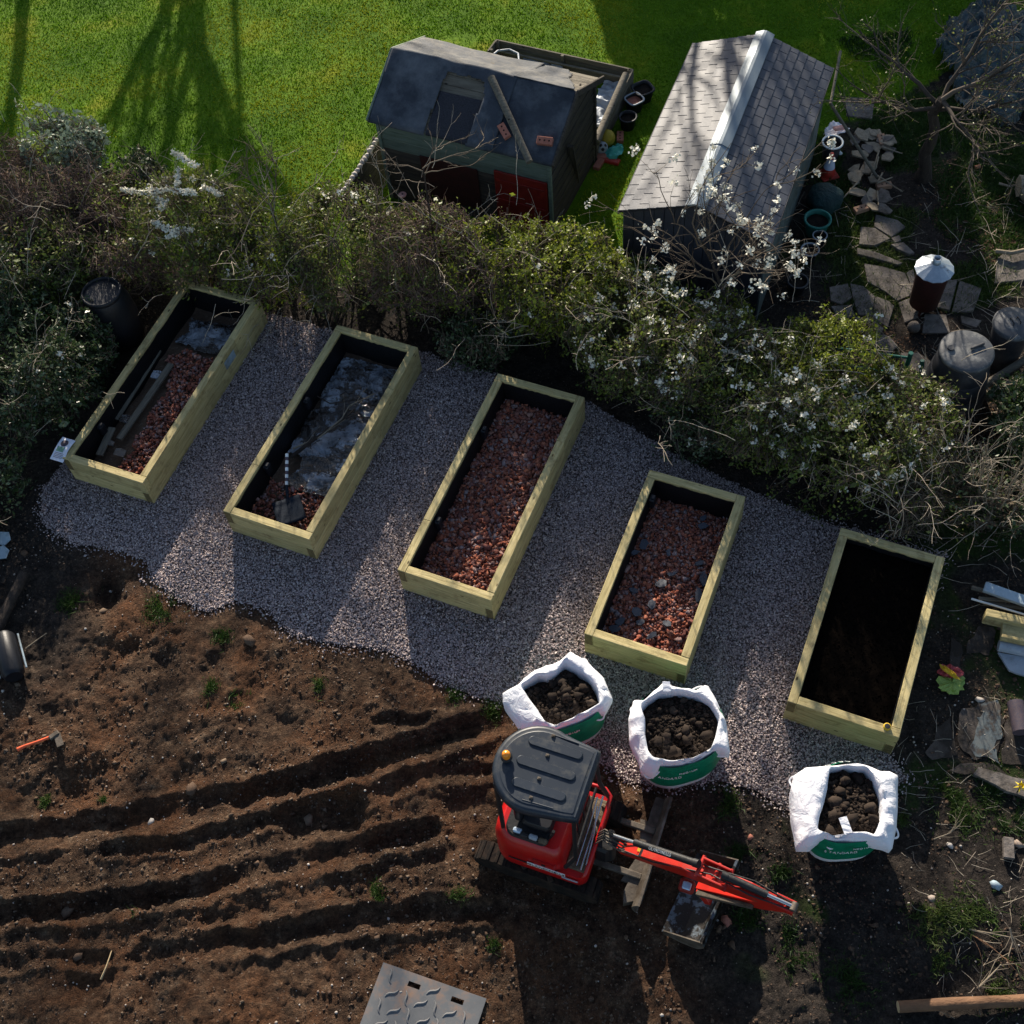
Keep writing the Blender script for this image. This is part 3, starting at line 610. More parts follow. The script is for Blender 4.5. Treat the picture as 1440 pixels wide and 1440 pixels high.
for (px_, py_, lab, a_, mt) in ((169, 637, 'pale square stone slab piece in the near corner of the far left bed', .15, 'stone'), (156, 624, 'small dark tile beside the pale slab in the far left bed', .09, 'stone'), (222, 528, 'torn scrap of silver sheet under the planks in the far left bed', .17, 'plasticsheet'), (178, 590, 'narrow silver scrap at the end of the planks in the far left bed', .16, 'plasticsheet')):
    p = at(px_, py_, .17); o = MB().prism([(-a_ / 2, -a_ * .33), (a_ * .45, -a_ * .4), (a_ * .5, a_ * .3), (0, a_ * .42), (-a_ * .45, a_ * .3)], 0, .02).build('slab_fragment' if mt == 'stone' else 'plastic_scrap', mt, None, p, (.08, .1, -.3)); tag(o, lab, 'slab' if mt == 'stone' else 'scrap')
# dead branches on the sheet in bed 2
def stick(name, pts, r0, r1, mat, lab, cat='branch', twigs=0, group=None):
    P_ = [Vector(p) for p in pts]; o_ = P_[0].copy(); mb = MB(); n = len(P_)
    mb.tube([p - o_ for p in P_], [r0 + (r1 - r0) * k / (n - 1) for k in range(n)], 7)
    for _ in range(twigs):
        k = random.randrange(n - 1); s = P_[k].lerp(P_[k + 1], random.random()) - o_; d = (P_[k + 1] - P_[k]).normalized()
        dd = (d + Vector((random.uniform(-1, 1), random.uniform(-1, 1), random.uniform(-.1, .4))) * .8).normalized(); l = random.uniform(.12, .35)
        mb.tube([s, s + dd * l * .5, s + dd * l + Vector((random.uniform(-.04, .04), random.uniform(-.04, .04), 0))], [r1 * .8, r1 * .6, r1 * .3], 5)
    o = mb.build(name, mat, None, o_); return tag(o, lab, cat, group)
stick('branch', [at(280 + a / 3.79, 420 + b_ / 3.79, z) for a, b_, z in ((490, 845, .16), (600, 760, .24), (690, 700, .25), (760, 650, .25), (830, 590, .26))], .028, .012, 'bark', 'thick dead branch lying across the plastic sheet in the bed with the shovel', twigs=6)
stick('branch', [at(280 + a / 3.79, 420 + b_ / 3.79, z) for a, b_, z in ((500, 800, .18), (640, 740, .25), (760, 640, .27), (800, 570, .27), (930, 510, .28))], .014, .005, 'palebark', 'thin pale forked branch above the plastic sheet in the bed with the shovel', twigs=7)
stick('branch', [at(280 + a / 3.79, 420 + b_ / 3.79, z) for a, b_, z in ((630, 520, .2), (700, 560, .24), (800, 545, .24), (880, 530, .26))], .01, .004, 'bark', 'thin dark branch at the middle of the plastic sheet in the bed with the shovel', twigs=9)
# shovel
p0 = at(403.5, 638, .42); p1 = at(403, 682, .27)
t = thing('shovel', 'square mouthed shovel with blue and white striped handle lying in the second bed', 'shovel', (p1.x, p1.y, 0), 0)
d = (p0 - p1); q0 = Vector((0, 0, p1.z)); nb = 9
for k in range(nb):
    a_, b_ = q0 + d * (k / nb), q0 + d * ((k + 1) / nb)
    MB().tube([a_, b_], .021, 10).build('handle_band', 'white' if k % 2 == 0 else 'print', t)
MB().tube([q0, q0 + Vector((.0, -.10, -.04)), q0 + Vector((.0, -.26, -.075))], [.02, .022, .012], 10).build('socket', 'shovel', t)
gx = []; fs = []
c = q0 + Vector((.02, -.36, -.07)); an = .25
for a in range(9):
    for b_ in range(9):
        u, v = (a / 8 - .5) * .36, (b_ / 8 - .5) * .38
        z = .28 * u * u * 4 * .35 + .02 * (1 - b_ / 8) + (.02 if b_ == 8 else 0)
        gx.append((c.x + u * math.cos(an) - v * math.sin(an), c.y + u * math.sin(an) + v * math.cos(an), c.z + z))
for a in range(8):
    for b_ in range(8): fs.append((a * 9 + b_, a * 9 + 9 + b_, a * 9 + 10 + b_, a * 9 + 1 + b_))
o = MB().add(gx, fs, True).build('blade', 'shovel', t); md = o.modifiers.new('s', 'SOLIDIFY'); md.thickness = .005
# leaflet on corner of bed 1
t = thing('leaflet', 'creased white paper leaflet with photo on the near left corner of the far left bed', 'leaflet', at(88, 632, BEDH + .004), R(-28))
vs = []; fs = []
for a in range(7):
    for b_ in range(13):
        u, v = (a / 6 - .5) * .20, (b_ / 12 - .5) * .33
        z = .008 * math.sin(v * 20 + u * 5) + .016 + (max(0, -v - .03) * -.35) + .006 * math.sin(u * 22)
        vs.append((u, v, z))
for a in range(6):
    for b_ in range(12): fs.append((a * 13 + b_, a * 13 + 13 + b_, a * 13 + 14 + b_, a * 13 + 1 + b_))
MB().add(vs, fs, True).build('sheet', 'paper', t)
def onleaf(u, v): return .008 * math.sin(v * 20 + u * 5) + .016 + (max(0, -v - .03) * -.35) + .006 * math.sin(u * 22) + .003
vs = [(0, .08, onleaf(0, .08))] + [(.055 * math.cos(k / 16 * 6.283) - .01, .08 + .05 * math.sin(k / 16 * 6.283), onleaf(.055 * math.cos(k / 16 * 6.283) - .01, .08 + .05 * math.sin(k / 16 * 6.283))) for k in range(16)]
MB().add(vs, [(0, 1 + k, 1 + (k + 1) % 16) for k in range(16)], True).build('picture', 'print', t)
vs = []; fs = []
for a in range(5):
    for b_ in range(5):
        u, v = -.075 + a * .028, -.045 + b_ * .017; vs.append((u, v, onleaf(u, v)))
for a in range(4):
    for b_ in range(4): fs.append((a * 5 + b_, a * 5 + 5 + b_, a * 5 + 6 + b_, a * 5 + 1 + b_))
MB().add(vs, fs, True).build('picture', 'printgreen', t)
for k in range(4):
    v = -.065 - k * .019; mb = MB()
    for q in range(11):
        u = -.075 + q * .0125; z = onleaf(u, v) + .001
        mb.add([(u, v - .004, z), (u + .009, v - .004, z), (u + .009, v + .004, z), (u, v + .004, z)], [(0, 1, 2, 3)])
    mb.build('print_line', 'print', t)
# label remnant on bed 1's right side, tape measure on bed 5
x, y, th, L = BEDS[1]
for (lx, ly, nm, lab) in ((BW / 2 + .004, .62, 'plastic_label', 'faded clear plastic label stuck on the right side of the far left bed'),):
    o = MB().prism([(-.005, -.13), (0, .1), (.004, .13), (.004, -.1)], -.07, .07).build(nm, 'bluegrey', None, bed_pt(1, lx, ly, .33), th); tag(o, lab, 'label')
p = at(1247, 1023, BEDH)
t = thing('tape_measure', 'small yellow and black tape measure on the near right corner of the compost bed', 'tape measure', (p.x, p.y, BEDH + .002), -.3)
MB().lathe([(0, .0), (.036, .0), (.04, .01), (.04, .03), (.03, .036)], 20).build('case', 'yellow', t)
MB().lathe([(.03, .0365), (.02, .038), (0, .038)], 20).build('dial', 'black', t)
p = at(1213, 1012, BEDH)

# ================================================================ BULK BAGS
def polar_resample(poly, c, n):
    poly = [Vector((p[0], p[1])) - Vector(c) for p in poly]; out = []
    for k in range(n):
        a = 2 * math.pi * k / n; d = Vector((math.cos(a), math.sin(a))); best = None
        for i in range(len(poly)):
            p, q = poly[i], poly[(i + 1) % len(poly)]; e = q - p; den = d.x * e.y - d.y * e.x
            if abs(den) < 1e-9: continue
            tt = (p.x * e.y - p.y * e.x) / den; u = (p.x * d.y - p.y * d.x) / den
            if tt > 0 and -1e-6 <= u <= 1 + 1e-6: best = tt if best is None else max(best, tt)
        out.append(best or .4)
    return out
def zpx(lst, s, ox, oy): return [(ox + a / s, oy + b_ / s) for a, b_ in lst]
BAGS = [
 (zpx([(265, 235), (350, 180), (400, 190), (440, 170), (480, 122), (540, 150), (600, 190), (645, 250), (662, 320), (620, 345), (540, 385), (440, 435), (385, 415), (340, 345), (300, 290)], 3.6, 660, 900),
  zpx([(168, 265), (240, 235), (330, 150), (460, 110), (510, 55), (590, 100), (680, 190), (727, 300), (690, 365), (650, 375), (560, 420), (430, 465), (300, 470), (250, 440), (170, 320)], 3.6, 660, 900),
  'full white and green bulk bag standing behind the excavator roof', 'behind the excavator'),
 (zpx([(872, 345), (900, 310), (960, 270), (1060, 262), (1150, 280), (1220, 320), (1265, 400), (1250, 480), (1220, 555), (1130, 600), (1030, 612), (935, 595), (905, 560), (890, 480), (890, 400)], 3.6, 660, 900),
  zpx([(830, 305), (880, 310), (945, 250), (990, 203), (1025, 235), (1150, 260), (1205, 222), (1245, 290), (1300, 410), (1322, 575), (1230, 570), (1190, 590), (1080, 640), (960, 650), (940, 690), (870, 665), (855, 600), (810, 510), (805, 400)], 3.6, 660, 900),
  'full white and green bulk bag between the other two, beside the shorter rubble bed', 'in the middle'),
 (zpx([(535, 250), (650, 240), (720, 225), (830, 250), (940, 240), (1010, 330), (1080, 480), (1115, 620), (1110, 780), (1080, 900), (1040, 990), (930, 960), (780, 965), (620, 1000), (560, 1010), (460, 955), (395, 930), (420, 780), (470, 640), (505, 480)], 8, 1100, 1050),
  zpx([(130, 320), (270, 225), (540, 225), (620, 215), (830, 190), (1000, 240), (1110, 280), (1200, 270), (1305, 325), (1300, 650), (1290, 880), (1240, 1160), (1050, 1120), (960, 1090), (800, 1090), (600, 1080), (400, 1050), (330, 1140), (170, 1130), (110, 780), (95, 500)], 8, 1100, 1050),
  'full white and green bulk bag with broad side flaps, nearest the compost bed', 'beside the compost bed')]
BZ = .74
for bi, (op, ou, lab, where) in enumerate(BAGS):
    n = 144; inner = [at2(a, b_, BZ) for a, b_ in op]; outer = [at2(a, b_, BZ - .07) for a, b_ in ou]
    cc = np.mean(inner, 0); ri = np.array(polar_resample(inner, cc, n)); ro = np.array(polar_resample(outer, cc, n))
    sm = lambda r, k: sum(np.roll(r, j) for j in range(-k, k + 1)) / (2 * k + 1)
    ri = sm(ri, 1); ro = np.maximum(ro, ri + .03); wd = ro - ri
    rb = np.minimum(sm(ro, 15), sm(ri, 9) + .085); rb = sm(rb, 6)
    th = np.arange(n) / n * 2 * math.pi
    t = thing('bulk_bag', lab, 'bulk bag', (cc[0], cc[1], 0), 0, 'bulk bags of topsoil')
    rr = np.random.default_rng(bi + 3)
    def ring(r, z, amp=0.): 
        nzz = amp * (np.interp(th, np.linspace(0, 2 * math.pi, 30), np.append(rr.normal(size=29), 0)) )
        return [(r[k] * math.cos(th[k]), r[k] * math.sin(th[k]), (z[k] if hasattr(z, '__len__') else z) + nzz[k]) for k in range(n)]
    def loft(rings, smooth=True):
        vs = [v for r in rings for v in r]; fs = []
        for i in range(len(rings) - 1):
            for k in range(n): fs.append((i * n + k, i * n + (k + 1) % n, (i + 1) * n + (k + 1) % n, (i + 1) * n + k))
        return MB().add(vs, fs, smooth)
    loft([ring(rb * .86, .0), ring(rb * .95, .06), ring(rb * 1.0, .2)]).build('bag_base', 'bag', t)
    loft([ring(rb * 1.0, .2), ring(rb * 1.03, .35, .006), ring(rb * 1.045, .5, .006), ring(rb * 1.02, .64, .006), ring(rb * .97, BZ - .03)]).build('printed_side', 'baggreen', t)
    hi = np.clip(wd * .25, 0, .05)
    loft([ring(ri * .97, BZ - .22), ring(ri * .985, BZ - .1, .004), ring(ri, BZ, .010), ring(ri + wd * .12, BZ + .022 + hi * .6, .012), ring(ri + wd * .35, BZ + .018 + hi * .5, .016), ring(ri + wd * .6, BZ + .0 + hi * .2, .02),
          ring(ri + wd * .85, BZ - .03, .014), ring(ro, BZ - .08, .012), ring(ro * .995, BZ - .15 - wd * .25, .02)]).build('folded_rim', 'bag', t)
    for la in (.8, 2.35, 3.95, 5.5):
        k = int(la / (2 * math.pi) * n) % n; r_ = ro[k] * .96; e_ = la + .28; k2 = int(e_ / (2 * math.pi) * n) % n; r2_ = ro[k2] * .96; w_ = []
        for q in range(9):
            f = q / 8; rr_q = r_ * (1 - f) + r2_ * f; aa = la + .28 * f; w_.append((rr_q * math.cos(aa) * (1 + .12 * math.sin(f * math.pi)), rr_q * math.sin(aa) * (1 + .12 * math.sin(f * math.pi)), BZ - .12 - .04 * math.sin(f * math.pi)))
        MB().tube(w_, .011, 6).build('lifting_loop', 'bag', t)
    # soil surface
    mm = 14; vs = [(0, 0, BZ - .10)]
    for j in range(1, mm + 1):
        for k in range(n):
            r_ = ri[k] * .99 * j / mm; x_, y_ = r_ * math.cos(th[k]), r_ * math.sin(th[k])
            vs.append((x_, y_, BZ - .13 + .05 * (1 - (j / mm) ** 2) + .10 * float(fbm(x_ + bi, y_, 5, 3, 70 + bi))))
    fs = [(0, 1 + k, 1 + (k + 1) % n) for k in range(n)] + [(1 + (j - 1) * n + k, 1 + j * n + k, 1 + j * n + (k + 1) % n, 1 + (j - 1) * n + (k + 1) % n) for j in range(1, mm) for k in range(n)]
    o = MB().add(vs, fs, True).build('topsoil', 'clod', None, (cc[0], cc[1], 0)); tag(o, 'dark topsoil heaped in the bulk bag ' + where, 'soil', kind='stuff')
    a = o.data.attributes.new('tint', 'FLOAT', 'POINT'); a.data.foreach_set('value', rr.random(len(vs)).astype(np.float32))
    N = 1500; k = rr.integers(0, n, N); r_ = ri[k] * .93 * np.sqrt(rr.random(N)); x_, y_ = r_ * np.cos(th[k]), r_ * np.sin(th[k])
    z_ = BZ - .12 + .05 * (1 - (r_ / ri[k]) ** 2) + .10 * fbm(x_ + bi, y_, 5, 3, 70 + bi)
    o = scatter('soil_crumbs', ICO, np.column_stack([x_, y_, z_]), np.exp(rr.normal(math.log(.012), .45, N)), randrot(N), 'clod', .16); o.location = (cc[0], cc[1], 0)
    tag(o, 'loose crumbs of topsoil in the bulk bag ' + where, 'soil', kind='stuff')
    for q in range((16, 20, 13)[bi]):
        k = random.randrange(n); r_ = ri[k] * .82 * math.sqrt(random.random()); x_, y_ = r_ * math.cos(th[k]), r_ * math.sin(th[k])
        s = random.uniform(.035, .06) * (1.25 if bi == 2 else 1); v = ICO[0] * (1 + rr.normal(size=(12, 1)) * .2) + rr.normal(size=(12, 3)) * .16
        v = v * np.array([s * random.uniform(1, 1.3), s, s * random.uniform(.55, .8)])
        me = np_mesh('soil_clod', v, ICO[1], np.full(12, rr.uniform(.5, 1)))
        z_ = BZ - .085 + .05 * (1 - (r_ / ri[k]) ** 2) + .10 * float(fbm(x_ + bi, y_, 5, 3, 70 + bi))
        o = link('soil_clod', me, 'clod', None, (cc[0] + x_, cc[1] + y_, z_), (random.uniform(-.4, .4), random.uniform(-.4, .4), random.uniform(0, 6)))
        tag(o, 'large lump of topsoil in the bulk bag ' + where, 'soil lump', 'topsoil lumps in the bag ' + where)
    # printed words wrapped on the camera side, and at the back
    def wrap(s, z, size, a0, flip=False, up_=False):
        step = size * .72 / float(np.mean(rb)); m0 = a0 - step * (len(s) - 1) / 2
        for j, chh in enumerate(s):
            if chh == ' ': continue
            an = m0 + j * step; k = int(round(an / (2 * math.pi) * n)) % n; r_ = rb[k] * 1.05 + .004
            me_rot = Matrix.Rotation(an + math.pi / 2, 4, 'Z') @ Matrix.Rotation(math.pi / 2 - (.15 if not up_ else .5), 4, 'X')
            o = text('letter', chh, size, 'white', t, (r_ * math.cos(an), r_ * math.sin(an), z), me_rot.to_euler())
    a0 = -math.pi / 2 - .1
    wrap('STANDARD', .50, .055, a0 - .25); wrap('MEDIUM', .60, .045, a0 + .22)
    if bi == 2: wrap('ARROW', .62, .085, math.pi / 2 + .05, up_=True)
    if bi != 0:      # care tag
        if bi == 2: p = at(1188, 1163, BZ) - Vector((cc[0], cc[1], 0)); d = (.085, .17, .004); rz_ = .15
        else: p = at(937, 968, BZ) - Vector((cc[0], cc[1], 0)); d = (.08, .11, .004); rz_ = -.1
        MB().box((0, 0, 0), d).build('care_tag', 'bag', t, (p.x, p.y, BZ + .05), (.12, .05, rz_))

# ================================================================ EXCAVATOR
EX, EY, ETH = 0.0, 4.08, -.45
t = ex = thing('mini_excavator', 'small red tracked excavator with dark canopy roof and folded boom', 'excavator', (EX, EY, 0), ETH)
def rrect(x0, x1, y0, y1, rad, n=6):   # rad = (r at x0y0, x1y0, x1y1, x0y1)
    pts = []
    for (cx, cy, r, a0) in ((x1 - rad[1], y0 + rad[1], rad[1], -90), (x1 - rad[2], y1 - rad[2], rad[2], 0), (x0 + rad[3], y1 - rad[3], rad[3], 90), (x0 + rad[0], y0 + rad[0], rad[0], 180)):
        for k in range(n + 1):
            a = R(a0 + 90 * k / n); pts.append((cx + r * math.cos(a), cy + r * math.sin(a)))
    return pts
def loftpoly(polys, zs, cap0=True, cap1=True, smooth=True):
    n = len(polys[0]); vs = [(p[0], p[1], z) for P_, z in zip(polys, zs) for p in P_]; mb = MB()
    fs = [(i * n + k, i * n + (k + 1) % n, (i + 1) * n + (k + 1) % n, (i + 1) * n + k) for i in range(len(polys) - 1) for k in range(n)]
    mb.add(vs, fs, smooth)
    if cap0: mb.add([(p[0], p[1], zs[0]) for p in polys[0]], [tuple(range(n))[::-1]])
    if cap1: mb.add([(p[0], p[1], zs[-1]) for p in polys[-1]], [tuple(range(n))])
    return mb
def insetp(P_, d, c=(0, 0)):
    return [(c[0] + (p[0] - c[0]) * (1 - d / max(.05, math.hypot(p[0] - c[0], p[1] - c[1]))), c[1] + (p[1] - c[1]) * (1 - d / max(.05, math.hypot(p[0] - c[0], p[1] - c[1])))) for p in P_]
# tracks
for sy in (-1, 1):
    yc = .03 + sy * .42; mb = MB(); L2, Rr, W2 = .52, .155, .10; path = []
    for k in range(9): a = R(90 + 180 * k / 8); path.append((-L2 + Rr * math.cos(a), Rr + .0 + Rr * math.sin(a)))
    for k in range(9): a = R(-90 + 180 * k / 8); path.append((L2 + Rr * math.cos(a), Rr + Rr * math.sin(a)))
    n = len(path); vs = [(p[0], yc - W2, p[1]) for p in path] + [(p[0], yc + W2, p[1]) for p in path]
    fs = [(k, (k + 1) % n, n + (k + 1) % n, n + k) for k in range(n)] + [tuple(range(n)), tuple(range(n, 2 * n))[::-1]]
    tr = mb.add(vs, fs).build('track', 'rubber', t)
    per = []; tot = 0
    loop = path + path[:1]
    seg = [math.dist(loop[k], loop[k + 1]) for k in range(n)]; T_ = sum(seg); N = 34
    for q in range(N):
        s = T_ * q / N; k = 0
        while s > seg[k]: s -= seg[k]; k += 1
        f = s / seg[k]; px_ = loop[k][0] + (loop[k + 1][0] - loop[k][0]) * f; pz = loop[k][1] + (loop[k + 1][1] - loop[k][1]) * f
        an = math.atan2(loop[k + 1][1] - loop[k][1], loop[k + 1][0] - loop[k][0])
        piece(tr, 'tread_bar', (.035, .20, .022), (px_, yc, pz), (0, -an, 0), 'rubber', .005)
MB().box((0, .03, .2), (.9, .6, .16), .03).build('undercarriage', 'blackmetal', t)
MB().lathe([(0, .25), (.26, .25), (.26, .36), (0, .36)], 28, (0, .03, 0)).build('turntable', 'blackmetal', t)
# blade
bl = thing_b = MB()
vs = []; fs = []; nseg = 8
for j, yy in enumerate((-.60, .60)):
    for k in range(nseg + 1):
        a = k / nseg; vs.append((1.08 + .06 * (1 - (2 * a - 1) ** 2) * -1, .17 + yy, .02 + .3 * a))
    for k in range(nseg + 1):
        a = 1 - k / nseg; vs.append((1.105 + .06 * (1 - (2 * a - 1) ** 2) * -1, .17 + yy, .02 + .3 * a))
m_ = 2 * (nseg + 1)
fs = [(k, (k + 1) % m_, m_ + (k + 1) % m_, m_ + k) for k in range(m_)] + [tuple(range(m_)), tuple(range(m_, 2 * m_))[::-1]]
bo = MB().add(vs, fs).build('dozer_blade', 'steel', t)
MB().prism([(.93, -.42), (1.05, -.35), (1.05, -.02), (.98, -.02), (.93, -.1), (.90, -.3)], .08, .2).build('blade_brace', 'steel', bo)
MB().prism([(.93, .35), (.98, .36), (1.05, .36), (1.05, .76), (.93, .76), (.92, .6)], .08, .2).build('blade_brace', 'steel', bo)
for yy in (-.11, .39): MB().box((.72, yy, .20), (.62, .065, .06), .008).build('blade_arm', 'steel', t)
MB().prism([(.84, -.2), (1.04, -.2), (1.04, .48), (.84, .48), (.94, .14)], .14, .19).build('blade_web', 'steel', bo)
# house and hood
base = rrect(-.47, .54, -.45, .47, (.22, .10, .10, .22))
loftpoly([insetp(base, .05), base, base, insetp(base, .015)], [.36, .40, .56, .60]).build('house', 'red', t)
hood = rrect(-.475, .30, -.455, .47, (.24, .10, .06, .24))
loftpoly([insetp(hood, .0), insetp(hood, .0), insetp(hood, .02), insetp(hood, .055), insetp(hood, .10)], [.60, .80, .92, 1.0, 1.03]).build('engine_hood', 'red', t)
hd = rrect(-.34, .12, -.37, .36, (.12, .06, .06, .12))
loftpoly([hd, insetp(hd, .02)], [1.03, 1.06]).build('seat_tray', 'blackmetal', t)
q = rrect(-.20, .12, -.25, .20, (.08, .05, .05, .08))
loftpoly([insetp(q, .03), q, q, insetp(q, .03)], [1.06, 1.09, 1.14, 1.17]).build('seat', 'blackplastic', t)
loftpoly([insetp(rrect(-.27, -.18, -.22, .17, (.03,) * 4), .0)] * 2, [1.1, 1.45]).build('seat_back', 'blackplastic', t)
for (x_, y_, s_z, mt) in ((-.12, -.33, .05, 'blackmetal'), (-.03, -.325, .045, 'whitedull'), (-.2, -.31, .04, 'glass'), (.07, -.33, .05, 'mud')):
    MB().box((x_, y_, 1.075), (.09, .05, .05), .012).build('hood_clutter', mt, t)
MB().prism([(.0, -.468), (.22, -.468), (.24, -.44), (.0, -.44)], .66, .84).build('fuel_flap', 'red', t)
MB().tube([(.11, -.463, .76), (.11, -.475, .76)], .022, 12).build('lock', 'black', t)
MB().box((-.12, -.4625, .63), (.30, .006, .02)).build('vent_slot', 'black', t)
# foot plate, controls
MB().box((.42, .02, .605), (.24, .78, .03), .01).build('footplate', 'mud', t)
for k in range(9): MB().box((.33 + .18 * random.random(), -.3 + .08 * k, .63), (.05 * random.random() + .03, .04, .03), .01, Matrix.Rotation(random.uniform(-1, 1), 3, 'Z')).build('mud_lump', 'mud', t)
for yy in (-.06, .1): MB().tube([(.36, yy, .62), (.34, yy, 1.1), (.31, yy, 1.28)], .011, 8).tube([(.31, yy, 1.28), (.305, yy, 1.36)], .022, 8).build('control_lever', 'blackmetal', t)
for yy in (-.27, .3): MB().tube([(.12, yy, 1.05), (.16, yy, 1.2), (.17, yy, 1.3)], .016, 8).build('joystick', 'blackmetal', t)
mb = MB().tube([(.5, -.42, .62), (.53, -.40, .70), (.535, 0, .74), (.53, .42, .78), (.46, .465, .80), (.30, .47, .78)], .022, 10); mb.build('front_rail', 'red', t)
mb = MB().tube([(.46, -.36, .64), (.47, .0, .76), (.46, .38, .82)], .012, 8).tube([(.41, -.33, .64), (.42, .05, .78), (.41, .35, .82)], .009, 8).tube([(.5, -.3, .66), (.49, .0, .8), (.44, .25, .85)], .009, 8)
mb.build('hoses', 'chrome', t)
# posts
RZ = 2.30
for (pts) in ([(.33, -.42, .8), (.44, -.41, 1.2), (.44, -.40, RZ - .03)], [(.50, .44, .66), (.45, .30, 1.4), (.42, .24, RZ - .03)], [(-.36, -.30, .95), (-.34, -.30, RZ - .03)], [(-.34, .26, .95), (-.30, .24, RZ - .03)]):
    MB().tube(pts, .024, 8).build('roof_post', 'blackmetal', t)
MB().tube([(.44, -.40, 1.3), (.43, .26, 1.35)], .014, 8).build('cross_bar', 'blackmetal', t)
# roof: D shape, straight at the front
rf = [(.47, -.415), (.485, -.38), (.485, .26), (.46, .29)]
for k in range(15):
    a = R(66 + (286 - 66) * k / 14); rf.append((-.02 + .415 * math.cos(a) * 1.0, -.06 + .425 * math.sin(a)))
rf.append((.12, -.468)); cR = (0, -.06)
rf = [(p[0], p[1]) for p in rf]
# round off
def chaikin(P_, it=2):
    for _ in range(it):
        o = []
        for i in range(len(P_)):
            p, q = P_[i], P_[(i + 1) % len(P_)]; o += [(p[0] * .75 + q[0] * .25, p[1] * .75 + q[1] * .25), (p[0] * .25 + q[0] * .75, p[1] * .25 + q[1] * .75)]
        P_ = o
    return P_
rf = chaikin(rf, 1)
rt_ = insetp
ro_ = loftpoly([insetp(rf, .03, cR), rf, insetp(rf, .0, cR), insetp(rf, .02, cR), insetp(rf, .045, cR), insetp(rf, .065, cR), insetp(rf, .075, cR)], [RZ - .08, RZ - .075, RZ - .02, RZ + .012, RZ + .02, RZ + .014, RZ + .022])
roof = ro_.build('canopy_roof', 'roofplastic', t)
for (yc, x0, x1) in ((.17, -.19, .34), (-.04, -.23, .34), (-.25, -.20, .32)):
    cap = rrect(x0, x1, yc - .042, yc + .042, (.0415,) * 4, 8)
    loftpoly([cap, insetp(cap, .006, ((x0 + x1) / 2, yc)), insetp(cap, .014, ((x0 + x1) / 2, yc))], [RZ + .018, RZ + .034, RZ + .037]).build('roof_rib', 'roofplastic', roof)
MB().tube([(.447, -.39, RZ + .018), (.447, .25, RZ + .018)], .012, 8).build('roof_edge_strip', 'roofplastic', roof)
for (yy, x0, x1) in ((.285, 0, .26), (-.385, -.05, .24)): MB().tube([(x0, yy, RZ + .02), (x1, yy * .97, RZ + .02)], .007, 6).build('roof_seam', 'roofplastic', roof)
for (x_, y_) in ((.02, .27), (.03, .075), (.03, -.155), (.02, -.345)): MB().box((x_, y_, RZ + .028), (.034, .03, .016), .004).box((x_, y_, RZ + .037), (.014, .014, .012), .002).build('roof_bolt', 'steel', roof)
bx, by = at(711.5, 1060, RZ + .13).xy; v = Vector((bx - EX, by - EY)); cb, sb = math.cos(-ETH), math.sin(-ETH); bxl, byl = v.x * cb - v.y * sb, v.x * sb + v.y * cb
be = MB().tube([(bxl, byl, RZ + .0), (bxl, byl, RZ + .06)], .025, 12).lathe([(.055, RZ + .05), (.055, RZ + .065), (.03, RZ + .07)], 20, (bxl, byl, 0)).build('beacon', 'blackmetal', t)
MB().lathe([(.037, RZ + .065), (.04, RZ + .10), (.036, RZ + .13), (.022, RZ + .148), (.0, RZ + .152)], 20, (bxl, byl, 0)).build('beacon_lens', 'amber', be)
# stickers
MB().box((.135, -.4700, .655), (.40, .006, .075)).build('sticker', 'white', t)
text('lettering', 'GLANDINELLS', .062, 'black', t, (.135, -.4745, .655), (R(90), 0, 0))
text('lettering', 'PLANT HIRE', .035, 'orangeplastic', t, (-.02, -.4605, .55), (R(90), 0, 0))
MB().box((.38, -.468, .56), (.17, .006, .035)).build('sticker', 'whitedull', t)
# boom: all points given in the excavator's own axes (found from the photo at the heights the boom has)
def loc(px_, py_, z):
    p = at(px_, py_, z); v = p.xy - Vector((EX, EY)); return Vector((v.x * cb - v.y * sb, v.x * sb + v.y * cb, z))
B0 = loc(872, 1192, .72); B1 = loc(1000, 1232, 1.30); B2 = loc(1112, 1278, 1.42)
bd = (Vector((B2.x, B2.y)) - Vector((B0.x, B0.y))).normalized(); side = Vector((-bd.y, bd.x, 0)); fwv = Vector((bd.x, bd.y, 0))
MB().box((.60, B0.y, .55), (.16, .20, .36), .03).tube([(.66, B0.y, .36), (.66, B0.y, .74)], .07, 14).build('swing_post', 'blackmetal', t)
def beam(path, widths, hts, mat, nm, par=t):
    vs = []; n = len(path)
    for i, p in enumerate(path):
        d = (path[min(i + 1, n - 1)] - path[max(i - 1, 0)]).normalized(); u = side.cross(d).normalized()
        if u.z < 0: u = -u
        for (a, b_) in ((-1, -1), (1, -1), (1, 1), (-1, 1)): vs.append(p + side * (a * widths[i] / 2) + u * (b_ * hts[i] / 2))
    fs = [(i * 4 + k, i * 4 + (k + 1) % 4, (i + 1) * 4 + (k + 1) % 4, (i + 1) * 4 + k) for i in range(n - 1) for k in range(4)] + [(3, 2, 1, 0), tuple(range(4 * n - 4, 4 * n))]
    o = MB().add(vs, fs).build(nm, mat, par); md = o.modifiers.new('b', 'BEVEL'); md.width = .006; md.segments = 2; return o
bm = beam([B0, B0.lerp(B1, .3) + Vector((0, 0, .03)), B0.lerp(B1, .75) + Vector((0, 0, .04)), B1, B1.lerp(B2, .5) + Vector((0, 0, .03)), B2], [.09, .11, .13, .13, .12, .07], [.10, .15, .19, .20, .16, .09], 'orange', 'boom')
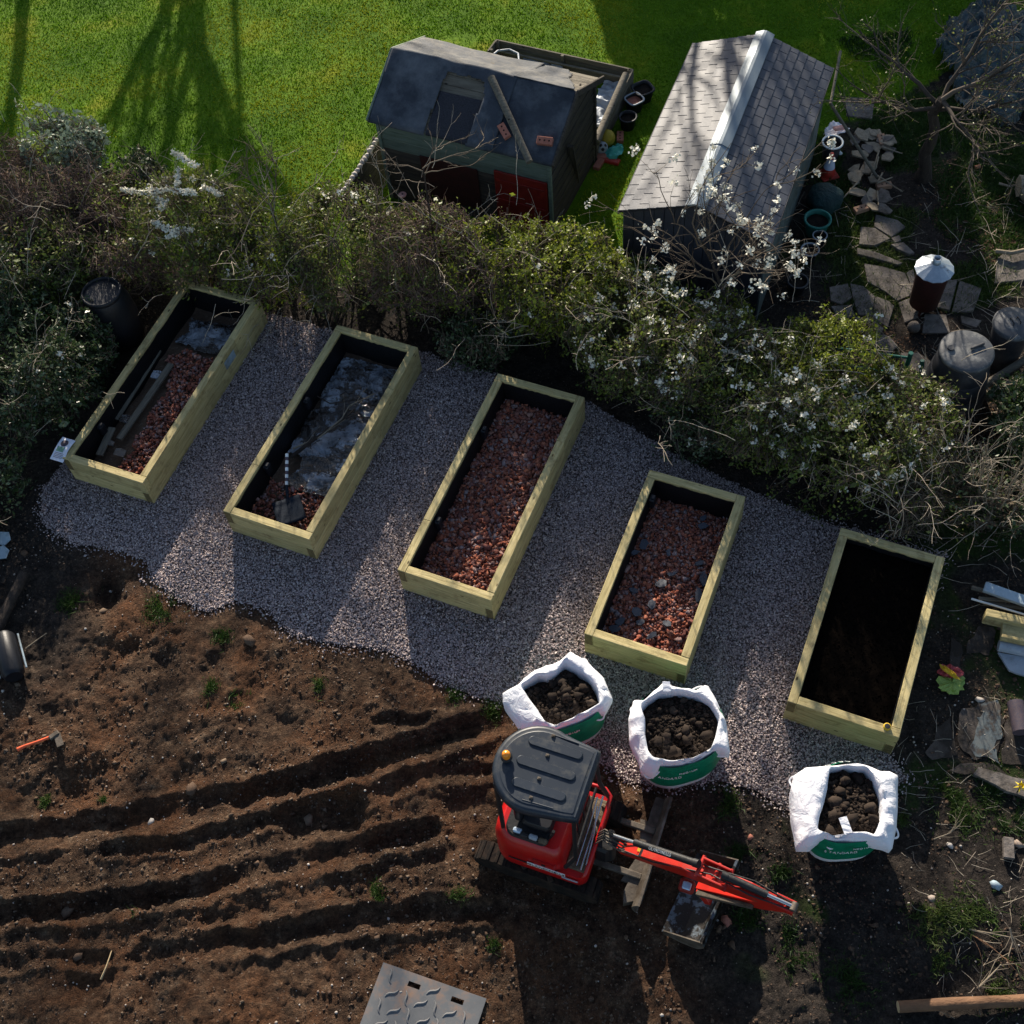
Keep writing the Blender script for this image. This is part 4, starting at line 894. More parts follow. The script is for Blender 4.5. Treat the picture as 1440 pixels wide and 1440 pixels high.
for s in (-1, 1):
    beam([B1 + side * s * .085 + fwv * -.12 + Vector((0, 0, .08)), B1 + side * s * .085 + fwv * .16 + Vector((0, 0, .11))], [.022, .022], [.12, .12], 'orange', 'boom_bracket', bm)
    beam([B2 + side * s * .05 + fwv * -.16 + Vector((0, 0, .03)), B2 + side * s * .05 + fwv * .03 + Vector((0, 0, .05))], [.02, .02], [.09, .07], 'orange', 'pivot_plate', t)
for f in (-.12, .04, .16): MB().tube([B1 + fwv * f + side * -.11 + Vector((0, 0, .12)), B1 + fwv * f + side * .11 + Vector((0, 0, .12))], .02, 10).build('pivot_pin', 'orange', bm)
def ram(a, b_, f, r, nm, lab=None, sz=.05, off=.0):
    m_ = a.lerp(b_, f); o = MB().tube([m_, b_], r, 16).tube([b_ - (b_ - a).normalized() * .03, b_ + (b_ - a).normalized() * .03], r * 1.15, 16).build(nm, 'blackmetal', t)
    MB().tube([a, m_], r * .52, 12).build('rod', 'chrome', o)
    MB().tube([a - side * .04, a + side * .04], r * .9, 12).build('rod_eye', 'steel', o)
    if lab:
        d = (b_ - m_).normalized(); u = side.cross(d); u = -u if u.z < 0 else u; yv = u.cross(d); xv = d
        up_ = side if side.cross(d).dot(u) < 0 else side
        nrm = (u - side * .55).normalized(); X_ = d; Y_ = nrm.cross(X_)
        mt = Matrix((X_, Y_, nrm)).transposed()
        text('lettering', lab, sz, 'whitedull', o, m_.lerp(b_, .45) + nrm * (r + .003), mt.to_euler())
up1 = Vector((0, 0, .16))
ram(B0 + Vector((0, 0, .17)) - fwv * .12 + side * .03, B1 + up1 - fwv * .16, .30, .036, 'boom_ram', 'GLANDINELLS', .043)
ram(B2 + Vector((0, 0, .10)) + fwv * .02, B1 + Vector((0, 0, .20)) + fwv * .12, .38, .036, 'arm_ram', None)
# arm folds back under the boom to the bucket
A0 = B2 + Vector((0, 0, .05)); A1 = loc(985, 1248, .55)
beam([A0, A0.lerp(A1, .35), A1], [.08, .11, .08], [.10, .15, .11], 'orange', 'dipper_arm')
beam([A0.lerp(A1, .38) - side * .075, A1 - side * .075 + Vector((0, 0, .03))], [.04, .05], [.05, .05], 'steel', 'bucket_link')
lp = loc(966, 1246, 1.05)
lm = MB().box(lp, (.15, .12, .10), .02).build('work_lamp', 'redpaint', t)
MB().box(lp + Vector((0, -.012, .053)), (.085, .075, .02), .012).build('lamp_glass', 'glass', lm)
for s in (-1, 1):
    pth = [B0 + side * s * .05 + Vector((0, 0, .12)), B0.lerp(B1, .4) + side * s * .075 + Vector((0, 0, .12)), B1 + side * s * .03 + Vector((0, 0, .15)), B1.lerp(B2, .5) + side * s * .07 + Vector((0, 0, .14)), B2 + side * s * .03 + Vector((0, 0, .08))]
    MB().tube(pth, .008, 6).build('hydraulic_hose', 'blackmetal', t)
for f in (.25, .55, .85): MB().box(B0.lerp(B1, f) + Vector((0, 0, .115)), (.03, .13, .02), .004, Matrix.Rotation(math.atan2(bd.y, bd.x), 3, 'Z')).build('hose_clamp', 'blackmetal', t)
MB().box(B0.lerp(B1, .22) + Vector((0, 0, .115)), (.04, .035, .006), 0, Matrix.Rotation(math.atan2(bd.y, bd.x), 3, 'Z')).build('warning_sticker', 'yellow', t)
for q in range(14): MB().box((random.uniform(-.5, .5), .03 + random.choice((-.42, .42)) + random.uniform(-.08, .08), .325), (random.uniform(.04, .1), random.uniform(.04, .08), random.uniform(.015, .04)), .01, Matrix.Rotation(random.uniform(-1, 1), 3, 'Z')).build('mud_lump', 'soilmud', t)
# wide grading bucket
bc = loc(985, 1262, .25); bw = .90; prof = [(-.20, .20), (-.23, .05), (-.17, -.10), (.0, -.17), (.20, -.18), (.22, -.16), (.02, -.145), (-.145, -.085), (-.2, .05), (-.175, .2)]
vs = []; n = len(prof)
for s in (-1, 1):
    for (a, b_) in prof: vs.append(bc + fwv * (-a) + side * (s * bw / 2) + Vector((0, 0, b_ + .02)))
fs = [(k, (k + 1) % n, n + (k + 1) % n, n + k) for k in range(n)]
bk = MB().add(vs, fs + [tuple(range(n)), tuple(range(n, 2 * n))[::-1]]).build('bucket', 'steelblue', t)
for s in (-1, 1):
    pr = prof[:5]; q_ = [bc + fwv * (-a) + side * (s * bw / 2) + Vector((0, 0, b_ + .02)) for a, b_ in pr] + [bc + fwv * (-.2) + side * (s * bw / 2) + Vector((0, 0, -.05))]
    q2 = [v_ + side * (s * .012) for v_ in q_]; m_ = len(q_)
    MB().add(q_ + q2, [tuple(range(m_)), tuple(range(m_, 2 * m_))[::-1]] + [(k, (k + 1) % m_, m_ + (k + 1) % m_, m_ + k) for k in range(m_)]).build('bucket_side', 'steel', bk)
MB().box(bc + Vector((0, 0, .0)), (.02, .02, .02)).build('pin', 'steel', bk)
beam([bc + fwv * .1 + Vector((0, 0, .16)), A1], [.16, .10], [.08, .08], 'orange', 'bucket_hanger')
beam([bc + fwv * .215 + side * -.45 + Vector((0, 0, .21)), bc + fwv * .215 + side * .45 + Vector((0, 0, .21))], [.03, .03], [.03, .03], 'steel', 'bucket_lip', bk)
# hydraulic hoses between house and boom
for k in range(5):
    o_ = side * (-.06 + .03 * k); MB().tube([Vector((.5, B0.y - .05 + .03 * k, .66)), Vector((.60, B0.y + .02 * k - .04, .92 + .02 * k)), B0 + o_ + fwv * .02 + Vector((0, 0, .10)), B0 + o_ * .7 + fwv * .2 + Vector((0, 0, .15))], .009, 6).build('hydraulic_hose', 'blackmetal' if k % 2 else 'steel', t)

# ================================================================ SHEDS
SHEDA = dict(x=.318, y=14.211, th=-.504, L=2.772, W=1.855, he=1.5, hr=1.97)
SHEDB = dict(x=3.49, y=12.79, th=1.115, L=3.49, W=2.0, he=1.55, hr=1.92)
S = SHEDA; t = sa = thing('felt_roofed_shed', 'old low shed with torn navy felt roof, green boards and a log on its roof', 'shed', (S['x'], S['y'], 0), S['th'])
L, W, he, hr = S['L'], S['W'], S['he'], S['hr']; ov = .10; wl, ww = L / 2 - ov, W / 2 - ov
sl_ = math.hypot(W / 2, hr - he); an = math.atan2(hr - he, W / 2)
nb = 9; bh = he / nb
for k in range(nb):                              # front and back shiplap
    z = (k + .5) * bh - .03; mt = 'greenpaint' if k >= nb - 3 else 'darkwood'
    for sy in (-1, 1):
        piece(t, 'wall_board', (2 * wl, .022, bh + .012), (0, sy * ww, z), (sy * -.07 * -1, 0, 0), mt, .003)
nb2 = 11
for sx in (-1, 1):
    for k in range(nb2):
        z = (k + .5) * (he / nb) - .03
        wd = 2 * ww if z < he - .05 else max(.2, 2 * ww * (1 - (z - he + .05) / (hr - he + .02)))
        if z > hr - .1: continue
        piece(t, 'wall_board', (round(wd, 3), .022, bh + .012), (sx * (wl + .0), 0, z), (.07 if sx < 0 else .07, 0, R(90) * sx), 'darkwood' if sx > 0 else 'greenpaint', .003)
for sx in (-1, 1):
    for sy in (-1, 1): MB().box((sx * (wl + .02), sy * (ww + .02), he / 2 - .02), (.05, .05, he - .04), .005).build('corner_post', 'greenpaint' if sy < 0 else 'darkwood', t)
dr = MB().box((wl - .42, -ww - .035, .55), (.80, .03, 1.05), .006).build('door', 'redpaint', t)
for k in range(3): MB().box((wl - .42, -ww - .055, .2 + .36 * k), (.74, .012, .05), .003).build('batten', 'redpaint', dr)
MB().box((-.25, -ww - .03, .62), (.9, .02, .75), .004).build('red_panel', 'rust', t)
def slope_sheet(nm, mat, x0, x1, v0, v1, side_, lift, outline=None, par=t, nx=40, ny=26, wav=.02, seed=1):
    gx, gv = np.meshgrid(np.linspace(x0, x1, nx), np.linspace(v0, v1, ny)); ov_ = .0
    y_ = side_ * gv * math.cos(an); z_ = hr - gv * math.sin(an) + lift + wav * .9 + wav * fbm(gx, gv * 1.0, 1.6, 3, seed) * 2
    drop = np.clip(gv - sl_, 0, 1); y_ = np.where(gv > sl_, side_ * (sl_ * math.cos(an) + drop * .3), y_); z_ = np.where(gv > sl_, hr - sl_ * math.sin(an) + lift - drop * .95, z_)
    ok = np.ones((ny - 1, nx - 1), bool)
    if outline is not None: ok = outline((gx[:-1, :-1] + gx[1:, 1:]) / 2, (gv[:-1, :-1] + gv[1:, 1:]) / 2)
    id_ = np.arange(nx * ny).reshape(ny, nx); fq = np.stack([id_[:-1, :-1], id_[:-1, 1:], id_[1:, 1:], id_[1:, :-1]], -1)[ok]
    o = link(nm, np_mesh(nm, np.stack([gx, y_, z_], -1), fq, smooth=True), mat, par); md = o.modifiers.new('s', 'SOLIDIFY'); md.thickness = .006; md.offset = -1; return o
nbd = 7
for side_, nm in ((-1, 'f'), (1, 'b')):
    for k in range(nbd):
        v = (k + .5) * sl_ / nbd
        piece(t, 'roof_board', (L - .02, round(sl_ / nbd - .006, 3), .018), (0, side_ * v * math.cos(an), hr - v * math.sin(an) - .012), (-an * side_, 0, 0), 'oldwood', .003)
xa = L / 2
rip = lambda a, b: ~((np.abs(a + .18 + .06 * fbm(a, b, 4, 2, 3)) < .33 - .10 * np.clip((.42 - b) / .42, 0, 1)) & (b > .17 + .05 * fbm(a, b, 5, 2, 2)))
slope_sheet('felt_sheet', 'felt', -xa, .52, 0, sl_ + .05, -1, .010, rip, seed=2, nx=70, ny=50, wav=.028)
slope_sheet('felt_sheet', 'felt', .44, xa, 0, sl_ + .05, -1, .018, None, seed=5)
slope_sheet('felt_patch', 'feltpatch', -.50, .20, .42, sl_ + .03, -1, .006, None, seed=8, wav=.004)
slope_sheet('felt_sheet', 'feltback', -xa, .52, 0, sl_ + .02, 1, .010, None, seed=12)
slope_sheet('felt_sheet', 'feltback', .46, xa, 0, sl_ + .02, 1, .018, lambda a, b: (b > -1) & ((a - .46) / (xa - .46) + .08 * fbm(a, b, 6, 2, 4) < 1.0 - .55 * b / sl_) , seed=13, nx=50, ny=36)
for sy in (-1, 1):
    MB().box((0, 0, 0), (.03, sl_ + .04, .09), .004).build('barge_board', 'darkwood', t, (xa + .016, sy * W / 4, (he + hr) / 2 - .01), (-an * sy, 0, 0))
    MB().box((0, 0, 0), (.03, sl_ + .04, .09), .004).build('barge_board', 'greenpaint', t, (-xa - .016, sy * W / 4, (he + hr) / 2 - .01), (-an * sy, 0, 0))
def onroof(px_, py_):    # point on the front slope of the felt roof
    z = hr
    for _ in range(12):
        p = at(px_, py_, z); dx, dy = p.x - S['x'], p.y - S['y']; ly = -dx * math.sin(S['th']) + dy * math.cos(S['th']); z = hr - abs(ly) * math.tan(an)
    return at(px_, py_, z + .02)
a, b_ = onroof(691, 113) + Vector((0, 0, .05)), onroof(745, 232) + Vector((0, 0, .05))
o = MB().tube([(0, 0, 0), (b_ - a) * .5 + Vector((0, 0, .006)), b_ - a], [.052, .05, .046], 14).build('roof_log', 'oldwood', None, a); tag(o, 'round log lying down the felt shed roof', 'log')
def brick(px_, py_, z, rot, lab, mat='brick', holes=3, onr=False, tilt=(0, 0), grp=None):
    p = onroof(px_, py_) if onr else at(px_, py_, z)
    if onr: n_ = Vector((0, -math.sin(an), math.cos(an))); n_.rotate(Matrix.Rotation(S['th'], 3, 'Z')); p = p + n_ * .032; 
    rm = (Matrix.Rotation(S['th'], 3, 'Z') @ Matrix.Rotation(an, 3, 'X') @ Matrix.Rotation(rot, 3, 'Z')).to_euler() if onr else (tilt[0], tilt[1], rot)
    t_ = thing('brick', lab, 'brick', p, rm, grp); MB().box((0, 0, 0), (.22, .105, .065), .005).build('brick_body', mat, t_)
    for k in range(holes): MB().tube([((k - (holes - 1) / 2) * .065, 0, .025), ((k - (holes - 1) / 2) * .065, 0, .034)], .013, 10).build('hole', 'brickdark', t_)
brick(710, 186, 0, -.75, 'red brick with holes beside the log on the felt shed roof', onr=True)
brick(767, 200, 0, .12, 'red brick near the right eave of the felt shed roof', onr=True)
# ---- tiled shed
S2 = SHEDB; t = thing('tiled_roof_shed', 'grey clad shed with slate coloured tile roof and pale metal ridge cap', 'shed', (S2['x'], S2['y'], 0), S2['th'])
L, W, he2, hr2 = S2['L'], S2['W'], S2['he'], S2['hr']; sl2 = math.hypot(W / 2, hr2 - he2); an2 = math.atan2(hr2 - he2, W / 2)
wl, ww = L / 2 - .05, W / 2 - .06
nv = 14
for sx in (-1, 1):
    for k in range(nv):
        yy = -ww + (k + .5) * 2 * ww / nv; hh = he2 - .03 + (hr2 - he2) * (1 - abs(yy) / (W / 2))
        piece(t, 'wall_board', (.03, round(2 * ww / nv - .006, 3), round(hh, 3)), (sx * wl, yy, hh / 2), 0, 'gable', .004)
nv = 22
for sy in (-1, 1):
    for k in range(nv):
        xx = -wl + (k + .5) * 2 * wl / nv
        piece(t, 'wall_board', (round(2 * wl / nv - .003, 3), .03, he2 - .03), (xx, sy * ww, (he2 - .03) / 2), 0, 'greypaint', .004)
for sy in (-1, 1):
    MB().box((0, 0, 0), (L, sl2 - .01, .02)).build('roof_deck', 'under', t, (0, sy * W / 4, (he2 + hr2) / 2 - .012), (-an2 * sy, 0, 0))
    rows, cols = 8, 18; tw, tl = L / cols, sl2 / rows
    for r_ in range(rows):
        v = (r_ + .5) * tl
        for c in range(cols + (r_ % 2)):
            x0 = -L / 2 + (c - (.5 if r_ % 2 else 0)) * tw; x1 = x0 + tw; x0, x1 = max(x0, -L / 2), min(x1, L / 2)
            piece(t, 'roof_tile', (round(x1 - x0 - .007, 3), round(tl + .004, 3), .012), ((x0 + x1) / 2, sy * v * math.cos(an2), hr2 - v * math.sin(an2) + .006 + random.uniform(0, .003)), (-(an2 - .06) * sy + random.uniform(-.006, .006), random.uniform(-.012, .012), random.uniform(-.006, .006)), 'shingle', .003)
    MB().box((0, 0, 0), (L + .01, .02, .05)).build('eave_trim', 'gable', t, (0, sy * (W / 2 + .005), he2 - .012))
for (x0, x1, li) in ((-L / 2 - .01, -.55, .0), (-.62, L / 2 + .01, .012)):
    vs = []; hw = .13
    for xx in (x0, x1):
        for (yy, zz) in ((-hw, -hw * math.tan(an2)), (-.02, -.004), (.02, -.004), (hw, -hw * math.tan(an2)), (hw, -hw * math.tan(an2) - .02), (0, -.03), (-hw, -hw * math.tan(an2) - .02)): vs.append((xx, yy, hr2 + zz + .036 + li))
    n = 7; MB().add(vs, [(k, (k + 1) % n, n + (k + 1) % n, n + k) for k in range(n)] + [tuple(range(n)), tuple(range(n, 2 * n))[::-1]]).build('ridge_cap', 'ridge', t)
    MB().tube([(x0 + .01, -.105, hr2 - .012 + li), (x1 - .01, -.105, hr2 - .012 + li)], .006, 6).build('ridge_bead', 'ridge', t)

# enclosure boards round the felt shed
def board_wall(p, q, h, nb, mat, name, lab, cat, thick=.03, z0=0., lean=0):
    d = q - p; Lq = d.length; th_ = math.atan2(d.y, d.x); t_ = thing(name, lab, cat, ((p.x + q.x) / 2, (p.y + q.y) / 2, 0), th_)
    for k in range(nb): piece(t_, 'board', (round(Lq, 2), thick, round(h / nb - .006, 3)), (0, 0, z0 + (k + .5) * h / nb), (lean, 0, 0), mat, .004)
    npst = max(2, int(Lq / 1.1) + 1)
    for k in range(npst): MB().box((-Lq / 2 + .04 + (Lq - .08) * k / (npst - 1), -.045, (h + z0) / 2), (.05, .05, h + z0 + .02), .006).build('post', mat, t_)
    return t_
e1, e2, e3, e4 = at(698, 56, .35), at(890, 98, .35), at(835, 205, .35), at(686, 72, .35)
board_wall(Vector((e1.x, e1.y, 0)), Vector((e2.x, e2.y, 0)), .36, 2, 'oldwood', 'low_board_fence', 'low weathered board wall on the lawn side of the felt roofed shed', 'fence')
board_wall(Vector((e2.x, e2.y, 0)), Vector((e3.x, e3.y, 0)), .36, 2, 'oldwood', 'low_board_fence', 'low board wall running beside the three black tubs', 'fence')
board_wall(Vector((e4.x, e4.y, 0)), Vector((e1.x, e1.y, 0)), .36, 2, 'oldwood', 'low_board_fence', 'short end board of the wall behind the felt roof, left end', 'fence')
g1, g2 = at(700, 75, .2), at(885, 115, .2)
stick('timber_rail', [Vector((g1.x, g1.y, .25)), Vector((g2.x, g2.y, .25))], .022, .022, 'oldwood', 'thin rail running just inside the lawn side board wall', 'rail')
h1, h2 = at(880, 105, .44), at(838, 200, .40)
o = MB().tube([(0, 0, 0), h2 - h1], [.055, .06], 12).build('timber_pole', 'oldwood', None, h1); tag(o, 'round pole laid along the top of the board wall by the tubs', 'pole')
pl = board_wall(at(532, 196, .75).xy.to_3d(), at(482, 272, .75).xy.to_3d(), .8, 5, 'darkwood', 'board_fence', 'dark board panel at the left end of the felt roofed shed', 'fence', lean=.0)
pts = [at(530 - 48 * k / 14, 197 + 74 * k / 14, .83) for k in range(15)]
for k, p in enumerate(pts):
    v = ICO[0] * .045 * (1 + rng.normal(size=(12, 1)) * .2); o = link('coping_stone', np_mesh('coping_stone', v, ICO[1], np.full(12, .3)), 'pebble', None, p); tag(o, 'small pale coping stone on the dark panel left of the felt shed', 'stone', 'stones along the panel top')
# octagonal ring, silver sheet, pots, balls
c8 = at(710, 83, .3); mb = MB(); P8 = [(c8 + Vector((.24 * math.cos(R(22 + 45 * k)), .24 * math.sin(R(22 + 45 * k)), 0))) for k in range(9)]
o = MB().tube([p - c8 for p in P8], .018, 8).build('octagonal_hoop', 'whitedull', None, c8); tag(o, 'pale octagonal hoop behind the ridge of the felt shed', 'hoop')
o = crumple('plastic_sheet', 'whitedull', .42, 1.1, 34, 70, .08, 91, lambda a, b: np.abs(a) + .15 * fbm(a, b, 4, 3, 4) < .17); o.location = at(848, 148, .05); o.rotation_euler = (0, 0, -.45); tag(o, 'crumpled white plastic between the felt shed gable and the board wall', 'plastic sheet')
o = crumple('plastic_sheet', 'whitedull', .25, .7, 24, 40, .08, 93, lambda a, b: np.abs(a) + .1 * fbm(a, b, 4, 3, 4) < .1); o.location = at(765, 90, .1); o.rotation_euler = (0, 0, 1.1); tag(o, 'strip of pale plastic showing behind the felt roof', 'plastic sheet')
def potshape(px_, py_, z, r, lab, mat, rim, fill='clod', sq=False, hh=None, cat='pot', grp=None, name='plant_pot'):
    p = at(px_, py_, z); hgt = z if hh is None else hh; z0 = z - hgt
    t_ = thing(name, lab, cat, (p.x, p.y, max(0, z0)), random.random(), grp)
    wob = (lambda a, zz: 1 / (abs(math.cos(a)) ** 4 + abs(math.sin(a)) ** 4) ** .25) if sq else None
    MB().lathe([(r * .72, 0), (r * .95, hgt * .92), (r * .95, hgt), (r * .87, hgt), (r * .82, hgt * .8)], 36, wob=wob).build('pot_wall', mat, t_)
    MB().lathe([(r * .95, hgt - .012), (r * 1.06, hgt - .006), (r * 1.06, hgt + .008), (r * .9, hgt + .01), (r * .88, hgt - .01)], 36, wob=wob).build('rim', rim, t_)
    o = MB().lathe([(r * .86, hgt * .78), (r * .5, hgt * .8), (0, hgt * .82)], 24, wob=wob).build('fill', fill if fill != 'clod' else 'mud', t_)
    return t_
potshape(904, 124, .22, .155, 'black square tub nearest the lawn, right of the board wall', 'blackplastic', 'darkplastic', 'rubber', True)
potshape(892, 139, .22, .13, 'square tub of brown leaves with pale rim, second of three by the board wall', 'blackplastic', 'whitedull', 'brick', True)
potshape(883, 164, .22, .135, 'empty round black bucket below the square tub of leaves', 'blackplastic', 'darkplastic', 'rubber')
def ball(px_, py_, r, lab, mat, spots=None):
    p = at(px_, py_, r); t_ = thing('ball', lab, 'ball', (p.x, p.y, r)); v = []
    MB().lathe([(max(.0001, r * math.sin(R(a))), -r * math.cos(R(a))) for a in range(0, 181, 15)], 24).build('ball_skin', mat, t_)
    if spots:
        for k in range(8):
            a, e = k * 2.4, .2 + .13 * k; d = Vector((math.cos(a) * math.cos(e), math.sin(a) * math.cos(e), math.sin(e))); s = r * .30; u = d.orthogonal().normalized(); w_ = d.cross(u)
            MB().add([d * r * 1.012] + [(d * r * 1.0 + (u * math.cos(q * 1.2566) + w_ * math.sin(q * 1.2566)) * s).normalized() * r * 1.012 for q in range(5)], [(0, 1 + q, 1 + (q + 1) % 5) for q in range(5)], True).build('panel', spots, t_)
ball(853, 194, .13, 'larger yellow ball at the gable of the felt shed', 'ballyellow'); ball(846, 208, .10, 'small black and white football below the yellow ball', 'whitedull', 'black')
ball(1285, 460, .085, 'small mossy grey ball on the paving by the bins', 'stone')
o = crumple('carrier_bag', 'teal', .26, .38, 24, 30, .10, 95, lambda a, b: np.hypot(a / .13, b / .19) + .5 * fbm(a, b, 9, 2, 4) < 1); o.location = at(865, 215, .05); o.rotation_euler = (0, 0, -.5); tag(o, 'crumpled teal plastic bag beside the football', 'bag')
brick(872, 193, .05, 1.4, 'upright pale pink brick right of the yellow ball'); brick(848, 221, .05, -.2, 'pink brick just below the football', 'brick', 0); brick(842, 231, .05, 1.0, 'pink brick leaning below the football', 'brick', 0)
o = MB().box((0, 0, 0), (.3, .12, .07), .015).build('red_toy', 'conered', None, at(858, 226, .04), (0, 0, -.5)); tag(o, 'flat red plastic toy under the teal bag', 'toy')
p = at(566, 273, .5); t_ = thing('round_float', 'small pink round disc with dark centre in the shadow under the felt shed', 'disc', (p.x, p.y, 0)); MB().lathe([(0, .5), (.055, .5), (.06, .49), (.05, .47)], 20).build('disc', 'pink', t_); MB().tube([(0, 0, 0), (0, 0, .47)], .012, 6).build('stem', 'darkwood', t_); MB().tube([(0, 0, .497), (0, 0, .506)], .013, 10).build('hub', 'black', t_)
potshape(625, 300, .35, .13, 'dark teal bucket in the shade in front of the felt shed', 'greenplastic', 'greenplastic', 'rubber', name='bucket', cat='bucket')
p = at(802, 205, 1.25); q = at(812, 262, .0)
o = MB().box((0, 0, 0), ((q - p).length, .09, .04), .004).build('leaning_post', 'darkwood', None, (p + q) / 2, (q - p).to_track_quat('X', 'Z').to_euler()); tag(o, 'dark board leaning against the gable of the felt shed', 'board')

# ================================================================ RIGHT HAND GARDEN
potshape(1171, 200, .30, .15, 'round dark pot with thick white rim behind the cone', 'darkplastic', 'white', 'rubber')
o = crumple('sack', 'bag', .36, .3, 26, 24, .12, 97, lambda a, b: np.hypot(a / .18, b / .15) + .3 * fbm(a, b, 9, 2, 4) < 1); o.location = at(1176, 186, .18); tag(o, 'crumpled white and purple sack behind the white rimmed pot', 'sack')
o = MB().box((0, 0, 0), (.2, .1, .05), .02).build('purple_wrapper', 'pink', None, at(1180, 180, .30), (0, .2, .3)); tag(o, 'purple wrapper on top of the white sack', 'wrapper')
p = at(1164, 246, 0); t_ = thing('traffic_cone', 'red traffic cone with white sleeve beside the tiled shed', 'traffic cone', (p.x, p.y, 0), .2)
MB().box((0, 0, .015), (.26, .26, .03), .01).lathe([(.105, .03), (.08, .15)], 20).build('cone_base', 'conered', t_); MB().lathe([(.082, .15), (.048, .32)], 20).build('sleeve', 'conewhite', t_); MB().lathe([(.048, .32), (.028, .41), (.022, .412), (0, .412)], 20).build('cone_tip', 'conered', t_)
p = at(1158, 290, 0); o = MB().lathe([(.19, 0), (.25, .08), (.25, .2), (.2, .27), (.1, .31), (0, .32)], 28, wob=lambda a, z: 1 + .06 * math.sin(3 * a + 9 * z) + .04 * math.sin(7 * a)).build('covered_tub', 'covered', None, (p.x, p.y, 0)); tag(o, 'dark green plastic covered tub below the cone', 'tub')
potshape(1150, 308, .26, .185, 'large teal rimmed tub of plants beside the tiled shed', 'greenplastic', 'tealrim', 'rubber')
potshape(1153, 331, .2, .10, 'small round pot with pale rim below the teal tub', 'blackplastic', 'whitedull', 'rubber')
potshape(1139, 351, .2, .125, 'dark pot with broken pale rim, third below the cone', 'blackplastic', 'whitedull', 'rubber')
potshape(1122, 395, .2, .14, 'black round pot at the near corner of the tiled shed', 'blackplastic', 'darkplastic', 'rubber')
o = MB().box((0, 0, 0), (.06, .12, .04), .015).build('plastic_scrap', 'white', None, at(1180, 214, .05), .4); tag(o, 'white plastic scrap between the pot and the cone', 'scrap')
for (a, b_, r0, r1, mt, lab) in (((1182, 72, .9), (1168, 146, .75), .022, .022, 'oldwood', 'upright grey pole at the back right corner of the tiled shed'), ((1168, 146, .75), (1235, 252, .05), .024, .024, 'oldwood', 'long grey pole sloping down over the rubble by the tiled shed'), ((1178, 120, .35), (1195, 170, .02), .008, .008, 'blackmetal', 'thin dark rod crossing the top of the sloping pole')):
    stick('timber_pole' if mt == 'oldwood' else 'metal_rod', [at(*a), at(*b_)], r0, r1, mt, lab, 'pole' if mt == 'oldwood' else 'rod')
for k in range(26):
    a = random.random(); px_ = 1195 + 55 * random.random(); py_ = 190 + 110 * random.random() - (px_ - 1195) * .1
    pts = [(random.uniform(.07, .17) * math.cos(q * 1.047 + random.uniform(-.2, .2)), random.uniform(.05, .13) * math.sin(q * 1.047)) for q in range(6)]
    o = MB().prism(pts, 0, .025).build('broken_slab', 'stone' if k % 4 == 0 else 'palebark', None, at(px_, py_, .03 + .04 * random.random()), (random.uniform(-.22, .22), random.uniform(-.22, .22), random.uniform(0, 6)))
    tag(o, 'broken pale slab in the rubble heap between the tiled shed and the fruit tree', 'rubble', 'broken slabs in the heap')
for k in range(9):
    px_, py_ = 1200 + 45 * random.random(), 200 + 80 * random.random(); p = at(px_, py_, .1); d = Vector((random.uniform(-.3, .3), random.uniform(-.35, .1), random.uniform(-.04, .04)))
    stick('split_stick', [p, p + d], .014, .009, 'palebark', 'pale split stick on the broken slab heap right of the tiled shed', 'stick', group='sticks on the slab heap')
brick(1240, 197, .06, 1.5, 'orange brick standing at the top right of the broken slab heap', 'brickorange'); brick(1243, 261, .05, .0, 'orange brick at the lower right of the broken slab heap', 'brickorange', 2); brick(1211, 294, .05, .25, 'perforated red brick at the bottom of the broken slab heap', 'brickorange', 3)
brick(1251, 215, .0, .8, 'dark buried brick right of the broken slab heap', 'stone', 0)
# crazy paving
slabs = [[(1188, 138), (1229, 142), (1226, 170), (1190, 165)], [(1231, 303), (1262, 311), (1273, 320), (1253, 335), (1229, 320)], [(1210, 320), (1230, 322), (1252, 337), (1230, 347), (1208, 345)],
         [(1252, 345), (1270, 342), (1286, 357), (1278, 359), (1262, 352)], [(1253, 336), (1264, 332), (1267, 340), (1258, 343)], [(1205, 350), (1232, 356), (1270, 371), (1262, 374), (1230, 365), (1206, 359)],
         [(1215, 372), (1240, 376), (1272, 385), (1283, 410), (1278, 418), (1261, 425), (1245, 412), (1220, 398)], [(1166, 405), (1192, 400), (1198, 420), (1183, 430), (1168, 424)], [(1195, 400), (1214, 404), (1230, 418), (1226, 446), (1207, 444), (1200, 425)],
         [(1231, 418), (1250, 425), (1257, 432), (1248, 462), (1226, 448)], [(1202, 447), (1226, 450), (1242, 464), (1238, 472), (1216, 476), (1205, 462)], [(1263, 427), (1280, 420), (1300, 440), (1290, 448), (1272, 455)],
         [(1323, 395), (1346, 395), (1335, 438), (1290, 428), (1300, 415)], [(1349, 396), (1380, 407), (1368, 440), (1338, 440)], [(1228, 470), (1250, 474), (1262, 488), (1250, 500), (1232, 488)], [(1266, 498), (1290, 498), (1312, 512), (1300, 530), (1272, 518)],
         [(1350, 445), (1380, 452), (1372, 462), (1352, 456)], [(1402, 365), (1418, 352), (1440, 356), (1440, 395), (1398, 400)], [(1274, 385), (1284, 380), (1290, 415), (1284, 412)], [(1168, 432), (1196, 430), (1202, 446), (1180, 452)], [(1300, 443), (1330, 444), (1336, 470), (1296, 470)]]
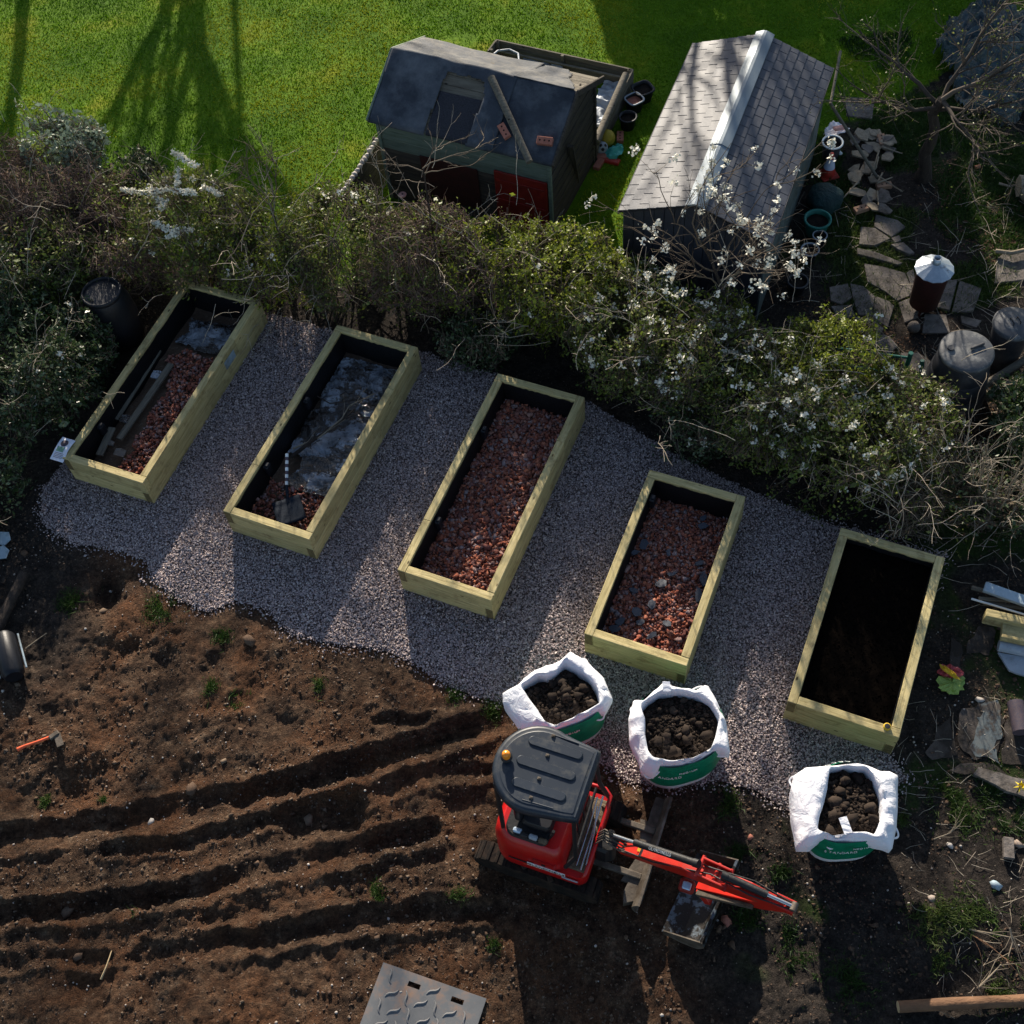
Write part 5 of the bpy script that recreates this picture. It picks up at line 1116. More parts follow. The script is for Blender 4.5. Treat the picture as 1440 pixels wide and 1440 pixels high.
for k, pl_ in enumerate(slabs):
    P_ = [at2(*p) for p in pl_]; c = np.mean(P_, 0); z = float(hz(c[0], c[1]))
    o = MB().prism([(p[0] - c[0], p[1] - c[1]) for p in P_], -.03, .022).build('paving_slab', 'stone', None, (c[0], c[1], max(z, 0) + .004), (random.uniform(-.01, .01), random.uniform(-.01, .01), 0))
    md = o.modifiers.new('b', 'BEVEL'); md.width = .006; md.segments = 1
    labs = {0: 'lone square paving slab by the lawn at the back corner of the tiled shed', 6: 'largest dark slab of the crazy paving, left of the incinerator', 12: 'paving slab directly under the incinerator drum', 13: 'square paving slab just right of the incinerator', 15: 'sandy coloured slab between the green frame and the compost bin', 17: 'weathered slab at the right edge of the garden'}
    tag(o, labs.get(k, 'irregular grey stone slab of the crazy paving between the tiled shed and the bins'), 'paving slab', None if k in labs else 'crazy paving slabs')
# incinerator
p = at(1306, 405, 0); c = at(1315, 375, .80); t_ = thing('garden_incinerator', 'dark red drum incinerator with shiny galvanised funnel lid', 'incinerator', (c.x, c.y, 0))
for k in range(3): MB().box((.17 * math.cos(k * 2.09), .17 * math.sin(k * 2.09), .05), (.03, .03, .1), .004).build('leg', 'rust', t_)
MB().lathe([(.17, .10), (.19, .12), (.215, .74), (.215, .76), (.2, .76)], 36).build('drum', 'rust', t_)
MB().lathe([(.225, .74), (.25, .755), (.25, .765), (.16, .815), (.07, .86), (.055, .87)], 26, smooth=False, wob=lambda a, z: 1 + .025 * math.sin(13 * a + 1) * (z < .86)).build('lid', 'galv', t_)
MB().lathe([(.052, .86), (.05, .96), (.042, .96), (.042, .88)], 20).build('flue', 'galv', t_)
# compost bin
c = at(1360, 492, .90); t_ = thing('compost_bin', 'tall tapered grey plastic compost bin with stained round lid', 'compost bin', (c.x, c.y, 0), .3)
z0 = 0
for (r0, r1, z1) in ((.42, .40, .26), (.385, .36, .55), (.345, .32, .84)):
    MB().lathe([(r0, z0), (r0, z0 + .02), (r1, z1 - .02), (r1 - .02, z1)], 36, wob=lambda a, z: 1).build('tier', 'darkplastic', t_); z0 = z1
lid = MB().lathe([(.31, .83), (.335, .84), (.335, .88), (.31, .90), (.15, .905), (0, .90)], 40).build('lid', 'greyplastic', t_)
MB().box((.13, -.02, .925), (.2, .03, .035), .01).build('handle', 'darkplastic', lid); MB().tube([(-.17, .1, .9), (-.17, .1, .93)], .04, 14).build('knob', 'darkplastic', lid)
c = at(1428, 453, .75); t_ = thing('dustbin', 'round dark dustbin with flat grey lid at the right edge', 'dustbin', (c.x, c.y, 0), .1)
MB().lathe([(.20, 0), (.25, .7), (.25, .72)], 36).build('bin_body', 'darkplastic', t_); lid = MB().lathe([(.27, .69), (.27, .735), (.25, .75), (0, .76)], 36).build('lid', 'greyplastic', t_)
MB().tube([(-.05, .05, .76), (-.05, .05, .79), (-.05, -.05, .79), (-.05, -.05, .76)], .008, 6).tube([(.04, .05, .76), (.04, .05, .79), (.04, -.05, .79), (.04, -.05, .76)], .008, 6).build('handle', 'black', lid)
# green tubular frame
f1 = at(1263, 552, 0); top_ = at(1262, 477, .75)
t_ = thing('tubular_stand', 'dark green tubular metal frame standing left of the compost bin', 'frame', (f1.x, f1.y, 0))
ff = at(1178, 490, .7) - f1
MB().tube([(0, 0, 0), (0, 0, .80)], .03, 10).build('post', 'greenplastic', t_); MB().tube([(.25, -.08, 0), (.21, .05, .55)], .028, 10).build('post', 'greenplastic', t_)
MB().tube([(0, 0, .70), (ff.x, ff.y, .70)], .018, 8).build('rail', 'greenplastic', t_); MB().tube([(0, 0, .38), (ff.x * .9, ff.y * .9, .38)], .018, 8).build('rail', 'greenplastic', t_)
# poles and logs at the right
for k, (a, b_, r) in enumerate((((1375, 548), (1470, 488), .055), ((1388, 560), (1475, 508), .06), ((1405, 572), (1475, 530), .045))):
    stick('timber_pole', [at(*a, .22), at(*b_, .25)], r, r, 'oldwood', ('uppermost', 'middle and thickest', 'lowest')[k] + ' of three grey poles stacked right of the compost bin', 'pole')
stick('log', [at(1432, 262, .18), at(1445, 262, .18), at(1475, 300, .18)], .16, .17, 'palebark', 'thick pale sawn log at the right edge beside the grass', 'log')
stick('branch', [at(1262, 548, .1), at(1285, 572, .12), at(1300, 595, .15)], .035, .03, 'bark', 'thick broken branch at the foot of the green frame', twigs=4)
stick('branch', [at(1252, 590, .1), at(1272, 594, .12), at(1292, 591, .1)], .022, .012, 'palebark', 'pale peeled branch among the brushwood below the green frame')
stick('branch', [at(1236, 560, .1), at(1308, 566, .1)], .014, .01, 'palebark', 'thin straight cane lying below the green frame')
stick('branch', [at(1258, 628, .25), at(1318, 620, .25)], .022, .016, 'palebark', 'split pale branch above the brush pile')
stick('branch', [at(1405, 258, .08), at(1420, 262, .1), at(1440, 258, .1)], .018, .012, 'palebark', 'forked pale branch on the grass by the sawn log', twigs=2)
stick('branch', [at(1400, 353, .08), at(1422, 356, .1), at(1440, 352, .1)], .03, .03, 'palebark', 'short thick branch across the slab at the right edge')
stick('branch', [at(1365, 212, .05), at(1390, 225, .06), at(1402, 240, .05)], .008, .004, 'palebark', 'thin bent twig lying on the grass right of the fruit tree', twigs=4)
o = MB().tube([(0, 0, 0), (.08, .02, 0)], .03, 10).build('terracotta_shard', 'terracotta', None, at(1371, 236, .04)); tag(o, 'small terracotta pot shard on the grass', 'shard')
# tarpaulin heap
gx, gy = np.meshgrid(np.linspace(-1.3, 1.3, 90), np.linspace(-1.5, 1.5, 100)); c = at(1425, 70, .3)
rr_ = np.hypot(gx / 1.1, gy / 1.3) + .42 * fbm(gx, gy, 1.6, 4, 7, .6); z = .5 * np.clip(1 - rr_ ** 2, 0, 1) ** .6 + .42 * np.abs(fbm(gx + .2 * fbm(gx, gy, 3, 2, 1), gy, 3.2, 4, 9, .55)) + .03
ok = (rr_[:-1, :-1] < 1.02); id_ = np.arange(gx.size).reshape(gx.shape); fq = np.stack([id_[:-1, :-1], id_[:-1, 1:], id_[1:, 1:], id_[1:, :-1]], -1)[ok]
o = link('tarpaulin', np_mesh('tarpaulin', np.stack([gx, gy, z], -1), fq, smooth=False), 'tarp', None, (c.x, c.y, 0)); tag(o, 'crumpled dark teal tarpaulin heaped under the fruit tree branches', 'tarpaulin')

# ================================================================ RIGHT NEAR GROUND
cs = [at2(*p) for p in ((1300, 985), (1345, 870), (1440, 880), (1500, 900), (1500, 1130), (1440, 1122), (1370, 1098), (1285, 1075))]
c = np.mean(cs, 0)
def rough_slab(poly, z, nm, mat, amp=.03, thick=.02, seed=3):
    pts = []
    for i in range(len(poly)):
        p, q = np.array(poly[i]), np.array(poly[(i + 1) % len(poly)]); n = max(2, int(np.linalg.norm(q - p) / .06))
        for k in range(n): s = p + (q - p) * k / n; pts.append(s + amp * np.array([float(fbm(s[0], s[1], 5, 3, seed)), float(fbm(s[0], s[1], 5, 3, seed + 7))]) * 2)
    c = np.mean(pts, 0); return MB().prism([(p[0] - c[0], p[1] - c[1]) for p in pts], z - thick, z).build(nm, mat, None, (c[0], c[1], 0))
for pl_ in ([(1352, 1000), (1385, 980), (1412, 1010), (1404, 1066), (1362, 1072), (1345, 1040)], [(1318, 1020), (1338, 1010), (1345, 1060), (1318, 1072), (1300, 1060)], [(1372, 880), (1402, 884), (1396, 925), (1362, 920)], [(1340, 900), (1356, 905), (1350, 960), (1332, 975)], [(1412, 1000), (1450, 990), (1450, 1080), (1415, 1070)], [(1350, 1076), (1400, 1078), (1440, 1095), (1400, 1096), (1340, 1086)]):
    tag(rough_slab([at2(*p) for p in pl_], .016, 'concrete_patch', 'concrete', .05, .012), kind='structure')
tag(rough_slab([at2(*p) for p in ((1375, 990), (1402, 985), (1412, 1025), (1400, 1045), (1412, 1075), (1362, 1068), (1366, 1035))], .021, 'paint_patch', 'bluepaint', .06, .003), kind='structure')
tag(rough_slab([at2(*p) for p in ((1372, 1082), (1440, 1098), (1510, 1115), (1500, 1140), (1440, 1124), (1366, 1092))], .06, 'kerb_slab', 'stone', .015, .06), kind='structure')
def lying(px0, py0, px1, py1, z, dims, nm, mat, lab, cat, b=.006):
    p, q = at(px0, py0, z), at(px1, py1, z); d = q - p
    o = MB().box((0, 0, 0), (d.length, dims[0], dims[1]), b).build(nm, mat, None, (p + q) / 2, (0, 0, math.atan2(d.y, d.x))); return tag(o, lab, cat)
lying(1384, 825, 1470, 856, .2, (.13, .05), 'plank', 'bluegrey', 'flat blue grey plank at the back of the timber pile on the right', 'plank')
lying(1366, 826, 1450, 850, .12, (.05, .035), 'batten', 'oldwood', 'dark narrow batten left of the blue grey plank', 'batten'); lying(1376, 842, 1470, 847, .10, (.05, .035), 'batten', 'oldwood', 'dark batten lying in front of the blue grey plank', 'batten'); lying(1378, 848, 1470, 858, .08, (.05, .035), 'batten', 'oldwood', 'lowest dark batten just behind the white conduit', 'batten')
o = MB().tube([(0, 0, 0), at(1470, 873, .14) - at(1366, 842, .12)], .013, 10).build('conduit', 'white', None, at(1366, 842, .12)); tag(o, 'thin white plastic conduit in front of the dark battens', 'conduit')
lying(1384, 866, 1480, 888, .22, (.10, .19), 'sleeper', 'timber', 'new yellow timber sleeper offcut at the back of the pair on the right edge', 'sleeper'); lying(1408, 888, 1490, 906, .2, (.19, .10), 'sleeper', 'timber', 'new yellow timber offcut lying in front of the longer sleeper', 'sleeper')
o = MB().tube([(0, 0, 0), at(1490, 925, .1) - at(1404, 908, .1)], .065, 16).build('rolled_sheet', 'whitedull', None, at(1404, 908, .1)); tag(o, 'rolled dirty white sheet beside the yellow timber offcuts', 'roll')
o = rough_slab([at2(*p) for p in ((1402, 921), (1418, 946), (1470, 965), (1490, 935))], .07, 'folded_sheet', 'whitedull', .01, .03); tag(o, 'flat folded blue white sheet lying in front of the white roll', 'sheet')
p = at(1333, 958, 0); t_ = thing('crumpled_packet', 'crumpled red, yellow and lime green packet lying on the slab by the compost bed', 'packet', (p.x, p.y, .03), .2)
def blob(r, sx, sy, sz, seed, n=24, m=9):
    g = np.random.default_rng(seed); mb = MB(); vs = []
    for j in range(m):
        e = j / (m - 1) * math.pi
        for k in range(n):
            a = 2 * math.pi * k / n; q = 1 + .15 * g.normal() * (0 < j < m - 1) + .35 * float(vnoise(math.cos(a) * 2 + 9, math.sin(a) * 2 + e * 2, seed)); vs.append((r * sx * math.sin(e) * math.cos(a) * q, r * sy * math.sin(e) * math.sin(a) * q, r * sz * (1 - math.cos(e)) / 2 * q))
    return mb.add(vs, [(j * n + k, j * n + (k + 1) % n, (j + 1) * n + (k + 1) % n, (j + 1) * n + k) for j in range(m - 1) for k in range(n)])
blob(.13, 1.1, .95, .5, 4, 20, 6).build('packet_front', 'lime', t_, (0, -.06, 0)); blob(.11, 1.2, .8, .9, 6, 20, 6).build('packet_top', 'redbag', t_, (.03, .06, .02), -.5); blob(.06, 1.9, .5, .9, 8).build('packet_fold', 'yellow', t_, (.0, .05, .09), -1.1)
o = MB().tube([(0, 0, 0), (.05, .35, 0)], .09, 16).build('plastic_pipe', 'print', None, at(1436, 1030, .12)); tag(o, 'dark blue plastic cylinder at the right edge of the slab', 'pipe')
lg = at(1263, 1416, .08); lq = at(1500, 1404, .09)
t_ = thing('fence_post', 'long peeled brown round post lying along the bottom right edge', 'log', lg)
MB().tube([(0, 0, 0), (lq - lg) * .33 + Vector((0, .004, .004)), (lq - lg) * .66, lq - lg], [.056, .06, .058, .062], 16, caps=False).build('trunk', 'logbark', t_)
MB().tube([(lq - lg) * -.001, (lq - lg) * .002], .0555, 16).build('cut_end', 'cut', t_)
brick(1418, 1193, .04, 1.3, 'single grey pink brick half sunk in the rough ground at lower right', 'stone', 0)
def stone(px_, py_, r, mat, lab, z=None, flat=.6, cat='stone', grp=None):
    p = at(px_, py_, 0); z = float(hz(p.x, p.y)) if z is None else z; v = (ICO[0] * (1 + rng.normal(size=(12, 1)) * .2) + rng.normal(size=(12, 3)) * .1) * np.array([r, r * .75, r * flat * .8])
    o = link('stone', np_mesh('stone', v, ICO[1], np.full(12, random.random())), mat, None, (p.x, p.y, z + r * flat * .4), (0, 0, random.random() * 6)); return tag(o, lab, cat, grp)
for a in ((1432, 1188, .06, 'pebble', 'rounded grey stone right beside the single brick'), (1336, 1190, .04, 'pebble', 'small white stone by the thin twigs at lower right'), (1307, 1269, .045, 'pebble', 'pale round cut stub on the mossy clod'), (1399, 1245, .07, 'bluegrey', 'crumpled pale blue scrap on the grass at lower right'), (1055, 1178, .045, 'brick', 'small orange stone on the soil beside the boom'),
          (1022, 1295, .07, 'brick', 'dull red brick lump near the excavator bucket'), (1012, 1306, .04, 'soilclod', 'brown lump just below the red brick lump'), (140, 856, .06, 'soilclod', 'brown clod at the edge of the dug hole'), (352, 903, .09, 'soilclod', 'large clod of earth near the gravel edge at left'), (35, 778, .07, 'soilclod', 'dark clod left of the gravel'),
          (270, 1112, .09, 'soilclod', 'pale flat clod above the wheel ruts'), (1030, 1330, .05, 'soilclod', 'brown clod below the bucket'), (210, 1153, .06, 'pebble', 'grey stone lying in the first rut'), (430, 1147, .08, 'soilclod', 'round clod beside the deep ruts'), (90, 1278, .08, 'soilclod', 'clod on the left end of the ruts'), (110, 1345, .06, 'soilclod', 'clod above the lowest left rut'), (1378, 985, .05, 'pebble', 'pale chip on the slab')):
    stone(*a[:3], mat=a[3], lab=a[4])
# daffodil
p = at(1428, 1118, 0); t_ = thing('daffodil', 'single yellow daffodil in rough grass below the kerb slab', 'flower', (p.x, p.y, 0)); MB().tube([(0, 0, 0), (0, .02, .2)], .006, 6).build('stem', 'tuft', t_)
MB().add([v for k in range(6) for v in ((0, .02, .2), (.03 * math.cos(k * 1.047 - .3), .02 + .03 * math.sin(k * 1.047 - .3), .215), (.075 * math.cos(k * 1.047), .02 + .075 * math.sin(k * 1.047), .20), (.03 * math.cos(k * 1.047 + .3), .02 + .03 * math.sin(k * 1.047 + .3), .215))], [(4 * k, 4 * k + 1, 4 * k + 2, 4 * k + 3) for k in range(6)]).build('petals', 'petal', t_); MB().lathe([(.015, .205), (.03, .245)], 12, (0, .02, 0)).build('trumpet', 'petal', t_)
# uprooted twigs
stick('root', [at(1308, 1272, .12), at(1330, 1290, .10), at(1348, 1305, .08), at(1390, 1312, .06), at(1430, 1320, .05)], .014, .005, 'palebark', 'long bare root trailing from the mossy clod at lower right', twigs=10)
stick('root', [at(1305, 1283, .12), at(1345, 1303, .08), at(1385, 1325, .05), at(1410, 1345, .05)], .012, .004, 'logbark', 'reddish bare root forking towards the lower right corner', twigs=10)
stick('branch', [at(1420, 1305, .1), at(1424, 1325, .05), at(1418, 1345, .05)], .01, .005, 'palebark', 'pale forked twig near the lower right edge', twigs=6)
stick('branch', [at(1375, 1390, .06), at(1395, 1370, .08), at(1408, 1356, .06)], .012, .005, 'palebark', 'pale twig just above the fence post', twigs=7)
stick('branch', [at(1313, 1180, .05), at(1335, 1172, .06), at(1350, 1160, .05)], .006, .003, 'palebark', 'thin reddish twig beside the white stone', twigs=6)

# ================================================================ LEFT / BOTTOM THINGS
p = at(-4, 885, .10); q = at(34, 806, .12); t_ = thing('log', 'dark round log at the left edge above the black drum', 'log', p); MB().tube([(0, 0, 0), q - p], [.065, .06], 14).build('trunk', 'bark', t_)
for k, (px_, py_, lab) in enumerate(((5, 757, 'upper pale blue tile shard at the left edge'), (2, 777, 'lower pale blue tile shard at the left edge'))):
    o = MB().prism([(-.15, -.07), (.05, -.1), (.1, 0), (.04, .09), (-.15, .06)], 0, .015).build('tile_shard', 'bluegrey', None, at(px_, py_, .07), (.1, .08, -.3 + k * .5)); tag(o, lab, 'shard')
p = at(5, 893, .13); q = at(20, 952, .13); t_ = thing('plastic_drum', 'glossy black plastic drum lying on the soil at the left edge', 'drum', p); d = q - p
MB().tube([(0, 0, 0), d * .08, d * .92, d], [.10, .13, .13, .10], 24).build('drum_body', 'blackplastic', t_)
sd = Vector((d.y, -d.x, 0)).normalized()
for s in (-1, 1): MB().tube([d * .1 - sd * s * .16, d * .9 - sd * s * .16], .012, 8).build('side_bar', 'bluegrey', t_)
p = at(25, 1054, .05); q = at(74, 1037, .07); t_ = thing('hand_mattock', 'small hand mattock with orange handle lying on the soil at left', 'tool', p); d = q - p
d = d + Vector((0, 0, .03)); MB().tube([(0, 0, 0), d * .25 + Vector((0, .01, 0)), d * .6 + Vector((0, -.004, .01)), d], [.026, .017, .016, .018], 10).build('handle', 'orangeplastic', t_)
MB().box(d * 1.08, (.12, .06, .05), .01, Matrix.Rotation(.6, 3, 'Z')).box(d * 1.15 + Vector((.03, -.07, .0)), (.08, .17, .014), .004, Matrix.Rotation(.35, 3, 'Z')).build('head', 'steel', t_)
stick('dry_stalk', [at(142, 1377, .05), at(150, 1358, .10), at(157, 1337, .04)], .011, .005, 'cut', 'single pale dry stalk standing across the ruts at lower left', 'stalk')
stick('branch', [at(36, 912, .05), at(52, 900, .05), at(66, 890, .05)], .008, .004, 'palebark', 'thin pale twig next to the black drum')
# ground protection mat
A_, B_, C_, D_ = [at(*p, .05) for p in ((539, 1353), (684, 1404), (640, 1530), (480, 1480))]
mx = Vector((B_.x - A_.x, B_.y - A_.y, 0)); ang = math.atan2(mx.y, mx.x); Wm = mx.length; Hm = 1.35
t_ = thing('ground_mat', 'grey plastic ground protection mat with raised wavy treads at the bottom edge', 'ground mat', (A_.x, A_.y, .035), ang)
hol = [(.38, -.11), (Wm - .27, -.11)]
mb = MB(); xsn = [0, hol[0][0] - .065, hol[0][0] + .065, hol[1][0] - .065, hol[1][0] + .065, Wm]; yn = [0, -.085, -.135, -Hm]
for i in range(5):
    for j in range(3):
        if j == 1 and i in (1, 3): continue
        mb.box(((xsn[i] + xsn[i + 1]) / 2, (yn[j] + yn[j + 1]) / 2, 0), (xsn[i + 1] - xsn[i], yn[j] - yn[j + 1], .02))
mb.build('mat_board', 'mat', t_)
for i in range(9):
    for j in range(9):
        cx_, cy_ = .12 + i * .155 + (.075 if j % 2 else 0), -.10 - j * .15
        if cx_ > Wm - .08 or min(math.hypot(cx_ - h[0], cy_ - h[1]) for h in hol) < .13: continue
        a = .75 if (i + j) % 2 else -1.15; pts = []
        for k in range(7): s = (k / 6 - .5) * .15; pts.append((cx_ + s * math.cos(a) - .012 * math.sin(k * 1.05) * math.sin(a), cy_ + s * math.sin(a) + .012 * math.sin(k * 1.05) * math.cos(a), .012))
        MB().tube(pts, [.004, .009, .011, .011, .011, .009, .004], 6, caps=False).build('tread', 'concretelight', t_)

# water butt left of bed 1
c = at(142, 410, .95); t_ = thing('water_butt', 'large black plastic barrel in shadow left of the far left bed', 'water butt', (c.x, c.y, 0))
MB().lathe([(.26, 0), (.31, .1), (.34, .45), (.32, .75), (.27, .90), (.24, .95)], 40).build('barrel', 'blackplastic', t_); MB().lathe([(.27, .90), (.275, .95), (.25, .97), (.24, .95), (.235, .88)], 40).build('rim', 'blackplastic', t_); MB().lathe([(.24, .93), (.15, .94), (0, .94)], 32).build('lid', 'blackplastic', t_)
c = at(105, 560, .25); o = crumple('sacking', 'bark', .6, .6, 30, 30, .08, 99, lambda a, b: np.hypot(a / .32, b / .32) + .3 * fbm(a, b, 4, 2, 4) < 1); o.location = (c.x, c.y, .08); tag(o, 'brown heap of old sacking beside the far left bed', 'sacking')

# ================================================================ VEGETATION
def norm(v): return v / (np.linalg.norm(v, axis=-1, keepdims=True) + 1e-9)
def grow(Sx, D, Ln, n, wander, trop, g):
    P_ = [Sx]; d = norm(D); 
    for k in range(n - 1):
        d = norm(d + g.normal(size=d.shape) * wander + np.array(trop)); P_.append(P_[-1] + d * (Ln / (n - 1))[:, None])
    return np.stack(P_, 1)
def tubes(ch, r0, r1, sides, g):
    N, n, _ = ch.shape; t_ = np.gradient(ch, axis=1); t_ = norm(t_); ref = norm(g.normal(size=(N, 1, 3))); a = norm(np.cross(t_, ref)); b_ = np.cross(t_, a)
    f = np.linspace(0, 1, n)[None, :]; r0 = np.broadcast_to(r0, (N,))[:, None]; r1 = np.broadcast_to(r1, (N,))[:, None]; r = r0 * (1 - f) + r1 * f
    th = np.arange(sides) / sides * 2 * np.pi
    V = ch[:, :, None, :] + r[:, :, None, None] * (a[:, :, None, :] * np.cos(th)[None, None, :, None] + b_[:, :, None, :] * np.sin(th)[None, None, :, None])
    id_ = np.arange(N * n * sides).reshape(N, n, sides); nxt = np.roll(id_, -1, 2)
    Fq = np.stack([id_[:, :-1], nxt[:, :-1], nxt[:, 1:], id_[:, 1:]], -1).reshape(-1, 4)
    return V.reshape(-1, 3), Fq, np.repeat(g.random(N), n * sides)
def join(parts):
    V, Fc, T_, o = [], [], [], 0
    for v, f, t_ in parts: V.append(v); Fc.append(f + o); T_.append(t_); o += len(v)
    return np.concatenate(V), np.concatenate(Fc), np.concatenate(T_)
def spawn(ch, m, g, lo=.2, spread=.9, upb=.1):
    N, n, _ = ch.shape; i = g.integers(0, N, m); tt = (lo + (1 - lo) * g.random(m)) * (n - 1.001); k = tt.astype(int); f = (tt - k)[:, None]
    Sx = ch[i, k] * (1 - f) + ch[i, k + 1] * f; D = norm(ch[i, k + 1] - ch[i, k]); return Sx, norm(D + g.normal(size=D.shape) * spread + np.array([0, 0, upb]))
def leaves(pos, size, g, nrm=None, aspect=.55):
    n = len(pos); Rm = randrot(n, g); b_ = np.array([(-1, 0, 0), (0, -aspect, .12), (1, 0, 0), (0, aspect, .12)]); s = size * np.exp(g.normal(size=n) * .3)
    V = np.einsum('nij,kj->nki', Rm, b_) * s[:, None, None] + pos[:, None]
    return V.reshape(-1, 3), (np.arange(n * 4)).reshape(n, 4), np.repeat(g.random(n), 4)
def envelope(P_, c, rx, ry, h, seed):
    q = (P_ - np.array([c[0], c[1], 0])); a = np.arctan2(q[..., 1] / ry, q[..., 0] / rx); lim = 1 + .35 * vnoise(np.cos(a) * 2.3 + seed, np.sin(a) * 2.3 + q[..., 2] * 2, seed)
    lim = lim * (.70 + .30 * smooth01(q[..., 2] / (.55 * h))) * (1 + .14 * vnoise(a * 5, q[..., 2] * 7, seed + 8) + .10 * np.random.default_rng(seed).normal(size=a.shape)); rr = np.hypot(q[..., 0] / rx, q[..., 1] / ry); hh = h * (1 + .26 * vnoise(q[..., 0] * 2.2 + seed, q[..., 1] * 2.2, seed + 3) + .26 * vnoise(q[..., 0] * 6.5 + seed, q[..., 1] * 6.5, seed + 5)) * (1 + .05 * np.random.default_rng(seed + 1).normal(size=a.shape)) * np.clip(1.15 - .45 * np.clip(rr, 0, 1) ** 3, 0, 1)
    k = np.where(rr > lim, lim / (rr + 1e-9), 1); q[..., 0] *= k; q[..., 1] *= k; q[..., 2] = np.where(q[..., 2] > hh, hh - (q[..., 2] - hh) * .15, q[..., 2]); q[..., 2] = np.maximum(q[..., 2], .02)
    return q
def shrub(name, lab, x, y, rx, ry, h, nl, nt_, leaf, twig, lsize, seed, cat='shrub', grp=None, wild=0, tw=.0034, mid=150, extra=None):
    g = np.random.default_rng(seed); c = (x, y)
    nt_ = int(nt_ * .62); wild = int(wild * 1.0); lsize *= 1.2
    M_ = 16; a = g.uniform(0, 6.283, M_); rb_ = g.uniform(0, .5, M_); Sx = np.stack([x + rx * rb_ * np.cos(a), y + ry * rb_ * np.sin(a), np.zeros(M_)], 1); D = np.stack([np.cos(a) * .5, np.sin(a) * .5, np.ones(M_)], 1)
    l1 = grow(Sx, D, h * g.uniform(.8, 1.15, M_), 7, .18, (0, 0, .0), g)
    s2, d2 = spawn(l1, mid, g, .15, .8, .15); l2 = grow(s2, d2, h * g.uniform(.3, .6, mid), 6, .22, (0, 0, .02), g)
    s3, d3 = spawn(l2, nt_, g, .1, .9, .1); l3 = grow(s3, d3, h * g.uniform(.12, .32, nt_), 4, .3, (0, 0, .0), g)
    E_ = [envelope(l, c, rx, ry, h, seed) for l in (l1, l2, l3)]
    parts = [tubes(E_[0], .014, .006, 5, g), tubes(E_[1], .006, .003, 4, g), tubes(E_[2], tw * 1.3, tw * .6, 3, g)]
    if wild:
        s4, d4 = spawn(l2, wild, g, .5, .5, .5); l4 = grow(s4, d4, g.uniform(.35, 1.0, wild), 9, .13, (0, 0, -.05), g); l4 = l4 - np.array([x, y, 0]); s5, d5 = spawn(l4, wild * 3, g, .3, .7, .1); l5 = grow(s5, d5, g.uniform(.08, .3, wild * 3), 4, .2, (0, 0, 0), g); WP = [tubes(l4, .0045, .002, 4, g), tubes(l5, .003, .0018, 3, g)]
    V, Fc, T_ = join(parts); t_ = thing(name, lab, cat, (x, y, 0), 0, grp)
    link('twigs', np_mesh('twigs', V, Fc, T_), twig, t_)
    if wild: V, Fc, T_ = join(WP); tag(link('long_shoots', np_mesh('long_shoots', V, Fc, T_), 'twigpale', t_), kind='stuff')
    if nl:
        n1_ = int(nl * .65); i = g.integers(0, nt_, n1_); k = g.integers(1, 4, n1_); pos = E_[2][i, k] + g.normal(size=(n1_, 3)) * .03
        n2_ = nl - n1_; a = g.uniform(0, 6.283, n2_); rr = np.sqrt(g.random(n2_)); zz = h * (1 - .25 * rr ** 2) * g.uniform(.82, 1.02, n2_); sidew = g.random(n2_) < .45
        rr = np.where(sidew, g.uniform(.85, 1.0, n2_), rr); zz = np.where(sidew, h * g.random(n2_) ** .7 * .85, zz)
        p2 = np.stack([x + rx * rr * np.cos(a), y + ry * rr * np.sin(a), zz], 1); keep = fbm(p2[:, 0] * 1.0, p2[:, 1] + p2[:, 2] * 1.3, 4.2, 3, seed) > -.02; p2 = envelope(p2[keep], c, rx, ry, h, seed)
        V, Fc, T_ = leaves(np.concatenate([pos, p2]), lsize, g); tint = np.clip(T_, 0, 1)
        link('foliage', np_mesh('foliage', V, Fc, tint), leaf, t_)
    if extra: extra(t_, E_, g)
    return t_
def blossoms(parent, centres, per, spread, size, g, name='blossom'):
    P_ = np.repeat(np.asarray(centres), per, 0) + g.normal(size=(len(centres) * per, 3)) * spread
    V, Fc, T_ = leaves(P_, size, g, aspect=.8); return link(name, np_mesh(name, V, Fc, T_), 'blossom', parent)
def bl_extra(n, per=16):
    def f(t_, E_, g):
        tips = E_[2][g.integers(0, len(E_[2]), n * 9), -1]; ok = tips[:, 2] > np.quantile(tips[:, 2], .6); tips = tips[ok][:int(n * 2.2)]; blossoms(t_, tips, 12, .026, .020, g)
    return f
GH = 'shrubs grown together in the hedge'
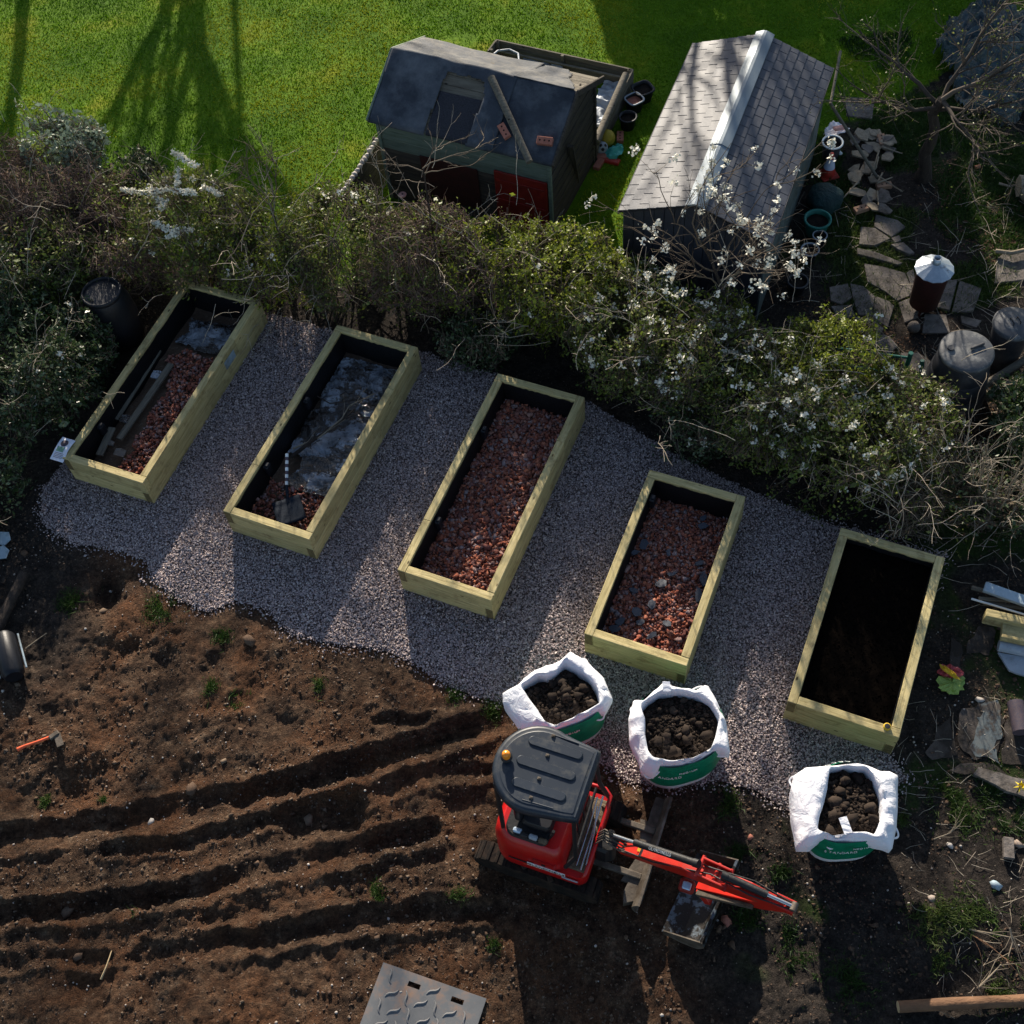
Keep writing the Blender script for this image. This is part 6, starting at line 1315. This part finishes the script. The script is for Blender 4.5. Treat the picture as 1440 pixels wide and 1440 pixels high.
SH = [  # x, y, rx, ry, h, leaves, twigs, leaf, twig, size, label, blossom, wild
 (-7.3, 14.1, 1.2, 1.0, 1.6, 600, 3600, 'leafbrown', 'twigred', .016, 'dense leafless brown hedge shrub in the left corner by the lawn', 0, 10),
 (-6.1, 13.8, 1.1, .95, 1.55, 1200, 3600, 'leafbrown', 'twigred', .016, 'leafless reddish brown hedge shrub under the grey green bush', 0, 10),
 (-5.0, 13.2, 1.0, .95, 1.45, 3500, 3200, 'leafmid', 'twigred', .018, 'brown hedge shrub thinly green, left of the white blackthorn sprays', 0, 14),
 (-5.9, 14.7, .55, .45, 1.75, 5200, 500, 'leafgrey', 'twig', .024, 'silvery grey green bush at the lawn edge, upper left', 0, 0),
 (-4.95, 14.45, .35, .3, 1.2, 2200, 200, 'leafdark', 'twig', .02, 'small dark green bush next to the lawn, right of the silvery one', 0, 0),
 (-6.9, 12.4, 1.25, 1.1, 1.25, 11000, 900, 'leafdark', 'twig', .021, 'dark glossy evergreen shrub in the shade at the left edge', 0, 10),
 (-6.2, 11.1, 1.05, 1.1, 1.2, 13500, 900, 'leafdark', 'twig', .021, 'dark evergreen shrub with pale flecks left of the black barrel', 6, 10),
 (-7.0, 9.5, 1.0, .9, .9, 9000, 700, 'leafdark', 'twig', .021, 'low dark evergreen shrub left of the leaflet', 0, 8),
 (-6.0, 12.75, .8, .6, 1.3, 8000, 900, 'leafmid', 'twig', .02, 'mixed green shrub just behind the black barrel', 0, 10),
 (-3.9, 12.75, .95, .85, 1.45, 9500, 1500, 'leafmid', 'twig', .019, 'green hedge shrub with the white blackthorn sprays on it', 8, 24),
 (-2.85, 12.3, .9, .8, 1.4, 9500, 1500, 'leafyellow', 'twig', .018, 'yellow green hedge shrub behind the second raised bed', 6, 40),
 (-1.85, 11.85, .85, .75, 1.4, 9000, 1800, 'leafmid', 'twig', .018, 'green and brown hedge shrub left of the thin sapling', 6, 22),
 (-.8, 11.45, .85, .7, 1.35, 5500, 2600, 'leafmid', 'twigred', .017, 'brown twiggy hedge shrub around the sapling trunk', 0, 20),
 (.15, 11.05, .8, .7, 1.35, 6000, 2400, 'leafyellow', 'twigred', .017, 'reddish twigged hedge shrub in front of the red door', 0, 14),
 (.95, 10.75, .8, .7, 1.4, 14500, 900, 'leafyellow', 'twig', .018, 'bright yellow green hedge shrub right of the red door', 4, 8),
 (1.75, 10.0, .85, .8, 1.35, 11000, 1500, 'leafmid', 'twig', .018, 'green hedge shrub flecked with white blossom below the tiled shed', 34, 18),
 (2.55, 9.45, .85, .8, 1.3, 8500, 1900, 'leafmid', 'twig', .018, 'tangled olive shrub under the blossom tree hub', 34, 18),
 (3.35, 8.95, .85, .85, 1.3, 9500, 1700, 'leafmid', 'twig', .018, 'olive green blossoming shrub right of the blossom tree trunk', 40, 18),
 (4.1, 9.35, .7, .6, 1.35, 9500, 600, 'leafyellow', 'twig', .018, 'rounded yellow green bush beside the corner of the tiled shed', 4, 8),
 (4.0, 8.2, .85, .8, 1.25, 9500, 1400, 'leafmid', 'twig', .019, 'dark olive shrub with many white blossoms behind the compost bed', 44, 16),
 (2.35, 8.95, .6, .45, .8, 3500, 900, 'leafdark', 'twig', .019, 'low dark green bush at the hedge foot by the shorter rubble bed', 3, 6),
 (4.75, 8.45, .7, .65, 1.2, 6500, 1300, 'leafmid', 'twig', .018, 'olive shrub with last blossom sprays beside the brush pile', 26, 14),
 (5.0, 7.5, .8, .6, .8, 700, 1300, 'leafmid', 'twig', .018, 'loose pile of bare pale brushwood behind the compost bed', 0, 60),
 (5.9, 7.5, .9, .65, .75, 2600, 1200, 'leafdark', 'twig', .02, 'brushwood pile with dark evergreen leaves at the right', 0, 60),
 (6.6, 8.3, .7, .7, .9, 8000, 500, 'leafdark', 'twigpale', .024, 'glossy dark laurel bush at the right edge by the poles', 0, 4),
 (1.75, 11.0, .62, .45, 1.25, 6000, 1100, 'leafmid', 'twig', .018, 'olive shrub covering the left end of the tiled shed front', 22, 12),
 (2.75, 10.25, .68, .5, 1.2, 6000, 1200, 'leafyellow', 'twig', .018, 'olive shrub covering the lower middle of the tiled shed front', 26, 12),
 (.85, 11.55, .6, .4, 1.3, 6500, 700, 'leafyellow', 'twig', .018, 'yellow green shrub right against the corner of the felt shed', 0, 6),
 (-5.55, 11.35, .42, .55, .95, 4200, 300, 'leafdark', 'twig', .021, 'narrow dark evergreen shoot mass overlapping the black barrel', 0, 3),
 (-.2, 10.8, .55, .4, .7, 3200, 500, 'leafdark', 'twig', .02, 'small green bush at the hedge foot behind the middle bed', 0, 4),
]
for k, (x, y, rx, ry, h, nl, ntw, lf, tw, ls, lab, bls, wild) in enumerate(SH):
    if 9 <= k <= 16: y += .22 + (.14 if 11 <= k <= 14 else 0); h *= 1.08 + (.2 if 11 <= k <= 14 else 0); rx *= .95; ry *= .92
    shrub('hedge_shrub', lab, x, y, rx, ry, h, nl, ntw, lf, tw, ls, 200 + k, grp=GH if k not in (3, 4) else None, wild=wild, extra=bl_extra(bls) if bls else None)
# ---- trees
def tree(name, lab, base, fork, rad, limbs, seed, bark, twigm, n2, n3, r3, l2, l3, leaf=None, nl=0, ls=.02, bloss=0, cat='tree', spread=.55, trop=.05, limb_len=1.2, fan=.9, blob_sz=.021):
    g = np.random.default_rng(seed); b0 = Vector(base); f0 = Vector(fork) - b0; t_ = thing(name, lab, cat, base)
    n = 7; pts = [Vector((0, 0, 0)).lerp(f0, k / (n - 1)) + Vector((g.normal(), g.normal(), 0)) * rad * .35 * (0 < k < n - 1) for k in range(n)]
    MB().tube(pts, [rad * (1.35 if k == 0 else 1 - .35 * k / (n - 1)) for k in range(n)], 12).build('trunk', bark, t_)
    a = np.arange(limbs) * 2.399 + g.random(); D = np.stack([np.cos(a) * fan, np.sin(a) * fan, g.uniform(.5, 1.1, limbs)], 1); tq = g.uniform(.85 if name == 'fruit_tree' else .55, 1, limbs)[:, None]; tq[0] = 1; S1 = np.array(f0)[None] * tq
    l1 = grow(S1, D, limb_len * g.uniform(.7, 1.25, limbs), 8, .19, (0, 0, trop), g)
    s2, d2 = spawn(l1, n2, g, .2, spread, .1); c2 = grow(s2, d2, l2 * g.uniform(.6, 1.3, n2), 7, .16, (0, 0, trop * .6), g)
    s3, d3 = spawn(c2, n3, g, .15, spread, .05); c3 = grow(s3, d3, l3 * g.uniform(.5, 1.4, n3), 5, .2, (0, 0, 0), g)
    V, Fc, T_ = join([tubes(l1, rad * (.36 if name == 'fruit_tree' else .5), rad * .12, 7, g), tubes(c2, max(rad * .14, r3 * 2), r3 * 1.2, 5, g), tubes(c3, r3 * 1.1, r3 * .5, 3, g)])
    link('branches', np_mesh('branches', V, Fc, T_), twigm, t_)
    if nl:
        i = g.integers(0, n3, nl); k = g.integers(1, 5, nl); V, Fc, T_ = leaves(c3[i, k] + g.normal(size=(nl, 3)) * .03, ls, g); link('crown', np_mesh('crown', V, Fc, T_), leaf, t_)
    if bloss:
        tips = c3[g.integers(0, n3, bloss), -1]; blossoms(t_, tips, 13, .026, .020, g)
    return t_
bt = at(1052, 500, .0); hub = at(988, 340, 2.05)
tree('blossom_tree', 'small bare tree with white blossom clusters spreading over the tiled shed front', (bt.x, bt.y, 0), tuple(hub), .026, 11, 11, 'bark', 'twig', 46, 260, .0034, .7, .32, bloss=110, limb_len=1.25, trop=.0, fan=1.1)
tree('sapling', 'thin upright bare sapling in front of the felt roofed shed', (-.62, 12.0, 0), (-.6, 12.05, 2.3), .019, 5, 12, 'bark', 'twig', 10, 40, .003, .45, .2, limb_len=.7, trop=.02, fan=1.2)
tree('sapling', 'short pale sapling just left of the taller one before the felt shed', (-1.25, 12.15, 0), (-1.3, 12.2, 1.6), .018, 4, 14, 'bark', 'twig', 8, 30, .003, .3, .15, limb_len=.5, trop=.03, fan=.7)
tree('sapling', 'dark upright many twigged sapling rising from the hedge against the lawn', (-2.75, 12.55, 0), (-2.72, 12.6, 1.5), .02, 5, 15, 'bark', 'twig', 16, 70, .003, .5, .25, limb_len=.95, trop=.05, fan=.6)
tree('sapling', 'leaning twiggy sapling at the lawn edge left of the darker one', (-3.65, 12.9, 0), (-3.6, 12.95, 1.4), .018, 4, 16, 'bark', 'twig', 14, 60, .003, .5, .25, limb_len=.9, trop=.04, fan=.8)
tree('fruit_tree', 'gnarled dark fruit tree with bare budding branches beside the tarpaulin', tuple(at(1298, 250, 0)), tuple(at(1325, 140, 1.75)), .095, 6, 17, 'bark', 'twigdark', 60, 700, .0034, .75, .34, 'leafmid', 1500, .014, limb_len=1.3, trop=.02, fan=1.0)
# pale multi stem shrub at right
g = np.random.default_rng(31); b0 = at(1391, 726, .1); t_ = thing('coppiced_shrub', 'bare pale many stemmed shrub rising in front of the compost bin', 'shrub', (b0.x, b0.y, 0)); pts = []
mb = MB().tube([(0, 0, 0), (.0, .02, .5)], [.03, .025], 8)
for k in range(11):
    a = g.uniform(0, 6.283); s = .1 + .22 * g.random(); h0 = .45; hh = g.uniform(1.3, 1.9); q = [(0, .02, .3), (math.cos(a) * s, math.sin(a) * s * .6, .55)]
    for j in range(1, 6): q.append((math.cos(a) * (s + .035 * j) + g.normal() * .015, math.sin(a) * (s * .6 + .02 * j) + g.normal() * .015, .55 + (hh - .55) * j / 5))
    mb.tube(q, [.011, .010, .009, .008, .006, .005, .003], 6)
    for m_ in range(4): i = 2 + int(g.integers(0, 4)); p = Vector(q[i]); d = Vector((g.normal() * .1, g.normal() * .1, .22)); mb.tube([p, p + d * .5 + Vector((g.normal() * .01, 0, 0)), p + d], [.004, .003, .002], 4)
mb.build('stems', 'palebark', t_)
# white blackthorn sprays
def spray(pxs, z, lab, seed):
    g = np.random.default_rng(seed); P_ = [at(a, b_, z + .02 * i) for i, (a, b_) in enumerate(pxs)]; c = P_[0].copy(); t_ = thing('blackthorn_spray', lab, 'blossom branch', c)
    MB().tube([p - c for p in P_], [.008] * (len(P_) - 1) + [.004], 6).build('stem', 'bark', t_); C_ = []
    for i in range(len(P_) - 1):
        for k in range(7): C_.append(P_[i].lerp(P_[i + 1], k / 7) - c)
    blossoms(t_, np.array(C_), 14, .020, .018, g)
spray([(172, 266), (200, 270), (216, 269), (236, 266), (262, 270), (276, 272)], 1.55, 'long horizontal blackthorn branch thick with white blossom, left part of the hedge', 1)
spray([(213, 263), (218, 278), (232, 285), (224, 294)], 1.5, 'short drooping white blossom branch below the long one', 2); spray([(252, 238), (249, 252), (248, 262)], 1.6, 'short upright white blossom branch above the long one', 3)
spray([(215, 312), (228, 319), (250, 323), (274, 322)], 1.35, 'lower horizontal branch of white blossom over the shade', 4); spray([(236, 332), (248, 328), (252, 322)], 1.35, 'small white blossom twig hanging under the lower branch', 5); spray([(244, 214), (258, 223), (280, 236)], 1.7, 'thin sparse white blossom branch against the lawn', 6); spray([(286, 262), (300, 268), (312, 275)], 1.5, 'sparse white blossom twig right of the long branch', 7)
# off frame trees: their shadows lie on the lawn and over the right hand gardens
tree('ash_tree', 'tall bare tree standing beyond the lawn whose shadow falls on the grass', (-4.75, 27.0, 0), (-4.7, 26.9, 3.6), .24, 10, 41, 'bark', 'twig', 60, 260, .014, 1.7, .8, limb_len=3.2, trop=.04, fan=.62)
tree('ash_tree', 'second bare tree beyond the lawn farther left', (-7.8, 27.5, 0), (-7.8, 27.4, 6.8), .15, 10, 43, 'bark', 'twig', 46, 230, .012, 1.8, .9, limb_len=3.4, trop=.03, fan=.9)
tree('ash_tree', 'unseen slender high crowned bare tree added beyond the lawn to dapple the gravel', (-4.3, 31.5, 0), (-4.2, 31.4, 8.8), .09, 9, 47, 'bark', 'twig', 46, 210, .014, 2.0, 1.0, limb_len=4.0, trop=.02, fan=1.1)  # added off frame so its twigs dapple the gravel and beds
tree('ash_tree', 'unseen tall thin bare tree added behind the evergreens to dapple the shed roof', (3.4, 26.0, 0), (3.4, 25.9, 6.2), .16, 11, 45, 'bark', 'twig', 70, 460, .012, 1.7, .8, limb_len=2.8, trop=.02, fan=.9)  # added off frame so its crown throws dapples on the tiled roof
def conifer(x, y, r, h, seed, lab, z0=.6):
    g = np.random.default_rng(seed); t_ = thing('leylandii_tree', lab, 'tree', (x, y, 0), 0, 'evergreen trees beyond the lawn'); MB().tube([(0, 0, 0), (0, 0, h * .9)], [.14, .03], 10).build('trunk', 'bark', t_)
    n = 9000; a = g.uniform(0, 6.283, n); z = z0 + (h - z0) * g.random(n); env = r * np.clip(1.1 * (1 - (z / h) ** 3), .1, 1) * (1 + .3 * vnoise(a * 2 + seed, z * 1.6, seed)); rr = env * np.sqrt(g.uniform(.1, 1, n))
    V, Fc, T_ = leaves(np.stack([rr * np.cos(a), rr * np.sin(a), z], 1), .085, g); link('crown', np_mesh('crown', V, Fc, T_), 'leafdark', t_)
for k, (x, y, r, h) in enumerate(((2.9, 24.2, .9, 4.9), (4.3, 24.0, 1.1, 5.4), (5.9, 24.4, 1.2, 6.0), (7.6, 24.0, 1.2, 5.7), (9.4, 24.6, 1.3, 6.3), (11.2, 24.2, 1.3, 5.9))): conifer(x, y, r, h, 50 + k, 'dense dark evergreen tree beyond the shaded end of the lawn')

# ---------------------------------------------------------------- grass, litter, clods
def blades(name, P_, h, wd, mat, lab, g, lean=.5):
    n = len(P_); a = g.uniform(0, 6.283, n); hh = h * np.exp(g.normal(size=n) * .3); dx, dy = np.cos(a) * wd, np.sin(a) * wd; lx, ly = g.normal(size=n) * hh * lean, g.normal(size=n) * hh * lean
    V = np.stack([P_ + np.stack([dx, dy, 0 * dx], 1), P_ - np.stack([dx, dy, 0 * dx], 1), P_ + np.stack([lx, ly, hh], 1)], 1)
    tn = np.clip(.5 + fbm(P_[:, 0], P_[:, 1], .8, 3, 5) * 1.2 + g.normal(size=n) * .2, 0, 1)
    return tag(link(name, np_mesh(name, V, np.arange(3 * n).reshape(n, 3), np.repeat(tn, 3)), mat), lab, 'grass', kind='stuff')
N = 330000; gx = rng.uniform(-9.5, 11, N); gy = rng.uniform(11.5, 21.8, N); ok = inpoly(gx + .25 * fbm(gx, gy, 1.5, 3, 4), gy + .25 * fbm(gx, gy, 1.5, 3, 6), LAWN)
for (Sd, gw) in ((SHEDA, 0), (SHEDB, 0)):
    u = (gx - Sd['x']) * math.cos(Sd['th']) + (gy - Sd['y']) * math.sin(Sd['th']); v = -(gx - Sd['x']) * math.sin(Sd['th']) + (gy - Sd['y']) * math.cos(Sd['th']); ok &= ~((np.abs(u) < Sd['L'] / 2) & (np.abs(v) < Sd['W'] / 2))
bare = at2(645, 57); ok &= ~((np.hypot((gx - bare[0]), (gy - bare[1]) * 1.5) < .33) & (rng.random(N) < .75))
gx, gy = gx[ok], gy[ok]; P_ = np.column_stack([gx, gy, hz(gx, gy)])
blades('lawn_grass', P_, .021, .009, 'grass', 'short mown green lawn beyond the hedge', rng, .55)
N = 110000; gx = rng.uniform(4.2, 9.5, N); gy = rng.uniform(8, 16.5, N); mk = smooth01((gx - 4.6 + .4 * fbm(gx, gy, 1, 3, 8)) / .8) * smooth01((fbm(gx, gy, .9, 4, 21) + .10) * 6); ok = (rng.random(N) < mk) & (gy > 10.2 - .0 * gx)
gx, gy = gx[ok], gy[ok]; blades('rough_grass', np.column_stack([gx, gy, hz(gx, gy)]), .05, .008, 'tuft', 'rough patchy grass under the fruit tree', rng, .6)
tufts = [(527, 1258, .16), (646, 1265, .12), (313, 897, .13), (297, 968, .12), (333, 984, .12), (445, 965, .12), (100, 848, .2), (230, 855, .28), (62, 1127, .08), (141, 1121, .06), (184, 1286, .08), (700, 1000, .2), (640, 975, .15), (1290, 1295, .2), (1310, 1345, .24), (1330, 1120, .25), (1350, 1150, .3), (1320, 1290, .2), (1370, 1300, .4), (1400, 1110, .35), (1425, 1160, .2), (1040, 1200, .18), (1050, 1290, .18), (1100, 1310, .2), (1020, 1130, .2), (1130, 1360, .25), (1200, 1380, .3), (1440, 1320, .3), (1405, 1400, .2), (1265, 1150, .12), (1100, 1230, .15), (695, 1330, .08), (760, 1150, .1)]
Q_ = []
for (a, b_, r) in tufts:
    c = at2(a, b_); n = int(5200 * r * (.35 + r)); q = rng.normal(size=(n, 2)) * r * .42 + c; q = q[fbm(q[:, 0], q[:, 1], 6, 3, 3) > -.1]; Q_.append(q)
q = np.concatenate(Q_); blades('grass_tufts', np.column_stack([q, hz(q[:, 0], q[:, 1])]), .045, .005, 'tuft', 'small green tufts of grass sprouting on the dug soil', rng, .7)
# loose clods, pebbles
N = 60000; gx = rng.uniform(-7.6, 6.5, N); gy = rng.uniform(1.0, 9.6, N); ok = ~inpoly(gx, gy, GRAVEL) & (fbm(gx, gy, 1.2, 3, 77) + rng.normal(size=N) * .15 > -.12) & (np.hypot(gx - .1, gy - 4) > .45)
gx, gy = gx[ok], gy[ok]; n = len(gx); s = np.exp(rng.normal(math.log(.0068), .5, n)); s = np.minimum(s, .026)
tag(scatter('soil_clods', CUB, np.column_stack([gx, gy, hz(gx, gy) + s * .05]), np.column_stack([s * 1.3, s, s * .6]), randrot(n, tilt=.3), 'soilclod', .3, tint=rng.random(n) * np.where(gx > 1.0, .35, 1)), 'loose crumbs and clods scattered over the dug brown soil', 'soil', kind='stuff')
N = 3400; gx = rng.uniform(-7.6, 7, N); gy = rng.uniform(1.0, 9.0, N); ok = ~inpoly(gx, gy, GRAVEL) & (fbm(gx, gy, .9, 3, 81) > -.1); gx, gy = gx[ok], gy[ok]; n = len(gx); s = np.exp(rng.normal(math.log(.0075), .4, n))
tag(scatter('pebbles', ICO, np.column_stack([gx, gy, hz(gx, gy) + s * .5]), s, randrot(n), 'pebble', .12), 'tiny pale pebbles scattered over the bare soil', 'pebbles', kind='stuff')
N = 26000; gx = rng.uniform(4.0, 8.5, N); gy = rng.uniform(7.6, 13.5, N); ok = fbm(gx, gy, 1.3, 3, 91) + rng.normal(size=N) * .1 > -.02; gx, gy = gx[ok], gy[ok]
V, Fc, T_ = leaves(np.column_stack([gx, gy, hz(gx, gy) + .012]), .016, rng); V = V.reshape(-1, 4, 3); zc = V[:, :, 2].mean(1, keepdims=True); V[:, :, 2] = zc + (V[:, :, 2] - zc) * .35
tag(link('leaf_litter', np_mesh('leaf_litter', V, Fc, T_), 'leafbrown'), 'fallen brown leaves lying over the paths of the right hand garden', 'leaf litter', kind='stuff')
N = 520; gx = rng.uniform(4.3, 8.3, N); gy = rng.uniform(6.2, 13.0, N); a = rng.uniform(0, 6.283, N)
ch = grow(np.column_stack([gx, gy, hz(gx, gy) + .02]), np.stack([np.cos(a), np.sin(a), 0 * a + .08], 1), rng.uniform(.1, .55, N), 5, .14, (0, 0, -.03), rng); ch[:, :, 2] = np.maximum(ch[:, :, 2], hz(ch[:, :, 0], ch[:, :, 1]) + .008)
V, Fc, T_ = tubes(ch, .005, .002, 3, rng); tag(link('fallen_twigs', np_mesh('fallen_twigs', V, Fc, T_), 'twigpale'), 'fallen pale twigs strewn over the ground of the right hand garden', 'twigs', kind='stuff')
N = 420; gx = rng.uniform(3.6, 7.2, N); gy = rng.uniform(1.2, 5.2, N); a = rng.uniform(0, 6.283, N)
ch = grow(np.column_stack([gx, gy, hz(gx, gy) + .02]), np.stack([np.cos(a), np.sin(a), 0 * a + .05], 1), rng.uniform(.06, .3, N), 4, .2, (0, 0, -.03), rng); ch[:, :, 2] = np.maximum(ch[:, :, 2], hz(ch[:, :, 0], ch[:, :, 1]) + .006)
V, Fc, T_ = tubes(ch, .0035, .0015, 3, rng); tag(link('fallen_twigs', np_mesh('fallen_twigs', V, Fc, T_), 'twigpale'), 'dry stalks strewn over the rough ground at lower right', 'twigs', kind='stuff')
